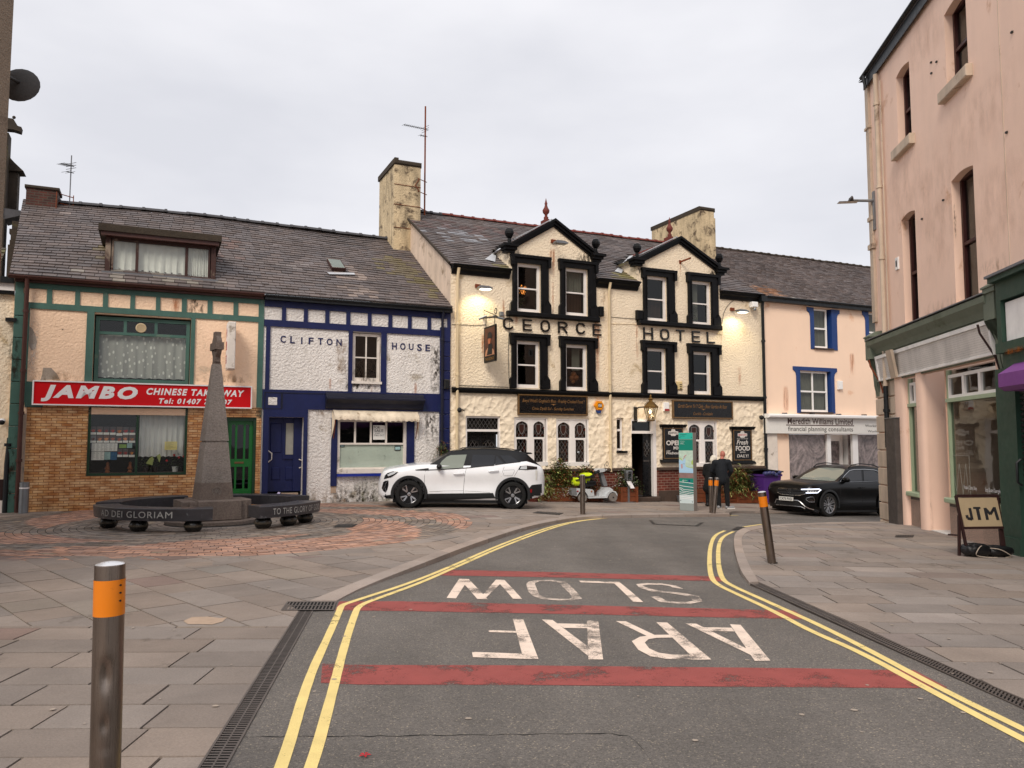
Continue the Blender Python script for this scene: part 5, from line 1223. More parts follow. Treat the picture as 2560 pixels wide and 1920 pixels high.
for k,(f,s) in enumerate(wl):
 surround(f,s,k>3,k);zm=f[2]+(f[3]-f[2])*.49;W,H=f[1]-f[0],f[3]-f[2]
 w=window(B3,f[0]+.01,f[1]-.01,f[2]+.01,f[3]-.01,.06,'white_paint',.085,(zm,),(),.045,glass='glass_dark' if k in (4,6,7) else 'glass',fb=.1,curtain=[(f[0]+W*(.1+.8*a),f[0]+W*(.1+.8*b),f[2]+H*c,f[2]+H*d,m) for a,b,c,d,m in cur[k]] if cur.get(k) else None,room='dark_room_warm' if k in (0,5) else 'dark_room')
 mb=MB();mb.box(f[0]+.085,f[1]-.085,.055,.065,zm-.02,zm+.02);mb.prism([(f[1]-.13,zm-.02),(f[1]-.085,zm-.02),(f[1]-.085,zm-.12)],.05,.1);mb.build('sash_horn','white_paint',w)
 if k in (1,2):
  mb=MB();n=11
  for i in range(n):x=f[0]+.12+(W-.24)*i/n;mb.box(x,x+(W-.24)/n*.62,.2,.21,f[2]+.1,zm-.04)
  mb.build('half_curtain','curtain_rust',w)
 if k==0:
  t=thing('chandelier','glowing amber chandelier behind the left gable window of the hotel','chandelier',FA,(f[0]+W*.5,.4,zm-.1))
  emit('amber_glow','ff9a4a',2.2);mb=MB();rd=random.Random(4)
  for i in range(46):a=rd.uniform(0,6.28);r_=rd.uniform(.02,.14);mb.sphere((f[0]+W*.47+r_*math.cos(a),.36,zm+.05+rd.uniform(-.16,.12)),.009,4)
  mb.build('lit_crystals','amber_glow',t);mb=MB();mb.tube([(f[0]+W*.47,.38,zm-.6),(f[0]+W*.47,.38,zm+.2)],.006,5);mb.build('stem','iron_dark',t)
for i,(k,dx,lab,ms,col) in enumerate(((0,.2,'fern on the sill inside the left gable window of the hotel',['leaf_green','leaf_dark'],0),(3,.2,'white flowering plant on the sill of the right gable window of the hotel',['leaf_green','leaf_pale','petal_white'],0),(4,.2,'trailing fern hanging in the lower left hotel window',['leaf_green','leaf_pale'],1),(6,.4,'hanging plant inside the third lower hotel window',['leaf_green','leaf_pale'],1),(7,.4,'brown leaved plant inside the last lower hotel window',['leaf_russet','leaf_dark'],0))):
 f=wl[k][0];W,H=f[1]-f[0],f[3]-f[2];z=f[2]+.1 if not col else f[2]+H*.5;t=thing('window_plant',lab,'plant',FA,(f[0]+W*dx,.2,z));plant(t,f[0]+W*(.12+dx),.2,z,W*.4,H*.35,110,ms,.05,seed=k+3,dep=.15)
f=wl[5][0];t=thing('paper_lantern','orange paper ornament hanging inside the second lower hotel window','ornament',FA,(f[0]+(f[1]-f[0])*.55,.25,f[2]+.4));mat('ornament','9a5a30',.8,.3,20)
for dx,dz,r_ in ((.0,.42,.1),(.08,.32,.1),(-.06,.3,.09),(-.02,.2,.07)):mb=MB();mb.sphere((f[0]+(f[1]-f[0])*.55+dx,.24,f[2]+dz+.1),r_,8);mb.build('paper_ball','ornament',t,smooth=True)
for d_,(xm,hw,ze,za,fs) in zip(((890,1655,965,C5),(385,1075,1037,C6)),DO):
 f=fr_rect(d_[3],d_[0],d_[1],935 if d_[3] is C5 else 1010,990 if d_[3] is C5 else 1062,.1);mb=MB();mb.bbox(f[0],f[1],-.18,.02,fs[0][2]-.17,fs[0][2]-.015,.03);mb.build('sill_band','black_paint',B3)
mb=MB();mb.prism([(0,zsc-.1),(-.08,zsc-.1),(-.14,zsc-.02),(-.14,zsc+.03),(-.06,zsc+.06),(0,zsc+.06)],SX2+.05,SX3-.02,'x');mb.build('string_course','black_paint',B3)
HL=thing('hotel_lettering','raised black letters spelling GEORGE HOTEL across the cream front','lettering',FA,(DO[0][0],0,4.9))
for ch_,fn,a,b,c,d in (('C',C5,858,945,978,1072),('E',C5,1022,1097,990,1082),('O',C5,1170,1245,998,1093),('R',C5,1315,1392,1010,1105),('C',C5,1465,1540,1020,1110),('E',C5,1603,1673,1030,1123),('H',C6,430,508,1057,1155),('O',C6,570,642,1070,1158),('T',C6,703,770,1078,1168),('E',C6,833,898,1088,1178),('L',C6,957,1022,1096,1186)):
 mb=MB();x0,x1,z0,z1=fr_rect(fn,a,b,c,d,.06);w=.05;k=.07;y0,y1=-.06,-.01
 if ch_=='E':
  mb.box(x0,x0+w,y0,y1,z0,z1)
  for z in (z0,(z0+z1)/2-w*.45,z1-w*.9):mb.box(x0+w,x1-(.03 if z not in (z0,z1) and abs(z-(z0+z1)/2)<.05 else 0),y0,y1,z,z+w*.9)
 elif ch_=='H':mb.box(x0,x0+w,y0,y1,z0,z1);mb.box(x1-w,x1,y0,y1,z0,z1);mb.box(x0+w,x1-w,y0,y1,(z0+z1)/2-w*.4,(z0+z1)/2+w*.5)
 elif ch_=='T':mb.box((x0+x1)/2-w/2,(x0+x1)/2+w/2,y0,y1,z0,z1-w*.9);mb.box(x0,x1,y0,y1,z1-w*.9,z1)
 elif ch_=='L':mb.box(x0,x0+w,y0,y1,z0,z1);mb.box(x0+w,x1,y0,y1,z0,z0+w*.9)
 else:
  def loop(pts,close=True):
   n=len(pts)
   for i in range(n if close else n-1):
    p,q=pts[i],pts[(i+1)%n];mb.bar(V(p[0],(y0+y1)/2,p[1]),V(q[0],(y0+y1)/2,q[1]),w,y1-y0,(0,1,0)) if False else mb.bar(V(p[0],(y0+y1)/2,p[1]),V(q[0],(y0+y1)/2,q[1]),w,y1-y0,(0,1,0))
  h=w/2;a_,b_,c_,d_=x0+h,x1-h,z0+h,z1-h
  if ch_=='O':loop([(a_+k,c_),(b_-k,c_),(b_,c_+k),(b_,d_-k),(b_-k,d_),(a_+k,d_),(a_,d_-k),(a_,c_+k)])
  elif ch_=='C':loop([(b_+.0,d_-k*.95),(b_-k,d_),(a_+k,d_),(a_,d_-k),(a_,c_+k),(a_+k,c_),(b_-k,c_),(b_,c_+k*.95)],False)
  elif ch_=='R':mb.box(x0,x0+w,y0,y1,z0,z1);m_=(c_+d_)/2+.01;loop([(a_+h,d_),(b_-k,d_),(b_,d_-k*.7),(b_,m_+k*.7),(b_-k,m_),(a_+h,m_)],False);loop([(b_-.14,m_),(b_+.01,z0+.005)],False)
 mb.build('letter','black_gloss',HL)
def leadmat():
 t=NT('leaded_glass');m=t.map((1,1,1));sp=t.n('SeparateXYZ');t.l(m,sp.inputs[0])
 def M(op,a,b=None):
  n=t.n('Math');n.operation=op
  for i,q in enumerate((a,b)):
   if q is None:continue
   if hasattr(q,'links'):t.l(q,n.inputs[i])
   else:n.inputs[i].default_value=q
  return n.outputs[0]
 xs_,zs_=M('MULTIPLY',sp.outputs[0],8.2),M('MULTIPLY',sp.outputs[2],5.4)
 def line(e):return M('LESS_THAN',M('ABSOLUTE',M('SUBTRACT',M('FRACT',e),.5)),.055)
 f=M('MAXIMUM',line(M('ADD',xs_,zs_)),line(M('SUBTRACT',xs_,zs_)))
 g=t.n('BsdfGlossy');g.inputs['Roughness'].default_value=.06;tr=t.n('BsdfTransparent');tr.inputs[0].default_value=(.55,.5,.48,1)
 m1=t.n('MixShader');t.l(schlick(t),m1.inputs[0]);t.l(tr.outputs[0],m1.inputs[1]);t.l(g.outputs[0],m1.inputs[2])
 d=t.n('BsdfDiffuse');d.inputs[0].default_value=(.13,.12,.115,1);m2=t.n('MixShader');t.l(f,m2.inputs[0]);t.l(m1.outputs[0],m2.inputs[1]);t.l(d.outputs[0],m2.inputs[2]);t.l(m2.outputs[0],t.out.inputs[0])
leadmat();mat('stone_ornament','7d8480',.8,.4,14,.8,30);mat('shield_glass','3a1d14',.4,.3,8);mat('lead_line','8a8480',.5)
def arch_pts(x0,x1,z0,zs,za,n=7):
 c=(x0+x1)/2;L=[(x0,z0),(x0,zs)]
 for i in range(1,n+1):u=i/n;L.append((x0+(c-x0)*(1-math.cos(u*1.35))/(1-math.cos(1.35)),zs+(za-zs)*math.sin(u*1.35)/math.sin(1.35)))
 return L+[(2*c-x,z) for x,z in L[:-1][::-1]]
def archwin(r_,idx,fnlights,parent):
 x0,x1,z0,z1=r_;y=.05;mb=MB()
 e=.06;xm=(x0+x1)/2;zm=z0+(z1-z0)*.57
 lights=[(x0+e+.0,xm-.065),(xm+.075,x1-e-.03)]
 mb.box(x0,x0+e,y-.02,y+.1,z0,z1);mb.box(x1-e,x1,y-.02,y+.1,z0,z1);mb.box(xm-.07,xm+.07,y-.01,y+.1,z0,z1-.05);mb.box(x0+e,x1-e,y-.02,y+.1,z1-.05,z1);mb.box(x0,x1,y-.05,y+.1,z0,z0+.12)
 w=None;arr=[]
 for (a,b) in lights:
  fa,fb_=a+.045,b-.05;mb.box(a,fa,y+.0,y+.08,z0+.12,zm);mb.box(fb_,b,y+.0,y+.08,z0+.12,zm);mb.box(a,b,y-.005,y+.08,zm-.03,zm+.03)
  ap=arch_pts(a+.02,b-.02,zm+.03,zm+(z1-zm)*.55,z1-.12)
  n=len(ap);outer=[(a,zm+.03),(a,z1-.05),(b,z1-.05),(b,zm+.03)]
  h=n//2
  left=[(a,z1-.05),(a,zm+.03)]+ap[:h+1]+[((a+b)/2,z1-.05)];right=ap[h:]+[(b,zm+.03),(b,z1-.05),((a+b)/2,z1-.05)]
  mb.face([V(px,y+.0,pz) for px,pz in left]);mb.face([V(px,y+.0,pz) for px,pz in right])
  for i in range(1,n-1):p,q=ap[i-1 if i else 0],ap[i];mb.face([V(p[0],y,p[1]),V(q[0],y,q[1]),V(q[0],y+.05,q[1]),V(p[0],y+.05,p[1])])
  mb.prism([(b-.09,zm-.03),(b-.045,zm-.03),(b-.045,zm-.12)],y-.004,y+.05);arr.append((a,b,ap))
 w=mb.build('arched_window','white_paint',parent)
 for (a,b,ap) in arr:
  g=MB();g.box(a+.02,b-.02,y+.045,y+.05,z0+.13,z1-.1);g.build('pane','leaded_glass',w,normals=False)
  s=MB();c=(a+b)/2;zs=zm+.12;hh=(z1-zm)*.48;hw=(b-a)*.2
  sh=[(c-hw,zs+hh),(c+hw,zs+hh),(c+hw,zs+hh*.45),(c+hw*.55,zs+hh*.15),(c,zs),(c-hw*.55,zs+hh*.15),(c-hw,zs+hh*.45)]
  s.face([V(px,y+.035,pz) for px,pz in sh]);s.build('shield_panel','shield_glass',w,normals=False)
  s=MB()
  for i in range(7):p,q=sh[i],sh[(i+1)%7];s.bar(V(p[0],y+.032,p[1]),V(q[0],y+.032,q[1]),.012,.008,(0,1,0))
  s.build('lead_outline','lead_line',w)
 r=MB();r.add([V(x0,.16,z0),V(x1,.16,z0),V(x1,.16,z1),V(x0,.16,z1),V(x0,.8,z0),V(x1,.8,z0),V(x1,.8,z1),V(x0,.8,z1)],[(4,5,6,7),(0,1,5,4),(1,2,6,5),(2,3,7,6),(3,0,4,7)]);r.build('room','dark_room',w,normals=False)
 return arr,zm
mats_autumn=['leaf_russet','ornament','leaf_orange','leaf_crimson'];mat('leaf_orange','b8502a',.7,.3,10);mat('leaf_crimson','9c2a28',.7,.3,10)
stones=[(0,0,'left arched hotel window'),(0,1,'second arched hotel light behind the white car'),(1,0,'third arched light'),(1,1,'fourth arched light above the scooter'),(2,1,'arched light right of the map pillar')]
for k,r_ in enumerate(pr_):
 arr,zm=archwin(r_,k,None,B3);x0,x1,z0,z1=r_
 t=thing('leaf_garland',('garland of red and orange autumn leaves in the %s pair of arched windows'%('first','second','last')[k]),'garland',FA,((x0+x1)/2,.2,z0+.5))
 rd=random.Random(k);mbs={m:MB() for m in mats_autumn}
 for i in range(420):
  li=i%2;a,b,ap=arr[li];e=rd.random()
  if e<.45:px,pz=b-.09-abs(rd.gauss(0,.045)),rd.uniform(z0+.15,z1-.3)
  elif e<.75:px,pz=rd.uniform(a+.03,b-.03),zm+.08+abs(rd.gauss(0,.04))
  else:u=rd.random();q=ap[int(u*(len(ap)-1))];px,pz=q[0]+rd.gauss(0,.03),min(q[1],z1-.14)-abs(rd.gauss(.03,.03))
  L=rd.uniform(.02,.05);an=rd.uniform(0,6.28);m=mats_autumn[int(rd.random()*4)]
  mbs[m].face([V(px+L*math.cos(an+q_),.12+rd.uniform(0,.02),pz+L*math.sin(an+q_)*(.7 if i%2 else 1)) for q_ in (0,1.6,3.1,4.4)])
 for m in mats_autumn:mbs[m].build('leaves',m,t,normals=False)
 for li,(a,b,ap) in enumerate(arr):
  if (k,li) in ((2,0),):continue
  lab={(0,0):'pale ornamental headstone decoration in the leftmost arched light',(0,1):'crowned tombstone decoration in the arched light just right of the white car roof',(1,0):'pointed tombstone decoration in the third arched light of the hotel',(1,1):'dark carved tombstone decoration in the fourth arched light of the hotel',(2,1):'grey arched tombstone decoration behind the two people'}[(k,li)]
  t=thing('tombstone_decoration',lab,'decoration',FA,(a,.14,z0+.13));c=(a+b)/2-.03;w=.15 if k!=1 or li==0 else .1
  mb=MB();H=.46;pts=[(c-w,z0+.13),(c-w,z0+.13+H*.6)]+[(c-w*math.cos(q*.393),z0+.13+H*.6+H*.4*math.sin(q*.393)) for q in range(1,8)]+[(c+w,z0+.13+H*.6),(c+w,z0+.13)]
  mb.prism(pts,.13,.17);mb.build('slab','stone_ornament',t)
  mb=MB();mb.sphere((c,.125,z0+.13+H*.62),.055,6);mb.box(c-.08,c+.08,.12,.13,z0+.2,z0+.23);mb.box(c-.06,c+.06,.12,.13,z0+.27,z0+.3);mb.build('carving','stone_cap' if (k+li)%2 else 'galv',t)
zq=FA.px(*C7(345,562))[1];window(B3,sm_[0],sm_[1]-.02,sm_[2]+.01,sm_[3]-.01,.08,'white_paint',.05,(zq,),(),.07,glass='glass_dark');mb=MB();mb.bbox(sm_[0]-.02,sm_[1]+.1,-.07,.05,sm_[2]-.07,sm_[2],.01);mb.build('sill','black_paint',B3)
a,b,c,d=L1;zo=FA.px(*C8(515,560))[1];w=window(B3,a,b,zo-.03,d,.05,'white_paint',.055,(),(),glass='leaded_glass')
mb=MB();mb.box(a,a+.05,.02,.14,c,zo);mb.box(b-.05,b,.02,.14,c,zo);mb.build('door_frame','white_paint',B3)
for s_ in (0,1):
 p=a+.05+(b-a-.1)/2*s_;q=p+(b-a-.1)/2-.008;mb=MB();mb.box(p,q,.2,.24,c,zo-.03);dl=mb.build('door','black_gloss',B3)
 cx=(p+q)/2;ap=arch_pts(cx-.22,cx+.22,zo-1.05,zo-.55,zo-.28);mb=MB();mb.face([V(x,.195,z) for x,z in ap]);mb.build('pane','leaded_glass',dl,normals=False)
 mb=MB()
 for i in range(len(ap)-1):mb.bar(V(ap[i][0],.192,ap[i][1]),V(ap[i+1][0],.192,ap[i+1][1]),.02,.01,(0,1,0))
 mb.build('pane_moulding','iron_dark',dl)
a,b,c,d=L2;b0=FA.px(*C7(750,900))[0];zo0,zo1=FA.px(*C7(610,605))[1],FA.px(*C7(610,572))[1]
mb=MB();mb.box(b0,b-.0,.0,.14,c,d);mb.box(a,b0,.0,.14,zo0,zo1);mb.box(a,b0,.0,.14,d-.06,d);mb.box(a,a+.02,.0,.14,zo1,d-.06);mb.box(b0,b0-.06+.0,.02,.13,zo1,d-.06);mb.build('door_frame','white_paint',B3)
mb=MB();mb.face([V(a,.1,zo1),V(b0,.1,zo1),V(b0,.1,d-.06),V(a,.1,d-.06)]);mb.build('fanlight_pane','glass_dark',B3,normals=False)
mb=MB();mb.box(a,b0,.12,.13,zo1,d-.06);mb.build('fanlight_backing','dark_room_warm',B3)
mb=MB();z3,z4=c,zo0;yb_=2.4
mb.face([V(a-.3,yb_,c),V(b0+.3,yb_,c),V(b0+.3,yb_,zo0+.2),V(a-.3,yb_,zo0+.2)]);mb.face([V(a-.02,.17,c),V(a-.3,yb_,c),V(a-.3,yb_,zo0+.2),V(a-.02,.17,zo0+.2)]);mb.face([V(b0+.02,.17,c),V(b0+.3,yb_,c),V(b0+.3,yb_,zo0+.2),V(b0+.02,.17,zo0+.2)]);mb.face([V(a-.3,.17,zo0+.1),V(b0+.3,.17,zo0+.1),V(b0+.3,yb_,zo0+.1),V(a-.3,yb_,zo0+.1)])
mb.build('hallway','dark_room_warm',B3,normals=False)
mb=MB()
for k in range(3):mb.box(a-.02,b0,.6+k*.3,2.3,c+.16*k,c+.16*(k+1))
mb.build('inner_steps','stone_cap',B3)
mat('hall_cream','8a6548',.8);mb=MB();mb.box(a-.05,a+.48,2.3,2.36,c+1.2,zo0);hb_=mb.build('hallway_panel','hall_cream',B3)
mb=MB();mb.box(a+.18,a+.4,2.27,2.3,c+1.3,c+1.6);mb.build('framed_notice','ink',hb_)
mb=MB();xd=FA.px(*C7(628,900),-.1)[0];mb.box(xd,b0-.02,.13,.17,c+.02,zo0-.01);dl=mb.build('door','black_gloss',B3)
mb=MB();cx=(xd+b0)/2-.02;mb.lathe([(.001,-.003),(.11,0),(.12,.008),(.1,.01),(.001,.01)],16,(cx,.128,c+1.55),T=lambda p:V(p.x,-p.z,p.y*2.4));mb.build('oval_pane','leaded_glass',dl,smooth=True)
mb=MB();mb.bbox(cx-.12,cx+.1,.12,.13,c+1.12,c+1.17,.005);mb.build('letterbox','iron',dl)
mb=MB();mb.bbox(a-.04,b+.02,-.2,.3,c-.16,c-.0,.03);mb.box(a-.04,b+.02,-.1,.3,c-.6,c-.16);mb.build('doorstep','stone_cap',B3)
mb=MB();r_=fr_rect(C7,560,665,440,465,.05);mb.bbox(r_[0],r_[1],-.06,-.0,r_[2],r_[3],.015);t=thing('strip_light','small white strip light over the open hotel door','lamp',FA,(r_[0],0,r_[2]));mb.build('housing','white_upvc',t)
mb=MB();x=FA.px(1141,900)[0];pipe(mb,[(x,-.18,ZE3-.05),(x,-.09,ZE3-.3),(x,-.09,.1)],.045,[(x,-.09,z) for z in (5.1,3.6,2.2,1.2)]);mb.build('downpipe','cream_pipe',B3,smooth=True)
mb=MB();x=FA.px(1521,900)[0];pipe(mb,[(x,-.18,ZE3-.05),(x,-.09,ZE3-.3),(x,-.09,.7)],.045,[(x,-.09,z) for z in (4.8,3.5,1.6)]);mb.build('downpipe','cream_pipe',B3,smooth=True)
mb=MB();x=SX3-.02;pipe(mb,[(x-.05,-.2,ZE3-.0),(x,-.1,ZE3-.35),(x,-.1,-.4)],.055,[(x,-.1,z) for z in (5.2,3.2,1.4)]);mb.box(x-.16,x+.1,-.26,-.1,ZE3-.2,ZE3+.0);mb.build('downpipe','black_pipe',B3,smooth=True)
def cable(pts,name='cable',m='black_pipe',r=.007,parent=None):
 mb=MB();mb.tube(smooth_line([V(FA.px(x,y,.015)[0],-.015,FA.px(x,y,.015)[1]) for x,y in pts],1),r,5);mb.build(name,m,parent or B3)
cable([(1143,963),(1200,965),(1272,968)]);cable([(1273,760),(1275,790),(1270,870),(1273,960)]);cable([(1130,811),(1190,813),(1215,812)]);cable([(1523,792),(1560,795),(1600,798)]);cable([(1523,809),(1600,811),(1804,828),(1803,860)],m='cream_pipe');cable([(1858,756),(1850,748),(1832,750),(1810,775),(1805,810)]);cable([(1640,1005),(1612,1004),(1612,1030)])
for (a,b,c,d,m,f) in ((1283,1296,725,815,'stain_rust','all'),(1256,1262,745,820,'stain_rust','all'),(1374,1388,620,700,'stain_rust','down'),(1381,1384,700,790,'stain_rust','all'),(1486,1500,790,965,'stain_rust','down'),(1590,1597,800,920,'stain_rust','down'),(1700,1703,655,690,'stain_rust','down'),(1846,1853,915,972,'stain_rust','down'),(1263,1300,640,672,'stain_soot','all'),(1265,1300,615,650,'stain_soot','all'),(1440,1495,630,660,'stain_soot','all'),(1585,1610,660,690,'stain_soot','all'),(1770,1797,670,700,'stain_soot','all'),(1500,1515,722,790,'stain_damp','all'),(1200,1212,830,920,'stain_rust','down')):decal(B3,FA,a,b,c,d,m,.012,'weather_stain',f)
mb=MB();xa,xb,ya,yb2=9.86,10.8,4.06,6.04
mb.box(xa,xb,ya,yb2,7.4,11.14);ch=mb.build('chimney','chimney_render',rf3)
mb=MB();mb.bbox(xa-.05,xb+.03,ya-.05,yb2+.05,11.14,11.32,.05);r4=random.Random(3)
for i in range(26):s_=r4.uniform(.04,.09);x,y=r4.uniform(xa,xb),r4.uniform(ya,yb2);mb.box(x-s_,x+s_,y-s_,y+s_,11.28,11.32+r4.uniform(.01,.06))
mb.build('chimney_cap','cap_soot',ch)
mb=MB()
for z in (10.45,9.75,8.95):mb.tube([(xa-.01,ya-.012,z),(xb+.01,ya-.012,z-.01)],.01,5)
mb.build('chimney_strap','rust',ch)
yagi(FA,(xb+.26,4.4,9.6),FA.px(1058,265,-4.4)[1]-9.6,'tall aerial mast strapped to the big rendered chimney',[(FA.px(1058,322,-4.4)[1]-9.6,.95,11,.22,-.93,-.35),(FA.px(1058,340,-4.4)[1]-9.6,.25,3,.2,-.9,-.4)],'rust',r=.03,stay=[((xb-.1,4.04,10.75),(xb+.3,4.3,10.75)),((xb-.1,4.04,10.3),(xb+.3,4.3,10.3)),((xb-.2,4.04,10.5),(xb-.05,4.04,10.75)),((xb-.2,4.04,10.5),(xb-.05,4.04,10.3)),((xb-.1,4.04,9.75),(xb+.3,4.3,9.72))])
yc=3.35;q0,q1,q2=FA.px(1752,640,-yc),FA.px(1787,640,-yc),FA.px(1752,530,-yc);far=FA.sx(1629,560,q0[0])
zt_=FA.px(1770,528,-yc)[1]
mb=MB();mb.box(q0[0],q1[0],yc,far[0],7.5,zt_);ch2=mb.build('chimney','chimney_render',rf3)
mb=MB();mb.bbox(q0[0]-.03,q1[0]+.06,yc-.04,far[0]+.04,zt_,zt_+.16,.05);mb.build('chimney_cap','cap_soot',ch2)
mb=MB();mb.box(q1[0],q1[0]+.06,yc+.0,yc+.1,8,zt_-.25);mb.build('chimney_flue_pipe','chimney_render',ch2)
def flood(X,Y,lit,lab,n=.5):
 x,z=FA.px(X,Y,n);t=thing('flood_lamp',lab,'lamp',FA,(x,0,z))
 mb=MB();mb.tube([(x,0,z+.2),(x,-.02,z+.12),(x,-n*.6,z+.1),(x,-n,z+.03)],.014,6);mb.box(x-.1,x+.06,-.06,0,z+.12,z+.22);mb.build('bracket','rust',t)
 mb=MB();mb.prism([(x-.2,z+.02),(x-.16,z+.08),(x+.1,z+.08),(x+.24,z+.03),(x+.22,z-.0),(x-.17,z-.01)],-n-.1,-n+.12);mb.build('housing','galv',t)
 mb=MB();mb.box(x-.12,x+.18,-n-.09,-n+.1,z-.022,z-.012);mb.build('lamp_glass','lamp_on' if lit else 'glass_dark',t)
 if lit:
  l=bpy.data.lights.new('flood_light','SPOT');l.energy=30;l.color=(1,.86,.5);l.spot_size=R(125);l.spot_blend=.6;l.shadow_soft_size=.1
  lo=bpy.data.objects.new('flood_light',l);SC.collection.objects.link(lo);lo.parent=t;lo.location=(0,-n,-.05);lo.rotation_euler=(R(30),0,0)
emit('lamp_on','fff6dc',4.0)
flood(1211,722,True,'lit flood lamp over the pub sign on the left of the hotel');flood(1855,780,True,'lit flood lamp on the right end of the hotel wall')
flood(1401,609,False,'unlit old flood lamp in the left gable of the hotel',.45)
x,z=FA.px(1700,655,.0);t=thing('lamp_bracket','rusty empty lamp bracket in the right gable of the hotel','bracket',FA,(x,0,z));mb=MB();mb.bar((x,0,z),(x+.1,-.45,z+.05),.04,.05);mb.build('arm','rust',t);mb=MB();mb.box(x-.04,x+.04,-.02,0,z-.06,z+.06);mb.build('wall_plate','rust',t)
r_=fr_rect(C6,1325,1372,845,890,.2);t=boxthing('wifi_camera','white camera housing under the eaves by the black downpipe','camera',FA,r_,-.25,-.1,'white_upvc',.02);mb=MB();mb.sphere(((r_[0]+r_[1])/2,-.2,r_[2]-.07),.06,8);mb.build('lens_ball','galv',t,smooth=True);mb=MB();mb.box(r_[0]+.05,r_[1]-.05,-.1,0,r_[2]+.05,r_[3]-.02);mb.build('bracket','white_upvc',t)
r_=fr_rect(C5,825,858,928,962,.05);t=boxthing('junction_box','small pale junction box left of the first name letter','junction box',FA,r_,-.09,-.0,'galv',.01)
r_=fr_rect(C5,1652,1687,885,965,.1);t=boxthing('speaker_box','black speaker box at the end of the left upper sill','speaker',FA,r_,-.16,-.02,'black_paint',.02);r_=fr_rect(C6,370,420,915,995,.1);t=boxthing('speaker_box','black speaker box hanging at the left edge of the right upper sill','speaker',FA,r_,-.16,-.02,'black_paint',.03)
r_=fr_rect(C6,705,750,1505,1575,.03);mat('plaque','d8c08a',.6,.2,10);t=boxthing('wall_plaque','cream moulded plaque between the two right lower windows','plaque',FA,r_,-.05,-.0,'plaque',.02);mb=MB();
for k in range(3):mb.box(r_[0]+.1,r_[1]-.04,-.056,-.05,r_[3]-.12-k*.07,r_[3]-.09-k*.07)
mb.build('raised_lines','ink',t)
cx,cz=FA.px(*C7(87,265),.06);mat('alarm_yellow','e8930c',.35,.05,3);t=thing('alarm_box','yellow hexagonal alarm box reading ADT between window pair and cream downpipe','alarm',FA,(cx,0,cz-.17))
mb=MB();hx=[(cx+.165*math.cos(R(a_)),cz+.165*math.sin(R(a_))) for a_ in (0,60,120,180,240,300)];mb.prism(hx,-.09,0);hx2=[(cx+(x-cx)*.82,cz+(z-cz)*.82) for x,z in hx];mb.prism(hx2,-.11,-.09);mb.build('casing','alarm_yellow',t)
mb=MB();mb.box(cx-.07,cx+.07,-.114,-.11,cz-.06,cz+.07);mb.build('logo_panel','ink',t)
mb=MB();mb.box(cx-.055,cx+.055,-.117,-.114,cz-.03,cz+.04);mb.build('logo_field','sign_white',t);mb=MB();text(mb,'ADT',cx-.045,cx+.045,cz-.02,cz+.03,-.119,off=.03);mb.build('logo_text','ink_blue',t,normals=False)
mb=MB();mb.prism([(cx-.1,cz-.14),(cx+.08,cz-.14),(cx+.04,cz-.24),(cx-.06,cz-.24)],-.08,0);mb.build('strobe','blue_trim',t)
r_=fr_rect(C7,872,940,225,333,.05);t=boxthing('alarm_box','white alarm box with dark red base right of the lantern','alarm',FA,r_,-.08,0,'white_upvc',.02);mb=MB();mb.box(r_[0]+.03,r_[1]-.01,-.085,-.075,r_[2]+.01,r_[2]+.08);mb.build('strobe','leaf_crimson',t)
cx,cz=FA.px(*C8(237,312),.15);t=thing('camera_dome','black dome camera on the stucco left of the black doors','camera',FA,(cx,0,cz));mb=MB();mb.sphere((cx,-.12,cz),.075,8);mb.build('dome','plastic_black',t,smooth=True);mb=MB();mb.tube([(cx,-.12,cz),(cx+.1,-.02,cz+.02),(cx+.2,-.01,cz)],.014,6);mb.build('arm','black_pipe',t)
cx,cz=FA.px(*C7(2068,408),.15);t=thing('camera_dome','black dome camera beside the black downpipe at the hotel corner','camera',FA,(cx,0,cz));mb=MB();mb.sphere((cx,-.15,cz),.08,8);mb.build('dome','plastic_black',t,smooth=True);mb=MB();mb.tube([(cx,-.15,cz),(cx+.05,-.0,cz+.05)],.02,6);mb.build('arm','black_pipe',t)
def board(r_,lab,lines,fn):
 t=thing('pub_board',lab,'sign',FA,(r_[0],0,r_[2]));mb=MB();mb.box(r_[0]+.03,r_[1]-.03,-.07,-.01,r_[2]+.03,r_[3]-.03);mb.build('panel','black_gloss',t);mb=MB();e=.045
 for (a,b,c,d) in ((r_[0],r_[1],r_[2],r_[2]+e),(r_[0],r_[1],r_[3]-e,r_[3]),(r_[0],r_[0]+e,r_[2]+e,r_[3]-e),(r_[1]-e,r_[1],r_[2]+e,r_[3]-e)):mb.bbox(a,b,-.095,-.0,c,d,.012)
 mb.build('frame','gold_paint',t);mb=MB()
 for s,a,b,c,d in lines:tx(mb,fn,s,a,b,c,d,.072,shear=.3,off=.0)
 x,z=(r_[0]+r_[1])/2,(r_[2]+r_[3])/2-.0;mb.face([V(x-.1,-.073,z+.03),V(x+.1,-.073,z+.03),V(x+.03,-.073,z+.01),V(x,-.073,z-.02),V(x-.03,-.073,z+.01)]);mb.build('lettering','gold_letter',t,normals=False)
board(fr_rect(C8,937,1772,132,375,.06),'long black board with gold writing about freshly cooked food and Sunday lunches',[("Bwyd Wedi'i Goginio'n ffres - Freshly Cooked Food !",993,1740,185,238),('Cinio Dydd Sul - Sunday Lunches',1108,1608,280,325)],C8)
board(fr_rect(C7,985,1715,205,425,.06),'long black board with gold writing about beer garden and cocktails',[('Gardd Gwrw Yn Y Cefn - Beer Garden At Rear',1050,1650,250,295),('Coctêls - Cocktails',1238,1472,345,380)],C7)
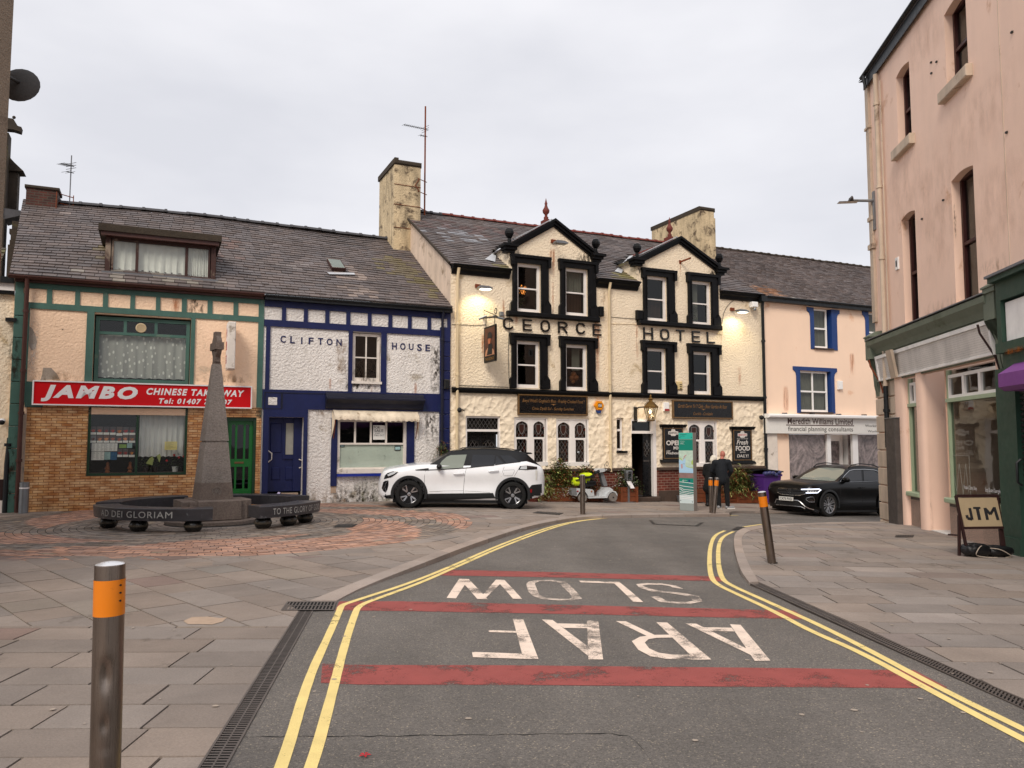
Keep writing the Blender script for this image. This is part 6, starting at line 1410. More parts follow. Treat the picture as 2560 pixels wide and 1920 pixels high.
def poster(r_,x0,x1,lab,items):
 t=thing('pub_poster',lab,'sign',FA,(r_[0],0,r_[2]));mb=MB();mb.box(r_[0],r_[1],-.06,-.0,r_[2],r_[3]);mb.build('panel','black_gloss',t);mb=MB();e=.03;i_=.02
 a,b,c,d=r_[0]+i_,r_[1]-i_,r_[2]+i_,r_[3]-i_
 for q in ((a,b,c,c+e),(a,b,d-e,d),(a,a+e,c+e,d-e),(b-e,b,c+e,d-e)):mb.bbox(q[0],q[1],-.08,-.05,q[2],q[3],.008)
 mb.build('gold_frame','gold_paint',t)
 mb=MB();mb.prism([(0,r_[3]),(-.08,r_[3]),(-.15,r_[3]+.07),(-.15,r_[3]+.1),(0,r_[3]+.1)],r_[0]-.1,r_[1]+.1,'x');mb.build('crown_moulding','black_paint',t)
 mb=MB();mb.prism([(0,r_[2]),(-.08,r_[2]),(-.14,r_[2]-.07),(-.14,r_[2]-.1),(0,r_[2]-.1)],r_[0]-.1,r_[1]+.1,'x');mb.build('foot_moulding','black_paint',t)
 mb=MB()
 for it in items:
  W=b-a;H=d-c;s,u0,u1,v0,v1,sh,of=it;text(mb,s,a+W*u0,a+W*u1,c+H*v0,c+H*v1,-.064,shear=sh,off=of)
 xc,zc=(a+b)/2,d-.2*(d-c)*.55-.05;w_=(b-a)*.26
 mb.prism([(xc-w_,zc-.05),(xc+w_,zc-.05),(xc+w_,zc+.05),(xc+w_*.45,zc+.06),(xc+w_*.3,zc+.13),(xc,zc+.19),(xc-w_*.3,zc+.13),(xc-w_*.45,zc+.06),(xc-w_,zc+.05)],-.066,-.062);mb.prism([(xc-w_*.6,zc-.05),(xc+w_*.6,zc-.05),(xc+w_*.4,zc-.1),(xc-w_*.4,zc-.1)],-.066,-.062)
 mb.build('lettering','white_letter',t,normals=False);mb=MB();text(mb,"MARSTON'S",xc-w_*.85,xc+w_*.85,zc-.03,zc+.03,-.069,off=.01);mb.build('brewery_name','ink_red' if 'FOOD' in str(items) else 'ink',t,normals=False)
poster(fr_rect(C7,868,1112,530,922,.05),0,0,'tall framed black poster reading OPEN MIC Wednesday behind the map pillar',[('OPEN',.12,.95,.44,.6,0,.035),('MIC',.5,.9,.3,.41,0,.01),('Wednesday',.12,.95,.12,.24,.35,.015),('EVERY',.14,.36,.24,.28,0,.01)])
poster(fr_rect(C7,1718,1950,555,940,.05),0,0,'tall framed black poster reading Fresh FOOD DAILY by the purple bin',[('Fresh',.17,.8,.52,.68,.3,.015),('FOOD',.12,.9,.32,.48,0,.03),('DAILY!',.18,.82,.1,.2,.2,.012),('SERVED',.34,.66,.25,.29,.1,.01),("IT'S GOOD",.2,.8,.7,.74,0,.0)])
X=FA.px(1208,830)[0];zt_,zb_=FA.px(1226,815,.55)[1],FA.px(1226,905,.55)[1];ys=[-.12,-.98]
t=thing('hanging_sign','portrait pub sign reading THE GEORGE hanging from an iron bracket','sign',FA,(X,0,zb_));g0,g1=FA.px(1213,850,.2)[0],0
def YZ(u,v):return V(X-.03,ys[0]-.06-.78*u,zb_+(zt_-zb_)*v)
mb=MB();mb.box(X-.025,X+.025,ys[1],ys[0],zb_-.0,zt_);mb.build('board','black_paint',t)
mb=MB();mat('portrait_brown','5a3022',.6,.4,6);mb.face([YZ(.02,.17),YZ(.98,.17),YZ(.98,.95),YZ(.02,.95)]);mb.build('picture_field','portrait_brown',t,normals=False)
mat('skin_paint','b86a48',.6,.2,9);mat('coat_paint','c08a6a',.6,.3,12)
def pf(nm,pts,m,o):mb=MB();mb.face([YZ(u,v)+V(-.003*o,0,0) for u,v in pts]);mb.build(nm,m,t,normals=False)
pf('painted_coat',[(.04,.18),(.96,.18),(.9,.3),(.66,.4),(.4,.42),(.15,.34)],'coat_paint',1);pf('painted_cape',[(.25,.2),(.75,.2),(.78,.45),(.6,.55),(.42,.5)],'ink',2);pf('painted_face',[(.4,.5),(.58,.5),(.62,.62),(.56,.7),(.42,.7),(.36,.6)],'skin_paint',3);pf('painted_hat',[(.3,.66),(.7,.64),(.78,.72),(.68,.8),(.5,.84),(.36,.79)],'ink',4)
mb=MB();text(mb,'THE GEORGE',.08,.92,0,1,0,off=.02,T=lambda v:YZ(v.x,.05+v.z*.075)+V(-.006,0,0));mb.build('lettering','gold_letter',t,normals=False)
mb=MB();mb.bar((X,0,zt_+.32),(X,-1.05,zt_+.2),.04,.05);mb.bar((X,-.05,zt_-.2),(X,-.05,zt_+.55),.05,.05);mb.tube([(X,-.05,zt_+.55),(X,-.5,zt_+.4),(X,-1.0,zt_+.24)],.012,6);mb.tube([(X,-.95+.07*math.cos(q),zt_+.38+.09*math.sin(q)) for q in [k*.6 for k in range(11)]],.012,6)
for y in (ys[0]-.1,ys[1]+.1):mb.tube([(X,y,zt_),(X,y,zt_+.28)],.012,6)
mb.build('iron_bracket','iron_dark',t)
mb=MB();mb.tube([(X-.32,-.45,zt_+.2),(X-.1,-.5,zt_+.3)],.035,8);mb.tube([(X+.1,-.5,zt_+.3),(X+.42,-.55,zt_+.24)],.035,8);mb.build('strip_lamp','galv',t,smooth=True)
cx,cz=FA.px(*C7(718,330),.45);t=thing('wall_lantern','brass hexagonal lantern with a glowing bulb above the open hotel door','lamp',FA,(cx,-.4,cz-.3));Tc=(cx,-.45,cz)
mat('brass','8a6a3a',.4,.3,10,.2,30,metal=.8)
mb=MB();mb.lathe([(.24,.1),(.25,.13),(.13,.25),(.07,.3),(.06,.35),(.09,.38),(.05,.42),(.02,.45),(.035,.48),(.004,.54)],8,Tc);mb.build('lantern_roof','brass',t,smooth=30)
mb=MB()
for k in range(6):a_=k*R(60)+.3;mb.bar(V(cx+.22*math.cos(a_),-.45+.22*math.sin(a_),cz+.11),V(cx+.11*math.cos(a_),-.45+.11*math.sin(a_),cz-.3),.018,.018)
mb.lathe([(.12,-.32),(.13,-.28),(.1,-.28)],6,Tc,a0=.3);mb.build('lantern_frame','brass',t)
mb=MB();mb.lathe([(.205,.1),(.1,-.29)],6,Tc,a0=.3);mb.f=mb.f[:6];mb.m=mb.m[:6];mb.c=mb.c[:6];mb.build('lantern_glass','glass_clear',t,normals=False)
emit('bulb','ffd9a0',9);mb=MB();mb.sphere((cx-.03,-.45,cz-.02),.035,8,sz=1.7);mb.build('bulb','bulb',t,smooth=True)
l=bpy.data.lights.new('lantern_light','POINT');l.energy=1.8;l.color=(1,.7,.38);l.shadow_soft_size=.05;lo=bpy.data.objects.new('lantern_light',l);SC.collection.objects.link(lo);lo.parent=t;lo.location=(0,-.05,.2)
mb=MB();mb.tube([(cx-.3,0,cz+.05),(cx-.3,-.2,cz+.12),(cx-.1,-.42,cz+.14)],.022,6);mb.box(cx-.36,cx-.26,-.06,0,cz-.3,cz+.14);mb.build('lantern_bracket','iron_dark',t)
# ==== 4. PEACH SHOP WITH BLUE TRIM
C9=lambda x,y:(1860+x/4.1475,600+y/4.1475)
C10=lambda x,y:(1860+x/4.6075,960+y/4.6075)
SX4=33.5;B4=terrace('consultants_building','smooth peach building with blue window surrounds above a white shop sign',SX3,SX4)
u1,u2,u3=fr_rect(C9,722,905,712,1122),fr_rect(C9,1292,1500,757,1163),fr_rect(C10,645,1000,-148,322)
g1,g2=fr_rect(C10,525,1255,580,1240),fr_rect(C10,1312,1640,592,1240)
zg=FA.px(*C10(960,578))[1]
mb=MB();wall(mb,SX3,SX4,zg+.0,ZE3-.0,[u1,u2,u3],rev=.2);wall(mb,SX3,g1[0],-1.5,zg,[]);wall(mb,g1[0],SX4,-1.5,-.28,[]);mb.face([V(g2[1]+.5,0,-.3),V(SX4,0,-.3),V(SX4,0,zg),V(g2[1]+.5,0,zg)]);mb.build('wall','peach_smooth',B4,normals=False)
for u,full in ((u1,0),(u2,0),(u3,1)):
 mb=MB();zt_=u[3]+(.14 if full else .0);zt_=min(zt_,ZE3-.14)
 for s_,x in ((-1,u[0]),(1,u[1])):
  o=x+s_*.17 if full else x+s_*(.17 if s_<0 else .27);e2=o+s_*.15
  pts=[(x,u[2]-.05),(x,zt_),(e2,zt_),(e2,zt_-.13),(e2-s_*.06,zt_-.16),(e2-s_*.12,zt_-.22),(o,zt_-.34),(o,u[2]-.05)]
  mb.prism(pts if s_<0 else pts[::-1],-.03,.01)
 if full:mb.box(u[0],u[1],-.032,.01,u[3],zt_)
 mb.box(u[1]-.004,u[1],.0,.2,u[2],u[3]);mb.build('window_surround','blue_trim',B4)
 mb=MB();mb.box(u[0]-.03,u[1]+.04,-.07,.1,u[2]-.06,u[2]-.001);mb.build('sill','stone_cap',B4)
 zm=(u[2]+u[3])/2;W=u[1]-u[0]
 window(B4,u[0]+.01,u[1]-(.12 if not full else .07),u[2]+.005,u[3]-.01,.1,'white_upvc',.06,(zm,),((u[0]+u[1])/2-.03,) if full else (),.06,room='curtain_dull',glass='glass',curtain=[(u[0]+.05,u[1]-.1,u[2]+.05,u[3]-.05,'curtain_dull')],cy=.05,cn=14)
f4=slope(ZE3+.0,(9.75-6.78)/4.9,-.2,None,.015);LR4=math.hypot(5.1,5.1*.606)
mb=MB();slates(mb,None,None,f4,LR4,SX3,SX4,.15,.22,(.15,.118,.108),patch=((22.7,.5,.9,.7,(.4,.2,.1),.7),(25,.1,3,.12,(.5,.47,.43),.15)),var=.16);rf4=mb.build('roof','slate',B4,normals=False)
mb=MB();mb.face([f4(SX3,0,-.02),f4(SX4,0,-.02),f4(SX4,LR4,-.02),f4(SX3,LR4,-.02)]);mb.build('roof_boards','dark_room',B4,normals=False)
mb=MB();ridge(mb,f4(SX3+.2,LR4,.03),f4(SX4,LR4,.03),.11,26);mb.build('ridge_tiles','cap_soot',rf4,smooth=True)
mb=MB();mb.box(SX3+.1,SX4,-.2,-.03,ZE3-.17,ZE3-.02);gutter(mb,SX3+.1,SX4,-.22,ZE3-.0,.055);mb.build('gutter','black_pipe',B4)
sr=fr_rect(C10,272,1640,345,578,.25);x0=sr[0];zs0,zs1=FA.px(*C10(940,572),.2)[1],FA.px(*C10(940,382),.2)[1]
t=thing('fascia_sign','white shop sign with brown lettering of the financial planning consultants','sign',FA,(x0,0,zs0))
mb=MB();mb.box(x0,29.6,-.2,-.02,zs0,zs1);mb.build('panel','paper_white',t);mb=MB()
tx(mb,C10,'Meredith Williams Limited',503,1252,392,466,.205,off=.012);r_=fr_rect(C10,485,1268,472,482,.205);mb.box(r_[0],r_[1],-.206,-.202,r_[2],r_[3]);mb.build('name_lettering','sign_brown' if 'sign_brown' in MT else 'brown_gutter',t,normals=False)
mb=MB();tx(mb,C10,'financial planning consultants',508,1255,492,560,.205);mb.build('small_lettering','iron_dark',t,normals=False);mb=MB();tx(mb,C10,'Working with you',1395,1720,468,507,.205);mb.build('small_lettering','iron_dark',t,normals=False);mb=MB();tx(mb,C10,'Working for you',1425,1720,532,566,.205);mb.build('small_lettering','iron_dark',t,normals=False)
r_=fr_rect(C10,275,1640,342,400,.3);t=thing('awning_cassette','long white awning cassette on top of the consultants sign','awning',FA,(r_[0],0,r_[2]));mb=MB();zc=FA.px(*C10(940,375),.35)[1];mb.bbox(x0-.02,29.6,-.36,-.02,zc-.07,zc+.07,.04);mb.build('cassette','white_upvc',t);mb=MB()
for k in range(5):mb.box(x0+.9+k*1.3,x0+.96+k*1.3,-.2,0,zc+.07,zc+.12)
mb.build('brackets','iron',t)
pl_=fr_rect(C10,262,388,572,1345,.08);mb=MB();mb.box(pl_[0],pl_[1],-.1,.02,-.9,zs0)
for k in range(9):x=pl_[0]+.06+(pl_[1]-pl_[0]-.12)*k/8;mb.tube([(x,-.1,pl_[2]+.45),(x,-.1,zs0-.1)],.016,5)
mb.box(pl_[0]-.03,pl_[1]+.03,-.14,.02,-.9,pl_[2]+.33);mb.build('fluted_pilaster','white_old_paint',B4)
def smear():
 t=NT('smeared_glass');n=t.noise(1.5,2.5,.5,t.map((1,1,.75)),5);n2=t.noise(4,4,.6,None,3)
 cc=t.ramp(t.mix(.35,n,n2),.34,.66,lin('4f4a49'),lin('a59795'));t.bsdf(cc,.35,0,None,.5)
smear()
posts=[fr_rect(C10,a,b,580,1240) for a,b in ((960,1003),(1253,1315))]
mb=MB()
for p in posts:mb.box(p[0],p[1],-.02,.08,-.8,zg+.02)
dxa,dxb=FA.px(*C10(1085,800),-.6)[0],FA.px(*C10(1155,800),-.6)[0]
mb.box(dxa,dxa+.14,.5,.6,-.6,zg);mb.box(dxb-.06,dxb+.1,.3,.6,-.6,zg);mb.box(posts[0][1],posts[1][0],.5,.62,zg-.25,zg);mb.build('shopfront_frame','white_upvc',B4)
for nm,a,b,y in (('shop_window',g1[0],posts[0][0],.06),('shop_window',posts[1][1],SX4-4,.06),('door_pane',posts[0][1],dxa,.56),('side_pane',dxb,posts[1][0],.2)):
 mb=MB();mb.face([V(a,y,-.7),V(b,y,-.7),V(b,y,zg-.02),V(a,y,zg-.02)]);mb.build(nm,'smeared_glass',B4,normals=False)
mb=MB();mb.box(g1[0],SX4,.7,.75,-.7,zg);mb.build('shop_interior','dark_room',B4)
decal(B4,FA,2124,2138,882,940,'stain_rust',.01,'weather_stain','down');decal(B4,FA,1958,1972,962,1032,'stain_rust',.01,'weather_stain','all')
r_=fr_rect(C9,972,1018,1462,1550,.05);boxthing('alarm_box','small white alarm box right of the blue framed middle window','alarm',FA,r_,-.1,0,'white_upvc',.02)
# ==== 5. PINK CORNER BUILDING ON THE RIGHT
K1=lambda x,y:(2100+x/2.963,y/2.963)
K2=lambda x,y:(2100+x/3.607,500+y/3.607)
K3=lambda x,y:(2160+x/3.19,900+y/3.19)
K4=lambda x,y:(2220+x/4.878,1060+y/4.878)
rx=lambda p,n=0:FR.px(p[0],p[1],n)
mat('pink_render','f2cfba',.85,.07,.9,.3,16,streak=.05,dirt='c99a78',dirtamt=.02)
mat('stone_quoin','cbb7a2',.85,.15,3,.4,25,streak=.25,dirt='6a5444',dirtamt=.08)
mat('maroon_frame','3a1512',.5,.2,4,.1,20);mat('sage_paint','6c7465',.6,.15,3,.2,26,dirt='4d553f',dirtamt=.05);mat('sage_light','a2b092',.5,.1,3,.1,26)
mat('green_shop','2a4639',.5,.2,3,.15,24,streak=.1);mat('awning_purple','7a3f86',.6,.1,2,.1,30);mat('slat_white','f6f2ee',.6,.12,3,.05,30,streak=.2)
mat('soffit_maroon','2a1210',.6,.2,4);mat('shop_glass_dark','101010',.1)
B5=thing('corner_building','tall pink rendered corner building with sage green shopfront','building',FR,(0,0,-.3))
ZT=10.5;XE=8.6
def wopen(Lt,Rt,Lb,Rb):
 a,b=rx(Lt)[0],rx(Rt)[0];a=(a+rx(Lb)[0])/2;b=(b+rx(Rb)[0])/2
 return [a,b,(rx(Lb)[1]+rx(Rb)[1])/2,(rx(Lt)[1]+rx(Rt)[1])/2]
oA=wopen(K1(458,510),K1(557,362),K1(460,1060),K1(568,985));oC=wopen(K2(563,190),K2(690,75),K2(580,1145),K2(697,1080))
oB=wopen(K1(825,-20),K1(975,-320),K1(828,615),K1(990,470));oD=wopen(K1(835,1290),K1(1000,1155),K2(1030,930),K2(1228,850))
oB[3]=oA[3];oD[2]=oC[2];oB[0],oB[1]=oD[0],oD[1];oA[0],oA[1]=oC[0],oC[1]
zw2=.5*(oC[3]+oD[3]);oC[3]=oD[3]=zw2;zcor=4.02
dep=.17
mb=MB();ops=[oA,oB,oC,oD];ops2=[(o[0],o[1],max(o[2],zcor+.02),o[3]) for o in ops]
xa0,xa1=rx(K3(365,900))[0],rx(K3(462,900))[0];xc1=rx(K3(520,900))[0];xb0,xb1=rx(K3(672,900))[0],rx(K3(1088,900))[0];zh=3.0
lo=[(xa0,xa1,.4,zh,.1),(xc1,xb0,-.6,zh,1.6),(xb0,xb1,.4,zh,.1)]
wall(mb,0,XE,zh,ZT,ops2,rev=dep);wall(mb,0,XE,-1,zh,lo,rev=.1)
for o in ops:
 a,b,z0,z1=o;n=8;pts=[(a+(b-a)*i/n,z1+.14*math.sin(math.pi*i/n)**.8) for i in range(n+1)]
mb.face([V(0,0,-1),V(0,7,-1),V(0,7,ZT),V(0,0,ZT)])
mb.build('wall','pink_render',B5,normals=False)
mb=MB()
for o in ops:
 mb=MB();a,b,z0,z1=o;n=10;cxm,h=(a+b)/2,.06
 for s_ in (0,1):
  e=[(a+(b-a)*i/n,z1-h*(1-math.sin(math.pi*i/n))) for i in range(n+1)]
 pts=e;mb.add([V(x,y,z) for y in (0.001,dep) for x,z in pts]+[V(a,0.001,z1),V(b,.001,z1)],[(i,i+1,n+2+i,n+1+i) for i in range(n)]+[list(range(n+1))+[2*n+3,2*n+2]])
 mb.build('window_head','pink_render',B5,normals=False)
for k,o in enumerate(ops):
 a,b,z0,z1=o;zz=max(z0,zcor+.0) if k>1 else z0
 zm=zz+(z1-zz)*.47
 window(B5,a+.005,b-.005,zz,z1+.0,dep-.02,'maroon_frame',.07,(zm,),(),.06,glass='glass',room='curtain_dull' if k in (1,3) else 'dark_room',dep=.09,rd=.55)
 if k<2:mb=MB();mb.bbox(a-.16,b+.16,-.12,.1,z0-.22,z0,.015);mb.build('sill','stone_quoin',B5)
qx=rx((2250,1200))[0];mb=MB()
for k in range(12):
 z=-.6+k*.41
 if z<zcor-.4:mb.bbox(.0,qx,-.05,.02,z,z+.385,.014)
mb.build('quoin','stone_quoin',B5)
mb=MB();mb.box(0,.22,-.06,.02,zcor+.5,ZT-.1);mb.box(-.04,.27,-.1,.02,zcor+2.3,zcor+2.42);mb.box(-.03,.25,-.09,.02,zcor+3.0,zcor+3.1);mb.box(-.03,.25,-.09,.02,zcor+5.3,zcor+5.36);mb.build('corner_strip','stone_quoin',B5)
mb=MB();mb.box(.02,XE+4,-.07,.0,ZT-.02,ZT+.04);mb.build('soffit','soffit_maroon',B5)
mb=MB();mb.box(.02,XE+4,-.09,-.07,ZT-.14,ZT+.1);gutter(mb,.05,XE+4,-.13,ZT+.16,.05);mb.tube([(.3,-.17,ZT+.1),(.3,-.15,ZT-.05),(.3,-.12,ZT-.2)],.04,8);mb.build('gutter','black_pipe',B5)
mb=MB();mb.face([V(-.06,-.18,ZT+.12),V(XE+4,-.18,ZT+.12),V(XE+4,3.5,ZT+2.6),V(-.06,3.5,ZT+2.6)]);mb.face([V(-.06,-.18,ZT+.1),V(-.06,3.5,ZT+2.6),V(-.06,7,ZT)]);mb.build('roof','ridge_grey',B5,normals=False)
px_=rx((2218,700))[0];zl=rx((2228,965))[1]
mb=MB();pipe(mb,[(px_,-.1,ZT-.18),(px_,-.1,zcor+.1)],.055,[(px_,-.1,z) for z in (9.6,7.6,5.9)]);mb.tube([(px_+.14,-.05,ZT-.4),(px_+.14,-.05,zcor+.1)],.018,6);mb.build('downpipe','stone_quoin',B5,smooth=True)
px2=rx((2229,1000))[0];mb=MB();pipe(mb,[(px2,-.12,zcor-.3),(px2,-.12,zl)],.05);mb.build('downpipe','stone_quoin',B5,smooth=True)
mb=MB();pipe(mb,[(px2,-.12,zl),(px2,-.12,1.5)],.055,[(px2,-.12,2.35)]);mb.build('downpipe','black_pipe',B5,smooth=True)
gx0,gx1=rx((2219,1200),.2)[0],rx((2242,1200),.2)[0];gt=rx((2230,1046),.2)[1]
t=thing('pipe_guard','tall grey steel box guarding the downpipe foot at the corner','pipe guard',FR,((gx0+gx1)/2,0,-.3));mb=MB();mb.bbox(gx0,gx1,-.21,-.051,-.5,gt,.012);mb.build('casing','galv_dark' if 'galv_dark' in MT else 'iron',t);mb=MB();mb.box(gx0-.02,gx1+.02,-.215,-.05,gt,gt+.02);mb.build('cap','galv',t)
r0=rx(K1(1195,600))[0];mb=MB();mb.tube([(r0,.0,zcor+.3),(r0,.0,ZT)],.008,5);mb.build('render_joint','dirt_line' if 'dirt_line' in MT else 'stone_quoin',B5)
n0=rx(K2(520,575));mb=MB();mb.bbox(n0[0]-.08,n0[0]+.1,-.03,0,n0[1]-.14,n0[1]+.14,.01);np_=mb.build('house_number_plate','slat_white',B5);mb=MB();text(mb,'1',n0[0]-.03,n0[0]+.04,n0[1]-.07,n0[1]+.07,-.034,off=.03);mb.build('number','ink',np_,normals=False)
for x,y in (K1(680,460),K1(720,455),K1(682,540),K1(770,1480),K1(612,1620),K1(1280,235),K1(1240,978)):c=rx((x,y));mb=MB();mb.box(c[0]-.025,c[0]+.02,-.03,.0,c[1]-.02,c[1]+.01);mb.build('old_fixing','iron_dark',B5)
cx0_,cx1_=rx(K2(400,1180),.3)[0],rx(K2(1390,800),.3)[0]
x1s,x2s=rx(K2(545,1300),.1)[0],rx(K2(1330,1150),.2)[0]
SHF=MB();SHF.prism([(0,zcor-.35),(-.14,zcor-.33),(-.2,zcor-.22),(-.29,zcor-.1),(-.3,zcor),(-.1,zcor+.03),(0,zcor+.03)],.25,x2s+.1,'x');SHF.build('shopfront_cornice','sage_paint',B5)
mb=MB();mb.box(.25,x2s+.1,-.32,.0,zcor+.03,zcor+.05);mb.build('cornice_flashing','lead',B5)
zf0_,zf1_=3.02,zcor-.35
def fas(x,v,h=0):return V(x,-.14+.07*(1-v)-h,zf0_+(zf1_-zf0_)*v)
fx0,fx1=.55,x2s-.05
mb=MB();mb.add([fas(.25,0),fas(x2s+.1,0),fas(x2s+.1,1),fas(.25,1)],[(0,1,2,3)]);mb.build('fascia','sage_paint',B5,normals=False)
mb=MB();ns=12
for k in range(ns):
 v0,v1=.1+.74*k/ns,.1+.74*(k+.8)/ns;mb.add([fas(fx0,v0,.012),fas(fx1,v0,.012),fas(fx1,v1,.035),fas(fx0,v1,.035),fas(fx1,v1,.012),fas(fx0,v1,.012)],[(0,1,2,3),(3,2,4,5)])
for (a,b,c,d) in ((fx0-.07,fx0,.05,.95),(fx1,fx1+.07,.05,.95),(fx0,fx1,.05,.1),(fx0,fx1,.84,.95)):mb.add([fas(a,c,.06),fas(b,c,.06),fas(b,d,.06),fas(a,d,.06),fas(a,c),fas(b,c),fas(b,d),fas(a,d)],[(0,1,2,3),(0,4,5,1),(1,5,6,2),(2,6,7,3),(3,7,4,0)])
mb.build('slatted_fascia_panel','slat_white',B5,normals=False)
for x in (.0,x2s-.03):
 mb=MB();mb.box(x+.05,x+.42,-.26,.0,zcor-.42,zcor+.02);mb.prism([(x+.1,zcor+.02),(x+.5,zcor+.02),(x+.5,zcor+.1),(x+.1,zcor+.1)],-.29,.0);mb.prism([(0,zcor+.1),(-.31,zcor+.1),(-.31,zcor+.13),(-.16,zcor+.22),(0,zcor+.24)],x+.07,x+.53,'x')
 prof=[(0,zf0_-.3),(-.03,zf0_-.3),(-.08,zf0_-.05),(-.1,zf0_+.25),(-.17,zf0_+.6),(-.25,zcor-.42),(0,zcor-.42)]
 mb.prism(prof,x+.03,x+.36,'x');mb.prism([(a-.03 if a<0 else a,b) for a,b in prof],x+.12,x+.2,'x');mb.prism([(a-.03 if a<0 else a,b) for a,b in prof],x+.24,x+.31,'x');mb.build('shopfront_bracket','sage_paint',B5)
for x in (.42,x2s-.12):
 mb=MB();mb.tube([(x,-.3,zcor-.45),(x+.02,-.28,zcor-.6),(x+.12,-.1,zf0_),(x+.18,-.06,zf0_-.25)],.02,6);mb.build('awning_rod','soffit_maroon' if x>2 else 'rust',B5,smooth=True)
c_=fas(fx0+1.15,.5,.1);mb=MB();mb.box(c_.x-.16,c_.x+.16,c_.y-.04,c_.y+.02,c_.z-.3,c_.z+.3,T=lambda p:p+V(.25*(p.z-c_.z),.25*(p.z-c_.z)*-1,0));pb=mb.build('broken_light_box','stone_quoin',B5)
for (a,b) in ((qx+.03,xa0-.02),(xa1,xc1)):
 mb=MB();c=(a+b)/2;r_=(b-a)/2;n=10;vs=[]
 for z in (-.7,zh+.05):
  for k in range(n+1):an=math.pi*k/n;vs.append(V(c-r_*math.cos(an),-.1*math.sin(an)**.6,z))
 mb.add(vs,[(k,k+1,n+2+k,n+1+k) for k in range(n)]);mb.build('column','pink_render',B5,smooth=60,normals=False)
mb=MB();mb.face([V(xc1-.02,.05,-.6),V(xc1-.02,1.5,-.6),V(xc1-.02,1.5,zh),V(xc1-.02,.05,zh)]);mb.face([V(xc1,1.5,-.6),V(xb0+.4,1.5,-.6),V(xb0+.4,1.5,zh),V(xc1,1.5,zh)]);mb.build('porch_wall','pink_render',B5,normals=False)
mb=MB();mb.box(xc1,xb0,.0,1.5,-.4,-.14);mb.build('porch_step','paper_white',B5)
zs_=rx(K3(800,1100))[1];zs_=.57;ztl=2.45
for i,(a,b,nb) in enumerate(((xa0,xa1,2),(xb0,xb1,3))):
 mb=MB();mb.box(a,b,.0,.12,-.7,zs_-.1);mb.build('stall_riser','brick_grey',B5)
 mb=MB();mb.bbox(a-.04,b+.02,-.09,.14,zs_-.1,zs_,.02);mb.build('window_sill','sage_light',B5)
 fw=.05;mb=MB();mb.box(a,a+fw,.03,.12,zs_,zh);mb.box(b-fw,b,.03,.12,zs_,zh);mb.box(a,b,.0,.12,ztl-.07,ztl);sf=mb.build('shop_window','sage_light',B5)
 mb=MB()
 for k in range(nb):
  u0,u1=a+fw+(b-a-2*fw)*k/nb,a+fw+(b-a-2*fw)*(k+1)/nb
  for q in ((u0,u0+.05,ztl,zh-.1),(u1-.05,u1,ztl,zh-.1),(u0+.05,u1-.05,ztl,ztl+.06),(u0+.05,u1-.05,zh-.16,zh-.1)):mb.box(q[0],q[1],.04,.1,q[2],q[3])
 mb.build('top_light_frame','white_paint',sf)
 mb=MB();mb.face([V(a+.03,.08,zs_),V(b-.03,.08,zs_),V(b-.03,.08,zh),V(a+.03,.08,zh)]);mb.build('pane','glass',sf,normals=False)
 mb=MB();mb.add([V(a-.05,.2,zs_),V(b+.1,.2,zs_),V(b+.1,.2,zh),V(a-.05,.2,zh),V(a-.05,1.4,zs_),V(b+.1,1.4,zs_),V(b+.1,1.4,zh),V(a-.05,1.4,zh)],[(4,5,6,7),(0,1,5,4),(1,2,6,5),(2,3,7,6),(3,0,4,7)]);mb.build('shop_interior','dark_room',sf,normals=False)
 if i==0:mb=MB();mb.box(a+.05,b-.05,.25,.27,zs_,ztl);mb.build('window_display','curtain_dull',sf)
r_=[rx(K4(925,790),-.08),rx(K4(1085,830),-.08),rx(K4(1185,800),-.08),rx(K4(1385,860),-.08)]
mb=MB();text(mb,'Hospice Charity Shop',r_[0][0],r_[1][0],.74,.83,.078);mb.build('window_lettering','sign_white',sf,normals=False);mb=MB();text(mb,'Siop Elusen Caergybi',r_[2][0],r_[3][0]-.02,.74,.83,.078);mb.build('window_lettering','sign_white',sf,normals=False)
mb=MB();ga,gb=rx(K4(785,700),-.08)[0],rx(K4(1005,700),-.08)[0]
for p,q in (((0,0),(0,1)),((0,1),(1,1)),((1,1),(1,0)),((0,.85),(.25,.1)),((.25,.1),(.45,.8)),((.45,.8),(.6,.05)),((.6,.05),(.8,.8)),((.8,.8),(.9,.1))):mb.bar(V(ga+(gb-ga)*p[0],.075,.62+.75*p[1]),V(ga+(gb-ga)*q[0],.075,.62+.75*q[1]),.006,.003,(0,1,0))
mb.build('scratched_graffiti','curtain_dull',sf,normals=False)
for (a,b,c,d,m,f) in ((2445,2520,640,690,'stain_damp','up'),(2384,2392,500,600,'stain_soot','all'),(2290,2400,330,700,'stain_faint','all'),(2215,2330,380,640,'stain_faint','down'),(2360,2560,200,430,'stain_faint','down'),(2430,2580,380,640,'stain_faint','all'),(2260,2370,20,160,'stain_faint','all'),(2300,2420,740,830,'stain_damp','up'),(2500,2535,1150,1395,'stain_damp','up'),(2300,2332,1180,1320,'stain_damp','up'),(2250,2275,1200,1304,'stain_damp','up')):
 (x0,_),(x1,_)=rx((a,(c+d)/2)),rx((b,(c+d)/2));decal(B5,FR,a,b,c,d,m,.008,'weather_stain',f)
lx=.28;ly,lz=FR.sx(2205,474,lx);ly2,lz2=FR.sx(2122,482,lx);zz=FR.px(2213,474)[1]
t=thing('street_lamp','grey street lamp head on a short arm at the corner of the pink building','street lamp',FR,(lx,0,zz));mb=MB();mb.box(lx-.05,lx+.05,-.04,0,zz-.75,zz+.2);mb.tube([(lx,0,zz-.03),(lx,-.55,zz+.0)],.035,8);mb.build('arm','galv',t)
mb=MB();L0,L1_=-.5,ly2;n=8;vs=[]
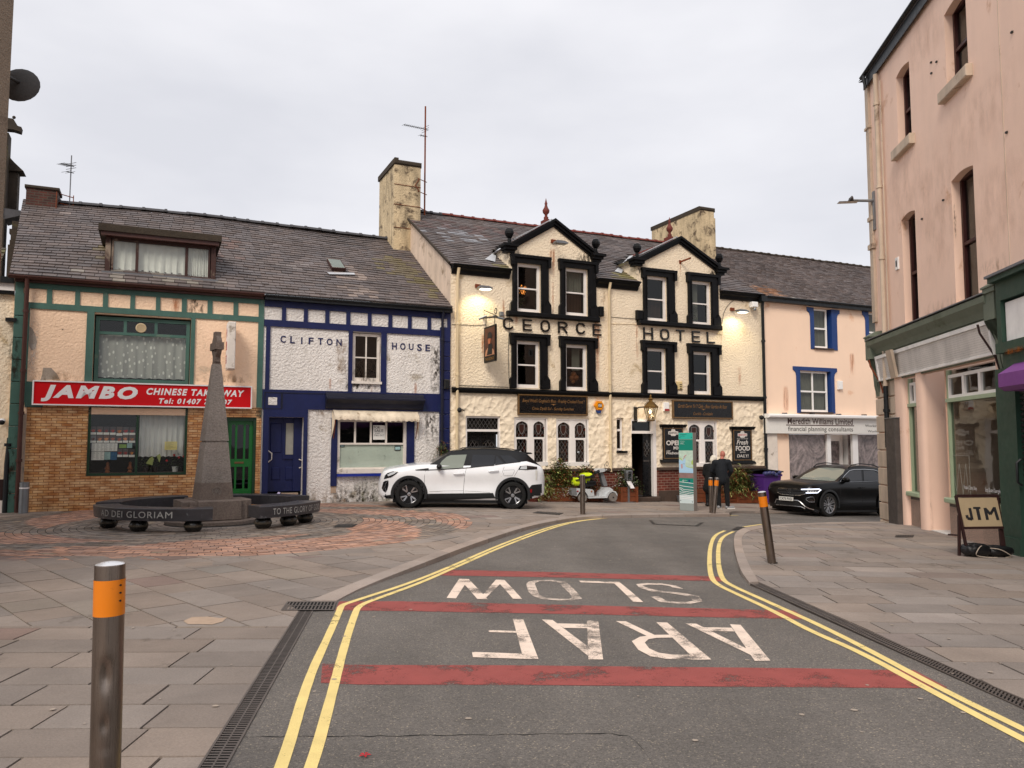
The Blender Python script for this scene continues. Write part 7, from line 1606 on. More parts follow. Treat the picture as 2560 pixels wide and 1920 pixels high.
for i in range(n+1):
 u=i/n;y=L0+(L1_-L0)*u;w=(.06+.12*math.sin(min(1,u*1.3)*1.57))*(1 if u<.85 else (1-u)/.15*.8+.2);h=.05+.05*math.sin(math.pi*min(1,u*1.1+.1))
 for k in range(10):a_=2*math.pi*k/10;vs.append(V(lx+w*math.cos(a_),y,zz+.01+h*max(-.45,math.sin(a_))))
mb.add(vs,[(i*10+k,i*10+(k+1)%10,(i+1)*10+(k+1)%10,(i+1)*10+k) for i in range(n) for k in range(10)]+[tuple(range(10)),tuple(range(n*10,n*10+10))[::-1]]);mb.build('lamp_head','iron',t,smooth=50)
mb=MB();mb.box(lx-.1,lx+.1,L1_+.2,L0-.35,zz-.045,zz-.038);mb.build('lamp_glass','glass_dark',t)
# ==== 6. GREEN SHOP NEXT DOOR
XG=rx((2524,1300))[0];B6=thing('green_shop_building','dark green shopfront with a purple awning at the right edge of the photo','building',FR,(XG,0,-.3))
mb=MB();mb.face([V(XE,0,-1),V(14,0,-1),V(14,0,ZT),V(XE,0,ZT)]);mb.build('wall','pink_render',B6,normals=False)
xg2=rx(K3(1245,900),.1)[0];mb=MB();mb.box(XG,xg2,-.12,.02,-.6,2.8);mb.box(XG-.02,xg2+.02,-.16,.02,-.6,.12);mb.build('pilaster','green_shop',B6)
zq0,zq1=3.22,3.83;xq=rx(K2(1405,900),.3)[0]
mb=MB();mb.box(xq,14,-.3,.0,zq1,zq1+.3);mb.box(xq-.04,14,-.4,.0,zq1+.3,zq1+.38);mb.box(xq,xq+.14,-.3,0,zq0-.1,zq1);mb.box(xq,14,-.34,0,zq0-.22,zq0-.06);mb.box(xq+.05,14,-.26,0,2.55,zq0-.22);mb.build('shop_fascia','green_shop',B6)
mb=MB();mb.box(xq+.16,14,-.24,-.0,zq0-.06,zq1-.04);mb.build('blank_sign_board','paper_pink' if 'paper_pink' in MT else 'slat_white',B6)
mb=MB();mb.box(xq-.06,14,-.44,.0,zq1+.38,zq1+.42);mb.build('fascia_flashing','lead',B6)
decal(B6,FR,2508,2560,868,884,'stain_rust',.35,'weather_stain','all')
xp=rx(K2(1425,1600),.5)[0];t=thing('purple_awning','folded purple shop awning at the right edge of the photo','awning',FR,(xp,0,2.6));mb=MB();za_=2.85;mb.prism([(0,za_),(-.2,za_),(-.5,za_-.2),(-.5,za_-.4),(-.42,za_-.46),(0,za_-.46)],xp,14,'x');mb.build('cover','awning_purple',t)
mb=MB()
for k in range(34):z=-.2+k*.085;mb.prism([(-.02,z),(-.055,z+.02),(-.055,z+.05),(-.02,z+.075)],xg2,14,'x')
mb.build('roller_shutter','iron_dark',B6)
mb=MB();hx_=rx(K3(1235,820),.15)[0];mb.tube([(hx_,-.12,.95),(hx_,-.18,1.0),(hx_,-.18,1.3),(hx_,-.12,1.35)],.02,6);mb.build('pull_handle','black_pipe',B6,smooth=True)
# ==== 7. BUILDINGS AT THE LEFT EDGE
mat('grey_harling','93816f',.95,.18,2.5,1,26,dirt='5b4a3e',dirtamt=.06,bd=.05);mat('gothic_stone','3c332a',.9,.4,3,.8,20,dirt='5f5a2a',dirtamt=.15);mat('dish_grey','4b4846',.8,.2,30,.5,80)
t=thing('harled_building','tall grey brown pebble dashed building at the left edge','building',WORLD,(-8.6,12.3,0));xL=-12*1292/F-.02
xL=-(1280-12)/F*12.3
mb=MB();xx=xL-.18;mb.box(xx-6,xx,4.5,12.3,-1,9.5);mb.build('wall','grey_harling',t)
mb=MB();mb.tube([(xx+.012,12.25,-1),(xx+.012,12.25,4.6)],.012,5);mb.build('orange_cable','rust',t)
dd_=ray(44,203);yv=12.75;c=V(0,0,CH)+dd_*(yv/dd_.y)
t=thing('satellite_dish','dark mesh satellite dish behind the corner of the pebble dashed building','satellite dish',WORLD,(xx,yv,c.z));zd=c.z
mb=MB();rr=.31;N_=20;prof=[(rr*math.sin(q*.16)/math.sin(.8),-.1*(1-math.cos(q*.16))/(1-math.cos(.8))) for q in range(6)]
Rm=Matrix.Rotation(R(12),3,'Z')@Matrix.Rotation(R(80),3,'X');mb.lathe(prof+[(rr,-.115),(.05,-.02)],N_,(c.x,yv,zd),T=lambda p:Rm@p);mb.build('reflector','dish_grey',t,smooth=50)
mb=MB();mb.tube([(xx-.1,12.29,zd-.1),(c.x,yv+.1,zd)],.03,8);mb.build('mount_arm','iron_dark',t)
t=thing('neighbour_building','narrow strip of cream pebble dashed building left of the green corner pier','building',FA,(-4,.1,-.2))
q=lambda X,Y,n=0:FA.px(X,Y,n)
zc_=q(28,735)[1];mb=MB();mb.face([V(-8,.12,-1),V(SX0-.02,.12,-1),V(SX0-.02,.12,zc_),V(-8,.12,zc_)]);mb.build('wall','cream_render',t,normals=False)
mb=MB();mb.box(-8,SX0-.03,.0,.14,zc_,zc_+.08);mb.build('cornice','black_paint',t);mb=MB();mb.box(-8,SX0-.03,.03,.14,zc_+.08,zc_+.26);mb.build('white_band','white_paint',t);mb=MB();mb.box(-8,SX0-.03,-.05,.14,zc_+.26,zc_+.4);mb.build('gutter','black_pipe',t)
fN=slope(zc_+.42,.75,-.05,None,.01);mb=MB();slates(mb,None,None,fN,1.5,-8,SX0-.4,.2,.3,(.1,.085,.06),patch=((-2,1,4,1,(.14,.13,.05),.5),));mb.build('roof','slate_mossy',t,normals=False)
mb=MB();mb.face([fN(-8,0,-.03),fN(SX0-.4,0,-.03),fN(SX0-.4,1.5,-.03),fN(-8,1.5,-.03)]);mb.build('roof_boards','dark_room',t,normals=False)
xpn=q(16,1200)[0];mb=MB();pipe(mb,[(q(24,1095)[0],.02,q(24,1095)[1]),(xpn,-.04,q(16,1160)[1]),(xpn,-.04,-.1)],.055,[(xpn,-.04,q(16,1112)[1])]);mb.build('downpipe','black_pipe',t,smooth=True)
xz=q(12,1215);mb=MB();mb.box(-3,xz[0]+.12,.0,.13,-.1,xz[1]+.15);mb.build('door','soffit_maroon',t);mb=MB();mb.box(-3,SX0-.05,-.04,.1,-.3,.28);mb.build('plinth','white_old_paint',t)
xz=q(5,1055);tt=thing('camera_dome','small white dome camera on the cream wall at the left edge','camera',FA,(xz[0],.1,xz[1]));mb=MB();mb.sphere((xz[0],-.05,xz[1]),.07,8);mb.build('dome','plastic_black',tt,smooth=True);mb=MB();mb.sphere((xz[0],-.03,xz[1]+.03),.078,8,sz=.7);mb.build('housing','white_upvc',tt,smooth=True);mb=MB();mb.box(xz[0]-.05,xz[0]+.05,-.03,.12,xz[1],xz[1]+.06);mb.build('arm','white_upvc',tt)
xz=q(30,800);tt=thing('wall_bracket','black iron bracket end at the edge of the green corner pier','bracket',FA,(xz[0],.1,xz[1]));mb=MB();mb.box(xz[0]-.12,xz[0]+.1,-.1,.12,xz[1]-.04,xz[1]+.04);mb.build('arm','black_pipe',tt);mb=MB();mb.box(xz[0]+.04,xz[0]+.1,-.02,.12,xz[1]-.9,xz[1]-.04);mb.build('strut','black_pipe',tt)
t=thing('gothic_building','dark mossy stone gable and chimney stack behind the left roofs','building',FA,(-1.5,6,0));yb3=6.0
def bpx(X,Y):return FA.px(X,Y,-yb3)
mb=MB();mb.box(-12,bpx(2,700)[0],yb3+.1,yb3+.6,-1,bpx(30,330)[1]);mb.build('wall','gothic_stone',t)
mb=MB();
for (xa_,xb_,Ya,Yb) in ((20,50,690,612),(24,56,612,600),(26,50,600,584),(22,58,584,572),(28,48,572,552)):a,b=bpx(xa_,600)[0],bpx(xb_,600)[0];mb.box(a,b,yb3,yb3+.8,bpx(30,Ya)[1]-(.3 if Ya>680 else 0),bpx(30,Yb)[1])
mb.build('stack','gothic_stone',t)
mb=MB();a,b=bpx(5,530)[0],bpx(57,530)[0];mb.prism([(a,bpx(30,545)[1]),(b-.5,bpx(30,548)[1]),(b,bpx(30,532)[1]),(b,bpx(30,522)[1]),(a,bpx(30,520)[1])],yb3+.1,yb3+.9);mb.build('parapet_ledge','ridge_grey',t)
mb=MB();a,b=bpx(10,480)[0],bpx(36,480)[0];mb.box(a,b,yb3+.5,yb3+.9,bpx(30,521)[1],bpx(30,418)[1]);mb.prism([(a,bpx(30,418)[1]),(b+.15,bpx(30,414)[1]),(b-.1,bpx(30,395)[1]),(a,bpx(30,380)[1])],yb3+.4,yb3+1);mb.build('pinnacle','gothic_stone',t)
xz2=bpx(42,318);tt=thing('gargoyle','dark carved finial jutting from the left edge below the dish','finial',FA,(xz2[0],yb3,xz2[1]));mb=MB();mb.prism([(xz2[0]-1.4,xz2[1]+.3),(xz2[0]-.1,xz2[1]+.25),(xz2[0]+.02,xz2[1]+.05),(xz2[0]+.12,xz2[1]+.03),(xz2[0]+.1,xz2[1]-.12),(xz2[0]-.1,xz2[1]-.08),(xz2[0]-1.4,xz2[1]-.15)],yb3,yb3+.3);mb.build('carving','gothic_stone',tt);mb=MB();mb.sphere((xz2[0]-.1,yb3+.1,xz2[1]+.33),.05,6);mb.build('knob','gothic_stone',tt)
xz=FA.px(58,1290,.3);gp=G(58,1283);t=thing('steel_post','short grey metal post against the tiled wall by the brown downpipe','bollard',loc=gp,rz=.3);mb=MB();h=74/F*gp.y*1.02;mb.lathe([(.1,0),(.1,h-.05),(.102,h-.05),(.102,h),(.08,h+.012),(.01,h+.015)],18);mb.build('post','galv',t,smooth=40);mb=MB();mb.lathe([(.103,h-.14),(.103,h-.11)],18);mb.build('white_band','sign_white',t)
# ==== MONUMENT AND BENCHES
def stonemat(name,c1,c2,hatch):
 t=NT(name);n=t.noise(30,6,.7);cc=t.ramp(n,.3,.7,lin(c1),lin(c2));cc=t.mix(1,cc,t.ramp(t.noise(1.5,5),.3,.7,(.8,)*3,(1.1,)*3),'MULTIPLY')
 t.bsdf(cc,.85,0,t.bump(t.noise(hatch,3,.6,t.map((1,1,1.6))),.9,.03),.3)
stonemat('monument_stone','7d746d','a39a92',26);stonemat('plinth_stone','6f615a','918378',60)
mat('slate_polished','3a393d',.35,.3,8,.12,60,dirt='6a6a6e',dirtamt=.04,ds=6,spec=.5);mat('ball_granite','1e1c1a',.3,.3,20,.1,60,spec=.5);mat('ball_band','4a4236',.5,.3,20)
MC=G(530,1303);MR=R(34)
t=thing('monument_obelisk','tall tapering stone obelisk with a Celtic cross on top','monument',loc=MC,rz=MR)
def frustum(mb,w0,w1,z0,z1,ch=.0,d0=None,d1=None):
 d0=d0 or w0;d1=d1 or w1;pts=[]
 for (w,d,z) in ((w0,d0,z0),(w1,d1,z1)):
  c=ch*w
  for (x,y) in ((-w+c,-d),(w-c,-d),(w,-d+c),(w,d-c),(w-c,d),(-w+c,d),(-w,d-c),(-w,-d+c)):pts.append(V(x,y,z))
 mb.add(pts,[tuple(range(8))[::-1],tuple(range(8,16))]+[(i,(i+1)%8,8+(i+1)%8,8+i) for i in range(8)])
mb=MB();mb.lathe([(.9,-.1),(.9,.045),(.88,.06),(.01,.06)],48);mb.build('round_plinth','plinth_stone',t,smooth=30)
mb=MB();mb.bbox(-.42,.42,-.66,.66,.06,.46,.02);mb.bbox(-.68,.68,-.4,.4,.062,.45,.02);mb.box(-.55,.55,-.55,.55,.064,.44);mb.build('pedestal','plinth_stone',t)
H0,H1,HM=.46,3.24,1.64;wb,wt=.335,.082
def wz(z):return wb+(wt-wb)*(z-H0)/(H1-H0)
mb=MB();frustum(mb,wb,wz(.8),H0,.8,.04);mb.build('carved_base','plinth_stone',t)
mb=MB();frustum(mb,wz(.8),wz(HM-.02),.8,HM-.02,.04);frustum(mb,wz(HM)-.02,wz(HM)-.02,HM-.02,HM+.01,.04);frustum(mb,wz(HM)+.01,wt,HM+.01,H1,.05);mb.build('shaft','monument_stone',t)
mb=MB();frustum(mb,.07,.07,H1,H1+.05);frustum(mb,.095,.095,H1+.05,H1+.68,.08,.06,.06);mb.box(-.24,.24,-.085,.085,H1+.3,H1+.45);CR=len(mb.v)
n=24;ro,ri=.235,.165
for (o,i_) in ((ro,ri),):
 vs=[]
 for k in range(n):
  a=2*math.pi*k/n
  for (q,y) in ((o,-.05),(o,.05),(i_,.05),(i_,-.05)):vs.append(V(q*math.cos(a),y,H1+.375+q*math.sin(a)*1.02))
 mb.add(vs,[(4*k+j,4*k+(j+1)%4,4*((k+1)%n)+(j+1)%4,4*((k+1)%n)+j) for k in range(n) for j in range(4)])
mb.T(lambda v:V(v.y,v.x,v.z));mb.build('celtic_cross','plinth_stone',t)
mb=MB()
sl_=(wb-wz(.8))/(.8-H0)
for k in range(20):
 a,b=2*math.pi*k/20,2*math.pi*(k+1)/20
 for rr in (.085,.03):mb.bar(V(rr*math.cos(a),-wz(.63)-.004,.63+rr*math.sin(a)),V(rr*math.cos(b),-wz(.63)-.004,.63+rr*math.sin(b)),.008,.012,(0,1,0))
for k in range(4):
 a=k*R(45);mb.bar(V(-.08*math.cos(a),-wz(.63)-.004,.63-.08*math.sin(a)),V(.08*math.cos(a),-wz(.63)-.004,.63+.08*math.sin(a)),.008,.012,(0,1,0))
mb.build('knot_roundel','monument_stone',t)
def bench(a0,a1,label,txt=None,ta0=0,ta1=0,ro=2.18,ri=1.72,balls=3):
 t=thing('curved_bench',label,'bench',loc=MC,group='curved slate benches round the monument');n=22
 z0,z1=.21,.43;mb=MB();pr_=[(ro-.01,z1),(ro,z1-.012),(ro-.02,z0),(ri+.02,z0),(ri,z1-.012),(ri+.012,z1)];vs=[]
 for i in range(n+1):
  a=R(a0+(a1-a0)*i/n)
  for (r_,z) in pr_:vs.append(V(r_*math.cos(a),r_*math.sin(a),z))
 m=6;mb.add(vs,[(i*m+j,i*m+(j+1)%m,(i+1)*m+(j+1)%m,(i+1)*m+j) for i in range(n) for j in range(m)]+[tuple(range(m))[::-1],tuple(range(n*m,n*m+m))]);mb.build('seat_slab','slate_polished',t,smooth=30)
 for k in range(balls):
  a=R(a0+(a1-a0)*(.12+.76*k/(balls-1)));c=((ro+ri)/2*math.cos(a),(ro+ri)/2*math.sin(a),0);mb=MB()
  mb.lathe([(.1,.0),(.14,.035),(.162,.09),(.162,.125),(.14,.18),(.1,.215)],20,c);b=mb.build('ball_foot','ball_granite',t,smooth=50);mb=MB();mb.lathe([(.163,.088),(.165,.1),(.165,.115),(.163,.127)],20,c);mb.build('ball_band','ball_band',b,smooth=50)
 if txt:
  vs,fs=text_geo(txt,0,0,1.12);ax,bx=min(v.x for v in vs),max(v.x for v in vs);h=max(v.y for v in vs);mb=MB()
  out=[]
  for v in vs:
   a=R(ta0+(ta1-ta0)*(v.x-ax)/(bx-ax));r_=ro+.004;out.append(V(r_*math.cos(a),r_*math.sin(a),z0+.055+.115*v.y/h))
  mb.add(out,fs);mb.build('carved_lettering','carved_pale',t,normals=False)
mat('carved_pale','a9a8a4',.8,.2,20)
bench(211,291,'curved dark stone bench carved AD DEI GLORIAM in front of the obelisk','AD DEI GLORIAM',229,273)
bench(128,196,'curved dark stone bench behind and left of the obelisk')
bench(42,106,'curved dark stone bench behind and right of the obelisk, before the blue door')
bench(312,358,'curved dark stone bench carved TO THE GLORY OF GOD right of the obelisk','TO THE GLORY OF GOD',319,355,2.25,1.75)
# ==== BOLLARDS
def bollard(X,Y,lab,h=1.02,r=.058,band=True,tx=0,ty=0,dent=False,group='steel bollards along the pavements',loc=None):
 p=loc or G(X,Y);t=thing('steel_bollard',lab,'bollard',loc=p,group=group);t.rotation_euler=(ty,tx,0)
 prof=[(r,-.3)]+[(r,z*h/14) for z in range(14)]+[(r,h-.006),(r,h-.004),(r,h-.003),(r*.99,h-.001),(r*.97,h),(.001,h)]
 mb=MB();n=32
 if dent:prof=[(r,-.3)]+[(r,z*h/60) for z in range(60)]+prof[-6:];n=64
 mb.lathe(prof,n)
 if dent:
  for i,v in enumerate(mb.v):
   a=math.atan2(v.y,v.x)-R(-70);a=(a+math.pi)%(2*math.pi)-math.pi;d=math.hypot(a*r/.022,(v.z-(h-.44))/.05);d2=math.hypot(a*r/.018,(v.z-(h-.63))/.03)
   k=1-.28*math.exp(-d*d)-.14*math.exp(-d2*d2)-.06*math.exp(-(a*r/.03)**2)*(h-.75<v.z<h-.38);mb.v[i]=V(v.x*k,v.y*k,v.z)
 mb.build('post','steel_brushed',t,smooth=28)
 mb=MB();mb.lathe([(r*.97,h),(r*.9,h+.003),(r*.6,h+.008),(r*.3,h+.011),(.001,h+.012)],n);mb.build('cap','cap_steel',t,smooth=50)
 if band:
  mb=MB();mb.lathe([(r+.0015,h-.205),(r+.0015,h-.06)],n);mb.f=mb.f[:n];mb.m=mb.m[:n];mb.c=mb.c[:n];mb.build('reflective_band','orange_band',t,smooth=50)
  if dent:
   for k,z in enumerate((h-.082,h-.113,h-.145)):mb=MB();a=R(-22);mb.add([V((r+.003)*math.cos(a+q),(r+.003)*math.sin(a+q),z+w) for q,w in ((-.13,0),(0,.004),(.1,.002),(.1,-.004),(0,-.005))],[(0,1,2,3,4)]);mb.build('band_tear','ink',t,normals=False)
 mb=MB();mb.lathe([(r+.02,-.02),(r+.018,.004),(r+.001,.006)],n);mb.build('mortar_collar','joint',t)
def steelb():
 t=NT('steel_brushed');n=t.noise(40,4,.6,t.map((6,6,.15)));r_=t.ramp(n,.3,.7,(.24,)*3,(.38,)*3)
 t.bsdf(t.mix(1,lin('94877d'),t.ramp(t.noise(3,5),.3,.7,(.7,)*3,(1.0,)*3),'MULTIPLY'),r_,1,t.bump(n,.05,.01),.5)
steelb();mat('cap_steel','e6e6e8',.3,.05,5,metal=.6)
nb=(275-1280)/F*3.3
bollard(0,0,'dented steel bollard with an orange band, large in the left foreground',1.1,.0585,True,R(-.8),0,True,loc=V(-1.652,3.3,0))
bollard(1930,1408,'leaning steel bollard with an orange band on the right pavement corner',1.0,.058,True,R(-7.5),R(2))
bollard(1457,1286,'plain steel post without an orange band on the kerb before the scooter',.93,.062,False)
bollard(1779,1283,'upright orange banded bollard, left of the crossed pair by the map pillar',.95,.055,True,R(-.8))
bollard(1784,1284.5,'leaning orange banded bollard, right of the crossed pair by the map pillar',.95,.055,True,R(7),R(-2))
# ==== MAP PILLAR
mat('galv_warm','857b73',.5,.12,3,.1,30)
tp=G(1716,1276);tw=.42;d0=tp.y
Hm=2.13;sc=Hm/192;k_=d0/F
rzT=-math.atan2(tp.x,tp.y)-R(22)
t=thing('map_pillar','tall green and grey wayfinding pillar with a town map','information sign',loc=G(1721,1277),rz=rzT)
w=35*k_/2/math.cos(R(22));D_=.24;Ht=192*k_*1.0
mb=MB();mb.bbox(-w,w,-D_/2,D_/2,0,Ht,.012);mb.build('casing','galv_warm',t)
mat('teal_light','2fae9c',.4,.05,3);mat('teal_dark','0f7f6c',.4,.05,3);mat('teal_grey','3b7d76',.4,.05,3);mat('map_land','b9cfc0',.4,.2,14);mat('map_sea','a3c6df',.4,.04,4);mat('map_brown','8c706c',.5,.2,12);mat('map_park','a9c06a',.4,.1,5);mat('map_red','b98f92',.5,.1,5);mat('panel_white','c5d3d4',.4,.05);mat('panel_grey','8f9694',.5,.08,6)
C11=lambda x,y:((x-143)/(412-143),1-(y-103)/(1558-103))
yf=-D_/2
def PT(x,y,k=1):u,v=C11(x,y);return V(-w+2*w*u,yf-.002*k,Ht*v)
def quad(nm,pts,m,k=1):mb=MB();mb.face([PT(x,y,k) for x,y in pts]);return mb.build(nm,m,t,normals=False)
def rct(a,b,c,d):return [(a,d),(b,d),(b,c),(a,c)]
quad('header_panel',rct(150,408,108,228),'teal_light');quad('direction_panel',rct(150,408,236,435),'teal_dark');quad('map_land',rct(150,408,437,852),'map_land')
quad('map_sea',[(150,610),(150,850),(408,854),(408,770),(370,758),(330,745),(290,738),(268,715),(262,680),(272,640),(268,600),(250,580),(236,610),(214,640),(190,620),(170,615)],'map_sea',2)
quad('map_park',[(408,610),(390,620),(374,645),(378,690),(408,700)],'map_park',3);quad('map_harbour',[(185,690),(215,690),(218,760),(200,782),(186,750)],'map_red',3);quad('map_town',[(222,590),(238,580),(246,540),(290,510),(292,525),(255,560),(240,605)],'map_red',3);quad('map_shore',[(150,565),(200,590),(215,618),(205,622),(190,604),(150,580)],'map_park',3);quad('map_coast',[(272,715),(320,740),(408,752),(408,764),(310,748),(270,725)],'map_park',3)
quad('photo_strip',rct(150,408,858,945),'map_brown');quad('logo_panel',rct(150,408,952,1033),'teal_dark');quad('lower_panel',rct(150,408,1033,1110),'teal_grey');quad('middle_panel',rct(150,408,1110,1260),'teal_grey');quad('pale_panel',rct(150,408,1260,1415),'panel_white');quad('steel_kick_panel',rct(150,408,1416,1550),'panel_grey')
mb=MB()
for pts in (((150,1020),(280,1030),(408,1045)),((150,1085),(230,1100),(408,1118)),((150,1128),(190,1135),(225,1160),(408,1172)),((150,1150),(180,1160),(210,1190),(300,1200),(408,1215)),((150,1205),(260,1225),(408,1248)),((150,1240),(270,1255),(408,1275)),((150,1285),(280,1300),(408,1312)),((150,1322),(300,1330),(408,1340))):
 for p,q in zip(pts[:-1],pts[1:]):mb.bar(PT(*p,2),PT(*q,2),.012,.003,(0,1,0))
mb.build('contour_lines','sign_white',t)
def ptext(s,x0,x1,y0,y1,m,k=3,**kw):
 mb=MB();p,q=PT(x0,y1),PT(x1,y0);text(mb,s,p.x,q.x,p.z,q.z,yf-.002*k,**kw);mb.build('panel_text',m,t,normals=False)
ptext('Waungoronwy',175,295,128,150,'ink');ptext('Stryd Bach',175,265,160,178,'ink');ptext('Canol y dref',175,255,258,270,'sign_white');ptext('Town centre',175,250,275,285,'sign_white');ptext('Porthladd',175,235,300,312,'sign_white');ptext('Ferry terminal',175,258,316,325,'sign_white');ptext('Holyhead',218,258,680,692,'ink');ptext('O',208,236,980,1012,'sign_white',off=.01);ptext('Cyngor',242,298,985,1000,'sign_white')
mb=MB();mb.face([PT(x,y,3) for x,y in rct(318,350,978,1020)]);mb.build('blue_logo','blue_trim',t,normals=False)
for (x,y) in ((172,193),(385,193),(172,1367),(385,1384)):mb=MB();c=PT(x,y);mb.lathe([(.012,0),(.01,.006),(.001,.007)],10,c,T=lambda p:V(p.x,-p.z,p.y));mb.build('bolt','ink',t)
# ==== JTM FRAME WITH SANDBAGS
p0,p1=G(2389,1391),G(2505,1386);cc_=(p0+p1)/2;ang=R(6);W=118*cc_.y/F
t=thing('folding_road_sign','rusty brown folding sign frame with hand painted JTM on a tan board','sign',loc=cc_,rz=ang)
mat('frame_rust','2e1715',.6,.3,8,.3,40);mat('tan_board','a08d70',.75,.15,4,.1,20,dirt='6f6048',dirtamt=.05)
k4=cc_.y/F;hb,ht,lean=0,146*k4,.12;zb_=(1388-1319)*k4;y_=lambda z:-.15+.15*z/ht
w2=W/2;mb=MB()
def LG(x0,x1,z0,z1,y0,y1,s=.035):mb.bar((x0,y0,z0),(x1,y1,z1),s,s,(0,1,0))
wt_=w2*.93
LG(-wt_,-w2*.78,ht,.12,0,-.12);LG(wt_*.98,w2*1.06,ht,0,0,-.06);LG(-wt_*.99,wt_*.98,ht,ht,0,0,.04);LG(-wt_*.86,wt_,zb_,zb_,-.1,-.1,.035);mb.build('front_frame','frame_rust',t)
mb=MB();LG(-w2*.9,-w2*1.0,ht*.68,0,-.04,-.06);mb.build('rear_leg','frame_rust',t);mb=MB();LG(w2*.86,w2*.84,ht*.66,.08,-.05,-.1);mb.build('rear_leg','frame_rust',t);mb=MB();LG(-w2*.98,-w2*.7,.3,.3,.2,.1,.025);mb.build('stay','frame_rust',t)
mb=MB();q=[(-wt_*.95,ht-.03),(wt_*.95,ht-.03),(wt_*.98,zb_+.02),(-wt_*.84,zb_+.02)];mb.add([V(x,-.1*(ht-z)/(ht-zb_)+y,z) for y in (-.008,.008) for x,z in q],[(0,1,2,3),(7,6,5,4),(0,4,5,1),(1,5,6,2),(2,6,7,3),(3,7,4,0)]);bd_=mb.build('board','tan_board',t)
B=lambda u,v:V(-wt_*.93+u*wt_*1.88,-.1*(1-v)-.013,zb_+(ht-zb_)*v)
mb=MB();S=lambda p,q,s=.042:mb.bar(B(*p),B(*q),s,.004,(0,1,0))
S((.25,.62),(.26,.26));S((.26,.27),(.15,.3));S((.15,.3),(.14,.4));S((.34,.62),(.52,.62),.03);S((.44,.62),(.45,.25),.05);S((.65,.25),(.64,.62),.045);S((.64,.6),(.75,.42));S((.75,.42),(.88,.62));S((.88,.64),(.92,.24),.045)
mb.build('hand_painted_letters','ink',bd_)
mat('sandbag_black','121214',.38,.2,12,.5,14,spec=.5)
def bag(t,cx,cy,lx,ly,h,seed,nm='bag'):
 rd=random.Random(seed);mb=MB();N1,N2=26,14;vs=[]
 for j in range(N2+1):
  v=-1+2*j/N2
  for i in range(N1):
   a=2*math.pi*i/N1;e=.62;c,s=math.cos(a),math.sin(a);rr=(1-abs(v)**2.6)**.5 if abs(v)<1 else 0
   x=cx+lx/2*(abs(c)**e*(1 if c>0 else -1))*rr;y=cy+ly/2*(abs(s)**e*(1 if s>0 else -1))*rr;z=h/2+h/2*v
   x+=.012*math.sin(a*7+v*3+seed)*rr;z+=.01*math.sin(a*5+x*30);vs.append(V(x,y,max(.002,z+.006*rd.random()-.0)))
 mb.add(vs,[(j*N1+i,j*N1+(i+1)%N1,(j+1)*N1+(i+1)%N1,(j+1)*N1+i) for j in range(N2) for i in range(N1)]);return mb.build(nm,'sandbag_black',t,smooth=50)
for (dx,lx,h,lab,s) in ((-.14,.42,.2,'black sandbag under the left half of the JTM sign',2),(.22,.44,.16,'black knotted sandbag under the right half of the JTM sign',5)):
 b=thing('sandbag',lab,'sandbag',loc=cc_+V(dx*math.cos(ang),dx*math.sin(ang),0)+V(0,-.12,0),rz=ang,group='sandbags on the JTM sign frame');bag(b,0,0,lx,.3,h,s,'sack')
 mb=MB();P_=[V(.12*math.sin(k*1.1+s)-.1+.04*k,-.17+.03*math.cos(k*2),max(.01,h*.9-.05*k*(1 if k>1 else .2))) for k in range(6)];mb.tube(smooth_line(P_,2),.007,6);mb.build('tie_cord','gum',b,smooth=True)
 # ==== PUB FRONTAGE
def gloc(X,Y):return G(X,Y)
def planter(X0,X1,Yb,h,lab,ms,pw,ph,n,leaf=.05,long=False,seed=1,dp=.42,droop=.5):
 s0,s1=FA.loc(G(X0,Yb)),FA.loc(G(X1,Yb));y0=min((s0.y+s1.y)/2,-dp-.1);zg_=min(G(X0,Yb).z,G(X1,Yb).z)-.01;W=s1.x-s0.x
 t=thing('planter',lab,'planter',FA,(s0.x+W/2,y0+dp/2,zg_),'timber planters along the hotel wall')
 a,b,c,d=s0.x,s1.x,y0,y0+dp;mb=MB();nb=3
 for k in range(nb):z0,z1=zg_+.03+h*k/nb,zg_+.03+h*(k+1)/nb-.008;mb.bbox(a,b,c,c+.03,z0,z1,.006);mb.bbox(a,b,d-.03,d,z0,z1,.006);mb.box(a,a+.03,c+.03,d-.03,z0,z1);mb.box(b-.03,b,c+.03,d-.03,z0,z1)
 for x in (a-.015,b-.06):mb.box(x,x+.075,c-.02,c,zg_,zg_+h+.03)
 mb.build('timber_box','planter_wood',t);mb=MB();mb.box(a+.03,b-.03,c+.03,d-.03,zg_+.1,zg_+h-.04);mb.build('soil','joint',t)
 plant(t,a+W/2,y0+dp/2-.06,zg_+h*.8,W*pw,ph,n,ms,leaf,droop,long,seed,dp*1.2,minz=zg_+.04);return t,(a,b,c,d,zg_,h)
t,q=planter(1363,1430,1253,.42,'timber planter of russet and green ivy and grass behind the white car',['leaf_green','leaf_russet','leaf_pale','leaf_green'],1.35,.95,1700,.085,False,2)
plant(t,q[0]-.1,q[2]-.05,q[4]+.25,.7,.6,220,['leaf_pale','leaf_green'],.07,1.3,True,12,.3,'grass_tuft',q[4]+.03)
plant(t,(q[0]+q[1])/2,q[2]-.1,q[4]+.15,1.2,.35,160,['petal_white','leaf_pale'],.045,.6,False,13,.3,'white_blossom',q[4]+.02)
t,q=planter(1425,1490,1253,.4,'timber planter of dark shrubs behind the scooter seat',['leaf_dark','leaf_green','leaf_russet'],1.2,.85,1000,.085,False,3)
t,q=planter(1528,1566,1252,.46,'timber planter with white daisies between the scooter and the ashtray post',['leaf_dark','leaf_green'],1.8,.75,1000,.065,False,4)
plant(t,(q[0]+q[1])/2-.05,q[2]+.1,q[4]+.55,1.15,.55,110,['petal_white'],.06,.5,False,14,.5,'daisies')
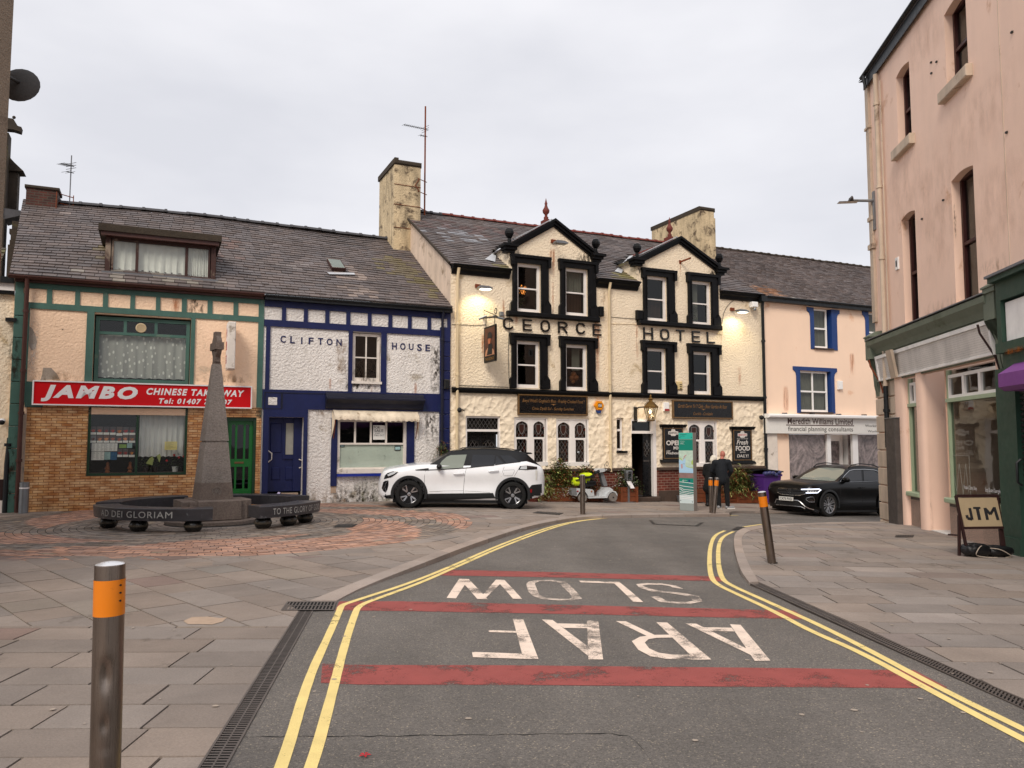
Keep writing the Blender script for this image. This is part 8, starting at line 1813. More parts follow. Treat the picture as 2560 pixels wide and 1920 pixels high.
t,q=planter(1684,1722,1252,.42,'low timber planter beside the white bucket, half hidden by the map pillar',['leaf_dark','leaf_green'],.9,.25,120,.04,False,5)
t,q=planter(1800,1872,1256,.42,'timber planter of yellowing shrub left of the purple bin',['leaf_green','leaf_pale','leaf_green','leaf_russet'],1.3,.85,1400,.085,True,6)
t,q=planter(1738,1778,1250,.3,'small planter with thin wiry plant right of the map pillar',['leaf_green','leaf_pale'],1.1,.5,170,.05,True,7)
s=FA.loc(G(1333,1254));s.y=min(s.y,-.3);t=thing('flower_pot','orange flower pot with trailing white blossom beside the rear of the white car','planter',FA,(s.x,s.y,s.z));mb=MB();mb.lathe([(.14,0),(.2,.25),(.22,.27),(.2,.28),(.18,.24)],16,(s.x,s.y,s.z));mb.build('pot','terracotta',t,smooth=50);plant(t,s.x+.1,s.y-.05,s.z+.1,.6,.35,260,['leaf_green','petal_white','leaf_pale'],.035,.6,False,8,.4,minz=s.z+.03)
s=FA.loc(G(1674,1252));s.y=min(s.y,-.3);t=thing('bucket','small pale metal bucket at the foot of the brick wall','bucket',FA,(s.x,s.y,s.z));mb=MB();mb.lathe([(.1,0),(.14,.2),(.148,.2),(.148,.21),(.125,.205),(.09,.03)],20,(s.x,s.y,s.z));mb.build('pail','galv',t,smooth=50);mb=MB();mb.tube([(s.x-.14,s.y,s.z+.2),(s.x-.1,s.y-.12,s.z+.15),(s.x+.1,s.y-.12,s.z+.15),(s.x+.14,s.y,s.z+.2)],.006,5);mb.build('handle','galv',t)
g0,g1=FA.loc(G(1876,1257)),FA.loc(G(1914,1257));a,b=g0.x,g1.x;y0=min((g0.y+g1.y)/2,-.85);z0=min(g0.z,g1.z)-.0;mat('bin_purple','4f2a78',.5,.1,3,.08,30)
t=thing('wheelie_bin','purple wheelie bin overflowing under its black lid at the hotel corner','bin',FA,((a+b)/2,y0+.3,z0));H=1.02;Wb=b-a
mb=MB();mb.add([V(a+.04,y0+.06,z0+.06),V(b-.04,y0+.06,z0+.06),V(b-.04,y0+.6,z0+.06),V(a+.04,y0+.6,z0+.06),V(a-.02,y0-.02,z0+H),V(b+.02,y0-.02,z0+H),V(b+.02,y0+.72,z0+H),V(a-.02,y0+.72,z0+H)],[(3,2,1,0),(0,1,5,4),(1,2,6,5),(2,3,7,6),(3,0,4,7),(4,5,6,7)]);mb.box(a-.04,b+.04,y0-.05,y0+.75,z0+H-.07,z0+H);mb.build('body','bin_purple',t)
mb=MB();mb.add([V(a-.1,y0-.1,z0+H+.16),V(b+.07,y0-.08,z0+H+.06),V(b+.07,y0+.8,z0+H+.02),V(a-.1,y0+.8,z0+H+.04),V(a-.1,y0-.1,z0+H+.2),V(b+.07,y0-.08,z0+H+.1),V(b+.0,y0+.8,z0+H+.1),V(a-.05,y0+.8,z0+H+.12)],[(3,2,1,0),(0,1,5,4),(1,2,6,5),(2,3,7,6),(3,0,4,7),(4,5,6,7)]);mb.build('lid','plastic_black',t)
mat('bag_blue','3a3d6a',.4,.3,9,.4,14);mb=MB();rd=random.Random(5)
for k in range(5):mb.sphere((a+.05+Wb*k/4*.8,y0-.03,z0+H+rd.uniform(-.02,.06)),rd.uniform(.07,.11),7,sz=.8)
mb.build('rubbish_bags','bag_blue',t,smooth=True)
for x in (a+.08,b-.08):mb=MB();mb.lathe([(.09,-.03),(.1,-.02),(.1,.02),(.09,.03)],16,(x,y0+.62,z0+.1),T=lambda p:V(p.z,p.x,p.y));mb.build('wheel','rubber',t,smooth=50)
s=FA.loc(G(1571,1256));s.y=min(s.y,-.3);t=thing('ashtray_post','grey cigarette bin on a post with its flap hanging open left of the door','ashtray',FA,(s.x,s.y,s.z));x,y,z=s;kk=G(1571,1256).y/F
mb=MB();mb.bar((x,y,z),(x,y,z+(1256-1215)*kk),.07,.05,(0,1,0));mb.box(x-.13,x+.13,y-.09,y+.09,z,z+.02);mb.build('post','galv',t);zb_=z+(1256-1202)*kk;zt_=z+(1256-1177)*kk
mb=MB();mb.box(x-.1,x-.07,y-.09,y+.06,zb_,zt_);mb.box(x+.07,x+.1,y-.09,y+.06,zb_,zt_);mb.box(x-.07,x+.07,y+.03,y+.06,zb_,zt_);mb.bbox(x-.11,x+.11,y-.1,y+.07,zt_-.1,zt_,.02);mb.build('ash_box','galv',t);mb=MB();mb.box(x-.05,x+.06,y-.105,y-.1,zt_-.07,zt_-.03);mb.build('slot','ink',t)
mb=MB();mb.face([V(x-.1,y-.06,zb_-.02),V(x+.07,y-.06,zb_-.02),V(x+.16,y-.12,zb_-.24),V(x-.0,y-.12,zb_-.24)]);mb.build('open_flap','sign_white',t,normals=False)
s=FA.loc(G(1768,1254));s.y=min(s.y,-.3);t=thing('litter_bag','crumpled white and red carrier bag by the woman\'s feet','bag',FA,(s.x,s.y,s.z));mb=MB();mb.sphere((s.x,s.y,s.z+.07),.12,7,sz=.6);mb.sphere((s.x+.12,s.y,s.z+.06),.09,7,sz=.6);mb.T(lambda v:v+V(.015*math.sin(v.z*90),.01*math.sin(v.x*80),.012*math.sin(v.x*60)));mb.build('carrier','paper_white',t);mb=MB();mb.box(s.x-.06,s.x+.04,s.y-.125,s.y-.11,s.z+.04,s.z+.09);mb.build('red_print','ink_red',t)
# ==== VEHICLES
def carpaint(name,col,rough=.22,spec=.5,coat=.8):
 t=NT(name);cc=t.mix(1,lin(col),t.ramp(t.noise(2.5,5),.3,.7,(.95,)*3,(1.02,)*3),'MULTIPLY')
 dirt=t.n('SeparateXYZ');t.l(t.tc.outputs['Object'],dirt.inputs[0])
 t.bsdf(cc,rough,0,None,spec,coat,Coat_Roughness=.05)
carpaint('paint_car_white','f1f3f6');carpaint('paint_car_black','030304',.3,.25,.12);carpaint('paint_roof_black','0a0a0d',.3,.3,.2)
mat('cladding','17181a',.6,.12,6,.2,50);mat('tyre','151515',.85,.15,10,.3,60);mat('alloy','a9a9ab',.3,.1,5,metal=.9);mat('alloy_dark','141416',.4,.1,5,metal=.3)
mat('lamp_dark','16181c',.12,.2,30,spec=.8);mat('lamp_clear','c9ced2',.15,.2,12,spec=.8);mat('lamp_red','8f1016',.2,.1,6);mat('chrome','c9c9c9',.12,.05,5,metal=1);mat('seam','2a2b2e',.7);mat('plate_white','d9d8d2',.4);mat('seat_grey','24262a',.8)
emit('lamp_lit','dfe4f5',1.6)
def carglass(name,tint,base):
 t=NT(name);g=t.n('BsdfGlossy');g.inputs['Roughness'].default_value=.03;tr=t.n('BsdfTransparent');tr.inputs[0].default_value=(*tint,1);m=t.n('MixShader');t.l(schlick(t),m.inputs[0]);t.l(tr.outputs[0],m.inputs[1]);t.l(g.outputs[0],m.inputs[2]);t.l(m.outputs[0],t.out.inputs[0])
carglass('car_glass',(.55,.62,.55),0);
t_=NT('car_glass_dark');t_.bsdf((.012,.013,.016),.06,0,None,.6)
t_=NT('car_glass_reflection_tint');t_.bsdf(lin('838a80'),.08,0,None,.6)  # opaque pale colour stands in for light reflected in and seen through the glass
def interp(tab,x):
 if x<=tab[0][0]:return tab[0][1]
 for (a,b),(c,d) in zip(tab[:-1],tab[1:]):
  if x<=c:t=(x-a)/(c-a);return b+(d-b)*t
 return tab[-1][1]
def smoothtab(tab,x,h=.05):return (interp(tab,x-h)+2*interp(tab,x)+interp(tab,x+h))/4
class Car:
 def __init__(s,name,label,f0,f1,W,R_,tw=.21):
  s.p=V(f0.x,f0.y,f0.z);d=f1-f0;s.rz=math.atan2(d.y,d.x);s.W=W;s.wb=d.length;s.R=R_
  s.t=thing(name,label,'car',loc=s.p,rz=s.rz,group='parked cars');s.pitch=math.atan2(d.z,math.hypot(d.x,d.y));s.t.rotation_euler=(0,-s.pitch,s.rz)
  s.M=Matrix.Translation(s.p)@Matrix.Rotation(s.rz,4,'Z')@Matrix.Rotation(-s.pitch,4,'Y');s.Mi=s.M.inverted();s.v=[];s.f=[]
 def loft(s,xs,secf,closed=True):
  mb=MB();m=None;vs=[]
  for x in xs:
   half=secf(x);m=len(half);ring=[V(x,y,z) for y,z in half]+[V(x,s.W-y,z) for y,z in half[::-1]];vs+=ring
  k=2*m;fs=[(i*k+j,i*k+(j+1)%k,(i+1)*k+(j+1)%k,(i+1)*k+j) for i in range(len(xs)-1) for j in range(k)]+[tuple(range(k))[::-1],tuple(range((len(xs)-1)*k,len(xs)*k))]
  mb.add(vs,fs);return mb
 def solid(s,mb,name,m,cut=None,ang=32):
  o=mb.build(name,m,s.t)
  if cut:
   cs=[]
   for (x,r_,z) in cut:
    c=MB();c.lathe([(r_,-.25),(r_,.36)],40,T=lambda p:V(p.x,p.z,p.y),c=(x,0,z));c.lathe([(r_,s.W-.36),(r_,s.W+.25)],40,T=lambda p:V(p.x,p.z,p.y),c=(x,0,z));co=c.build('cutter',m);co.parent=s.t;cs.append(co)
   for c in cs:md=o.modifiers.new('b','BOOLEAN');md.object=c;md.operation='DIFFERENCE';md.solver='EXACT'
   bpy.context.view_layer.update();dg=bpy.context.evaluated_depsgraph_get();me=bpy.data.meshes.new_from_object(o.evaluated_get(dg));o.modifiers.clear();o.data=me
   for c in cs:bpy.data.objects.remove(c)
  for p in o.data.polygons:p.use_smooth=True
  o.data.set_sharp_from_angle(angle=R(ang))
  b=len(s.v);s.v+=[v.co.copy() for v in o.data.vertices];s.f+=[[b+i for i in p.vertices] for p in o.data.polygons]
  return o
 def bvh(s):s.B=BVHTree.FromPolygons(s.v,s.f)
 def hit(s,X,Y,off):
  d=ray(X,Y);o=s.Mi@V(0,0,CH);d=(s.Mi.to_3x3()@d).normalized();loc,n,i,dist=s.B.ray_cast(o,d)
  if loc is None:
   t=(s.M.inverted()@V(0,0,CH));q=o+d*(V(s.wb/2,0,.7)-o).dot(d);loc,n,i,dist=s.B.find_nearest(q)
  if n.dot(d)>0:n=-n
  return loc+n*off-d*off*.5,n
 def panel(s,pts,name,m,off=.006,st=9,parent=None,mirror=False,thick=0,smooth=True):
  """a traced outline laid on the curved bodywork"""
  mb2=None;mb=MB();w=list(pts);ar=sum(w[i-1][0]*w[i][1]-w[i][0]*w[i-1][1] for i in range(len(w)))
  if ar<0:w=w[::-1]
  cache={}
  for c in grid_poly(w,st):
   vs=[]
   for p in c:
    k=(round(p[0],3),round(p[1],3))
    if k not in cache:cache[k]=s.hit(p[0],p[1],off)[0]
    vs.append(cache[k])
   mb.face(vs)
  if mirror:
   mb2=MB();mb2.add([V(v.x,s.W-v.y,v.z) for v in mb.v],[f[::-1] for f in mb.f])
  bm_merge(mb)
  if mirror==2:return None
  o=mb.build(name,m,parent or s.t,V(0,0,0),smooth=50 if smooth else False,normals=False)
  if mb2:bm_merge(mb2);mb2.build(name,m,parent or s.t,V(0,0,0),smooth=50 if smooth else False,normals=False)
  return o
 def line(s,pts,name,m,w=.012,off=.006,parent=None,st=8,mirror=False):
  P=[]
  for a,b in zip(pts[:-1],pts[1:]):
   n=max(1,int(math.hypot(b[0]-a[0],b[1]-a[1])/st));P+=[(a[0]+(b[0]-a[0])*i/n,a[1]+(b[1]-a[1])*i/n) for i in range(n)]
  P.append(pts[-1]);Q=[s.hit(x,y,off)[0] for x,y in P];mb=MB();mb.tube(Q,w/2,5)
  if mirror:m2=MB();m2.tube([V(v.x,s.W-v.y,v.z) for v in Q],w/2,5);m2.build(name,m,parent or s.t,V(0,0,0),smooth=True)
  return mb.build(name,m,parent or s.t,V(0,0,0),smooth=True)
 def wheel(s,x,y,style,far=False):
  """tyre centred at x, with its outer face at y"""
  r_,w=s.R,.2;sg=-1 if not far else 1;ri=r_*.7
  T=lambda p:V(p.x,sg*p.z,p.y);c=(x,y,r_);mb=MB()
  mb.lathe([(ri*.99,-w),(r_*.93,-w),(r_,-w+.03),(r_,-.03),(r_*.965,-.008),(r_*.9,.0),(ri*1.02,-.005),(ri,-.02),(ri*.96,-.05)],40,c,T=T,cap=False);ty=mb.build('wheel','tyre',s.t,smooth=45)
  mb=MB();mb.lathe([(ri*.98,-.06),(ri*.3,-.075),(.001,-.075)],32,c,T=T);mb.build('rim_barrel','alloy_dark',ty,smooth=45)
  mb=MB();mb.lathe([(ri*1.01,-.02),(ri,-.004),(ri*.95,-.012),(ri*.95,-.05)],40,c,T=T,cap=False);mb.build('rim_edge','alloy_dark' if style=='split' else 'alloy',ty,smooth=45)
  mb=MB();md=MB()
  def P(rr,a,dd):return V(x+rr*math.cos(a),y+sg*dd,r_+rr*math.sin(a))
  def spoke(mb,a0,a1,r0,r1,w0,w1,dd=-.018):
   q=[P(r0,a0-w0/r0/2,dd-.012),P(r0,a0+w0/r0/2,dd-.012),P(r1,a1+w1/r1/2,dd),P(r1,a1-w1/r1/2,dd)];b=[v-V(0,sg*.025,0) for v in q];mb.add(q+b,[(0,1,2,3),(0,4,5,1),(1,5,6,2),(2,6,7,3),(3,7,4,0)])
  if style=='split':
   for k in range(4):
    a=R(45+90*k+(0 if x<1 else 8));spoke(md,a,a,.04,ri*.93,.1,.17,-.03)
    spoke(mb,a-.08,a-.42,ri*.3,ri*.88,.035,.03);spoke(mb,a+.08,a+.12,ri*.3,ri*.85,.03,.04);spoke(mb,a-.45,a-.2,ri*.86,ri*.93,.05,.05)
    for j in range(4):b0=a-.45+.16*j;spoke(mb,b0+.04,b0+.04,ri*.89,ri*.96,.035,.038,-.012)
   mb.lathe([(.05,-.03),(.045,-.012),(.001,-.01)],16,c,T=T)
  else:
   for k in range(5):
    a=R(90+72*k+12)
    for e in (-.16,.16):spoke(mb,a+e*.35,a+e,.05,ri*.97,.028,.034)
    spoke(mb,a+.62,a+.62,.05,ri*.97,.02,.026,-.03)
   mb.lathe([(.06,-.03),(.055,-.012),(.001,-.01)],16,c,T=T)
  if md.v:md.build('rim_back','alloy_dark',ty)
  mb.build('rim','alloy',ty,smooth=30)
  return ty
def bm_merge(mb):
 key={};remap=[];nv=[]
 for v in mb.v:
  k=(round(v.x,4),round(v.y,4),round(v.z,4))
  if k not in key:key[k]=len(nv);nv.append(v)
  remap.append(key[k])
 nf,nm,nc=[],[],[]
 for f,m,c in zip(mb.f,mb.m,mb.c):
  g=[]
  for i in f:
   j=remap[i]
   if j not in g:g.append(j)
  if len(g)>2:nf.append(g);nm.append(m);nc.append(c)
 mb.v,mb.f,mb.m,mb.c=nv,nf,nm,nc
D5=lambda x,y:(940+x*.18987,1110+y*.18987)
a,b=G(1021.6,1270.5),G(1269.4,1273);b=a+(b-a).normalized()*2.605
CW=Car('white_car','white compact crossover car with a black roof parked before the blue shop and hotel',a,b,1.77,.345)
zt=[(-.74,.62),(-.72,.82),(-.66,.90),(-.5,.955),(-.2,1.01),(.2,1.07),(.5,1.09),(1.4,1.075),(2.0,1.11),(2.6,1.17),(2.95,1.22),(3.15,1.16),(3.38,1.08),(3.44,1.02),(3.47,.8)]
zb=[(-.76,.30),(-.6,.22),(-.3,.2),(2.7,.22),(3.1,.26),(3.45,.36)]
pi_=[(-.78,.62),(-.76,.42),(-.72,.27),(-.64,.16),(-.5,.08),(-.3,.03),(0,.0),(2.8,.0),(3.1,.03),(3.3,.09),(3.42,.2),(3.47,.34)]
def secW(x):
 b_=smoothtab(zb,x);t_=smoothtab(zt,x,.04);i_=smoothtab(pi_,x,.03);H=t_-b_;h=[]
 h.append((s_W2,b_));h.append((i_+.16,b_))
 for k,(u,q) in enumerate(((.0,.08),(.06,.045),(.16,.03),(.3,.022),(.42,.026),(.55,.018),(.68,.004),(.78,.0),(.86,.01),(.93,.03),(.975,.055),(1,.1))):h.append((i_+q+(.02 if .3<=u<=.55 and .6<x<2.6 else 0),b_+H*u))
 cr=.05 if x<.7 else .0
 for u in (.3,.65,1):h.append((i_+.1+(s_W2-i_-.1)*u,t_+cr*math.sin(u*1.57)))
 return h
s_W2=CW.W/2
xs=[-.775,-.77,-.755,-.73,-.7,-.66,-.6,-.5,-.4,-.3,-.15,0,.15,.3,.45,.6,.8,1,1.2,1.4,1.6,1.8,2,2.2,2.4,2.6,2.8,2.95,3.05,3.15,3.25,3.33,3.39,3.43,3.46,3.47]
body=CW.solid(CW.loft(xs,secW),'body','paint_car_white',[(0,.392,.35),(2.605,.392,.35)])
rt=[(.5,1.08),(.8,1.29),(1.12,1.455),(1.45,1.515),(1.9,1.535),(2.3,1.52),(2.75,1.475),(2.95,1.43),(3.1,1.30),(3.3,1.13),(3.36,1.08)]
def greenh(car,rt,x0,x1,base,ins0=.085,ins1=.27,up=.0):
 def f(x):
  b_=smoothtab(base,x)-.03;t_=max(b_+.012,smoothtab(rt,x,.06));e=(t_-b_)/.5;i0=smoothtab(pi_,x)+ins0;i1=i0+(ins1-ins0)*min(1,e);h=[(car.W/2,b_-.01),(i0+.02,b_-.01)]
  for u in (0,.25,.5,.75,.9,.97):h.append((i0+(i1-i0)*(u**1.15),b_+(t_-b_)*.93*u))
  for u in (.0,.12,.4,.7,1):h.append((i1+.03+(car.W/2-i1-.03)*u,b_+(t_-b_)*(.965+.035*math.sin(min(1,u*1.2)*1.57))))
  return h
 return f
gx=[x0_ for x0_ in (.5,.58,.66,.75,.85,.95,1.05,1.15,1.3,1.45,1.6,1.8,2.0,2.2,2.4,2.6,2.75,2.85,2.93,3.0,3.06,3.12,3.2,3.28,3.35)]
roof=CW.solid(CW.loft(gx,greenh(CW,rt,.5,3.35,zt)),'roof','paint_roof_black',None,40)
CW.bvh()
def pw(l):return [D5(x,y) for x,y in l]
CW.panel(pw([(630,655),(1540,645),(1600,775),(560,775)]),'sill_cladding','cladding',.01,mirror=True)
CW.panel(pw([(800,325),(868,225),(930,170),(985,148),(1195,140),(1145,312),(1000,322),(872,332)]),'front_side_window','car_glass_reflection_tint',.008,mirror=True)
CW.panel(pw([(1272,140),(1565,150),(1555,287),(1245,308)]),'rear_side_window','car_glass_dark',.008,mirror=True);CW.panel(pw([(1582,155),(1692,265),(1570,280)]),'quarter_window','car_glass_dark',.008,mirror=True);CW.panel(pw([(1625,150),(1770,152),(1880,235),(1712,258)]),'pillar_panel','car_glass_dark',.008,mirror=True)
CW.line(pw([(700,342),(870,336),(1150,318),(1250,312),(1700,262),(1905,238)]),'waist_seal','cladding',.022,.004,mirror=True)
CW.panel(pw([(510,340),(690,318),(700,350),(530,348)]),'wing_trim','cladding',.008,mirror=True)
for l in ([(652,350),(637,430),(638,560),(650,655)],[(1190,316),(1168,420),(1155,560),(1150,650)],[(1700,265),(1668,360),(1645,432)],[(1868,342),(1845,385),(1822,425)]):CW.line(pw(l),'door_seam','seam',.008,.0005,mirror=True)
CW.line(pw([(1690,345),(1820,340),(1825,352),(1800,412),(1790,418),(1685,418),(1678,405),(1690,345)]),'fuel_flap_seam','seam',.006,.0005)
CW.line(pw([(700,628),(900,618),(1150,615)]),'door_crease','alloy_dark',.006,.0);CW.line(pw([(1165,618),(1330,625),(1500,640)]),'door_crease','alloy_dark',.006,.0)
for l in ([(1030,392),(1148,386)],[(1490,360),(1605,352)]):
 (p,n),(q,m_)=CW.hit(*D5(*l[0]),.03),CW.hit(*D5(*l[1]),.03);mb=MB();mb.bar(p,q,.03,.025,(0,1,0));mb.tube([p+V(-.01,.03,0),p,p.lerp(q,.5)+V(0,-.008,0),q,q+V(.01,.03,0)],.017,8);mb.build('door_handle','paint_car_white',CW.t,smooth=50)
CW.panel(pw([(105,465),(118,415),(150,385),(220,362),(305,356),(262,398),(195,440),(150,448)]),'headlamp','lamp_dark',.008,6,mirror=True);CW.panel(pw([(150,405),(200,378),(285,362),(240,395),(165,425)]),'headlamp_reflector','lamp_clear',.011,6)
CW.panel(pw([(78,580),(98,500),(120,485),(165,478),(165,540),(150,600),(125,638),(95,615)]),'bumper_grille','lamp_dark',.008,6,mirror=True)
CW.line(pw([(155,490),(128,520),(120,570),(135,620)]),'running_light','alloy',.015,.012)
CW.panel(pw([(60,685),(240,662),(300,790),(60,790)]),'front_lip','cladding',.008,7,mirror=True)
CW.panel(pw([(1870,338),(1895,292),(1990,285),(2120,300),(2120,332),(1990,340)]),'tail_lamp','lamp_dark',.008,6,mirror=True);CW.panel(pw([(1895,330),(1910,298),(1985,290),(1985,332)]),'tail_lamp_lens','lamp_clear',.011,6)
CW.panel(pw([(1915,605),(2000,600),(2050,540),(2180,525),(2180,790),(1880,790)]),'rear_bumper_cladding','cladding',.01,7,mirror=True)
CW.panel(pw([(2020,640),(2025,600),(2052,592),(2050,640)]),'rear_reflector','lamp_red',.016,6)
for x in (0,2.605):
 for sd in (0,1):
  mb=MB();n=26;vs=[];ys=(-.012,-.012,.05) if not sd else (CW.W+.012,CW.W+.012,CW.W-.05)
  for k in range(n+1):
   a=R(-16+212*k/n);
   for (rr,y) in ((.455,ys[0]+(.014 if not sd else -.014)),(.44,ys[0]),(.385,ys[1]),(.38,ys[2])):vs.append(V(x+rr*math.cos(a),y+(0 if not sd else 0),.352+rr*math.sin(a)))
  mb.add(vs,[(4*k+j,4*k+j+1,4*k+5+j,4*k+4+j) for k in range(n) for j in range(3)]);mb.build('wheel_arch_trim','cladding',CW.t,smooth=40,normals=False)
  mb=MB();y0,y1=(.0,.36) if not sd else (CW.W-.36,CW.W);mb.lathe([(.388,y0+.005),(.388,y1),(.001,y1)],30,(x,0,.35),T=lambda p:V(p.x,p.z,p.y));mb.f=mb.f[:60];mb.m=mb.m[:60];mb.c=mb.c[:60];mb.build('wheel_well','cladding',CW.t,normals=False)
for x in (0,2.605):CW.wheel(x,.012,'split');CW.wheel(x,CW.W-.012,'split',True)
def mirror_unit(car,X,Y,m,m2='cladding',L=.26,H=.15,drop=.0):
 p,n=car.hit(X,Y,.0);mb=MB()
 for sd in (0,1):
  mb=MB();yy=(lambda y:y) if not sd else (lambda y:car.W-y)
  vs=[];prof=((0,.0,.55),(.03,.0,.9),(.1,0,1),(.17,0,1),(.22,0,.75),(.235,0,.3))
  for (u,_,k) in prof:
   for q in range(10):a=2*math.pi*q/10;vs.append(V(p.x-.03+.05*math.cos(a)*k*1.4,yy(p.y+.02-u),p.z+.035+H/2*math.sin(a)*k))
  mb.add(vs,[(i*10+q,i*10+(q+1)%10,(i+1)*10+(q+1)%10,(i+1)*10+q) for i in range(5) for q in range(10)]+[tuple(range(10)),tuple(range(50,60))]);mb.build('door_mirror',m,car.t,smooth=50)
  mb=MB();mb.bar(V(p.x,yy(p.y+.03),p.z-.03),V(p.x-.02,yy(p.y-.06),p.z-.02),.06,.04);mb.build('mirror_arm',m2,car.t)
mirror_unit(CW,*D5(845,318),'paint_roof_black')
mb=MB();mb.prism([(2.72,1.49),(2.9,1.53),(2.9,1.475)],s_W2-.02,s_W2+.02);mb.build('shark_fin_aerial','paint_roof_black',CW.t)
mb=MB();mb.prism([(2.86,1.45),(3.1,1.435),(3.14,1.40),(2.98,1.38)],.3,CW.W-.3);mb.build('rear_spoiler','paint_roof_black',CW.t)
mb=MB()
for y in (.27,CW.W-.27):mb.tube([(1.3,y,1.47),(1.42,y,1.52),(2.0,y,1.555),(2.6,y,1.51),(2.78,y,1.46)],.013,6)
mb.build('roof_rails','cladding',CW.t,smooth=True)
mb=MB();mb.tube([(3.28,.6,1.2),(3.34,.7,1.19),(3.4,.72,1.2)],.012,6);mb.build('rear_wiper','cladding',CW.t)
mb=MB();mb.box(-.4,3.0,.12,CW.W-.12,.13,.24);mb.build('underbody_shade_block','cladding',CW.t)  # black underbody block added low and wide to darken the gap under the car
CW.panel(pw([(2095,345),(2125,345),(2118,470),(2100,475)]),'rear_plate','plate_yellow' if 'plate_yellow' in MT else 'plate_white',.012,6)
D6=lambda x,y:(1930+x/7.373,1150+y/7.373)
a,b=G(2075,1292.5,rdz),G(2214,1291,rdz);b=a+(b-a).normalized()*2.59
CB=Car('black_car','black compact crossover parked facing left before the peach shop, headlamps lit',a,b,1.82,.345)
s_W2=CB.W/2
zt=[(-.84,.6),(-.8,.74),(-.74,.84),(-.65,.91),(-.5,.95),(-.2,.985),(.3,1.03),(.6,1.05),(1.4,1.03),(2.2,1.05),(2.8,1.09),(3.1,1.08),(3.3,1.0),(3.38,.8)]
zb=[(-.86,.26),(-.7,.2),(-.3,.19),(2.7,.2),(3.1,.26),(3.38,.34)]
pi_=[(-.87,.62),(-.85,.44),(-.81,.28),(-.74,.16),(-.62,.08),(-.45,.03),(0,.0),(2.6,.0),(2.9,.03),(3.15,.09),(3.3,.2),(3.38,.36)]
xs=[-.865,-.86,-.85,-.83,-.8,-.76,-.7,-.62,-.52,-.4,-.25,-.1,.1,.3,.5,.7,.9,1.1,1.3,1.6,1.9,2.2,2.5,2.7,2.85,3.0,3.12,3.22,3.3,3.35,3.38]
CB.solid(CB.loft(xs,secW),'body','paint_car_black',[(0,.385,.35),(2.59,.385,.35)])
rt=[(.42,1.02),(.7,1.2),(1.0,1.39),(1.3,1.5),(1.7,1.55),(2.1,1.54),(2.5,1.49),(2.8,1.40),(3.0,1.28),(3.2,1.1)]
gx=[.42,.5,.6,.7,.8,.9,1.0,1.1,1.25,1.4,1.6,1.8,2.0,2.2,2.4,2.6,2.75,2.88,2.98,3.07,3.15,3.2]
CB.solid(CB.loft(gx,greenh(CB,rt,.42,3.2,zt,.07,.25)),'roof','paint_car_black',None,40)
CB.bvh()
def pb_(l):return [D6(x,y) for x,y in l]
CB.panel(pb_([(500,350),(600,270),(850,152),(1000,142),(1270,158),(1345,180),(1310,250),(1150,392),(800,372)]),'windscreen','car_glass_screen' if 'car_glass_screen' in MT else 'car_glass_reflection_tint',.006,5)
CB.panel(pb_([(1025,378),(1290,200),(1345,185),(1310,250),(1160,390)]),'windscreen_reflection_band','lamp_clear',.009,5) if 0 else None
CB.panel(pb_([(1290,392),(1350,290),(1420,215),(1480,190),(1640,190),(1655,385),(1470,392)]),'front_side_window','car_glass_dark',.006,5,mirror=True)
CB.panel(pb_([(1680,192),(1880,200),(1985,270),(2075,350),(2075,375),(1690,385)]),'rear_side_window','car_glass_dark',.006,5,mirror=True)
CB.line(pb_([(1250,405),(1330,290),(1420,200),(1500,178),(1700,175),(1880,188),(2000,230),(2075,275)]),'chrome_window_trim','chrome',.022,.01,mirror=True);CB.line(pb_([(1250,405),(1470,405),(2075,385)]),'chrome_waist_trim','chrome',.01,.008,mirror=True)
CB.panel(pb_([(540,545),(870,535),(900,545),(835,605),(640,608),(600,590)]),'headlamp','lamp_dark',.008,5,mirror=True)
CB.line(pb_([(545,545),(870,537),(898,548),(832,602),(625,606)]),'led_light_strip','lamp_lit',.03,.012,mirror=False)
for k in range(4):x=650+45*k;CB.panel(pb_([(x,565),(x+32,563),(x+28,588),(x-3,590)]),'led_segment','lamp_clear',.012,5)
CB.panel(pb_([(105,520),(300,530),(540,545),(605,605),(510,650),(330,650),(150,625),(95,580)]),'grille','cladding',.006,5)
for l in ([(120,520),(300,530),(540,545)],[(110,600),(180,632),(400,650),(510,655),(625,620)]):CB.line(pb_(l),'grille_chrome_bar','chrome',.018,.012)
CB.line(pb_([(110,560),(320,572),(570,580)]),'grille_bar','paint_car_black',.02,.012)
c,n=CB.hit(*D6(320,580),.02);mb=MB()
for k in range(20):
 p,q=2*math.pi*k/20,2*math.pi*(k+1)/20;mb.bar(c+V(0,.07*math.cos(p),.07*math.sin(p)),c+V(0,.07*math.cos(q),.07*math.sin(q)),.012,.012,(1,0,0))
for (p,q) in (((-.045,.05),(0,-.055)),((.045,.05),(0,-.055)),((-.02,.06),(0,.01)),((.02,.06),(0,.01))):mb.bar(c+V(0,p[0],p[1]),c+V(0,q[0],q[1]),.01,.01,(1,0,0))
mb.build('badge','chrome',CB.t)
q=[CB.hit(*D6(x,y),.03)[0] for x,y in ((155,665),(400,685),(400,755),(155,740))]
pz=sum((v.z for v in q))/4;px_=min(v.x for v in q)-.015;y0,y1=(q[0].y+q[3].y)/2,(q[1].y+q[2].y)/2;pc=(y0+y1)/2;sg_=1 if y0>y1 else -1
mb=MB();mb.box(px_,px_+.02,pc-.26,pc+.26,pz-.056,pz+.056);t2=mb.build('number_plate','plate_white',CB.t);mb=MB();text(mb,'CX73 PXD',0,.46,0,.075,0,off=.015,T=lambda v:V(px_-.004,pc+.23-v.x,pz-.037+v.z));mb.build('plate_characters','ink',t2,normals=False)
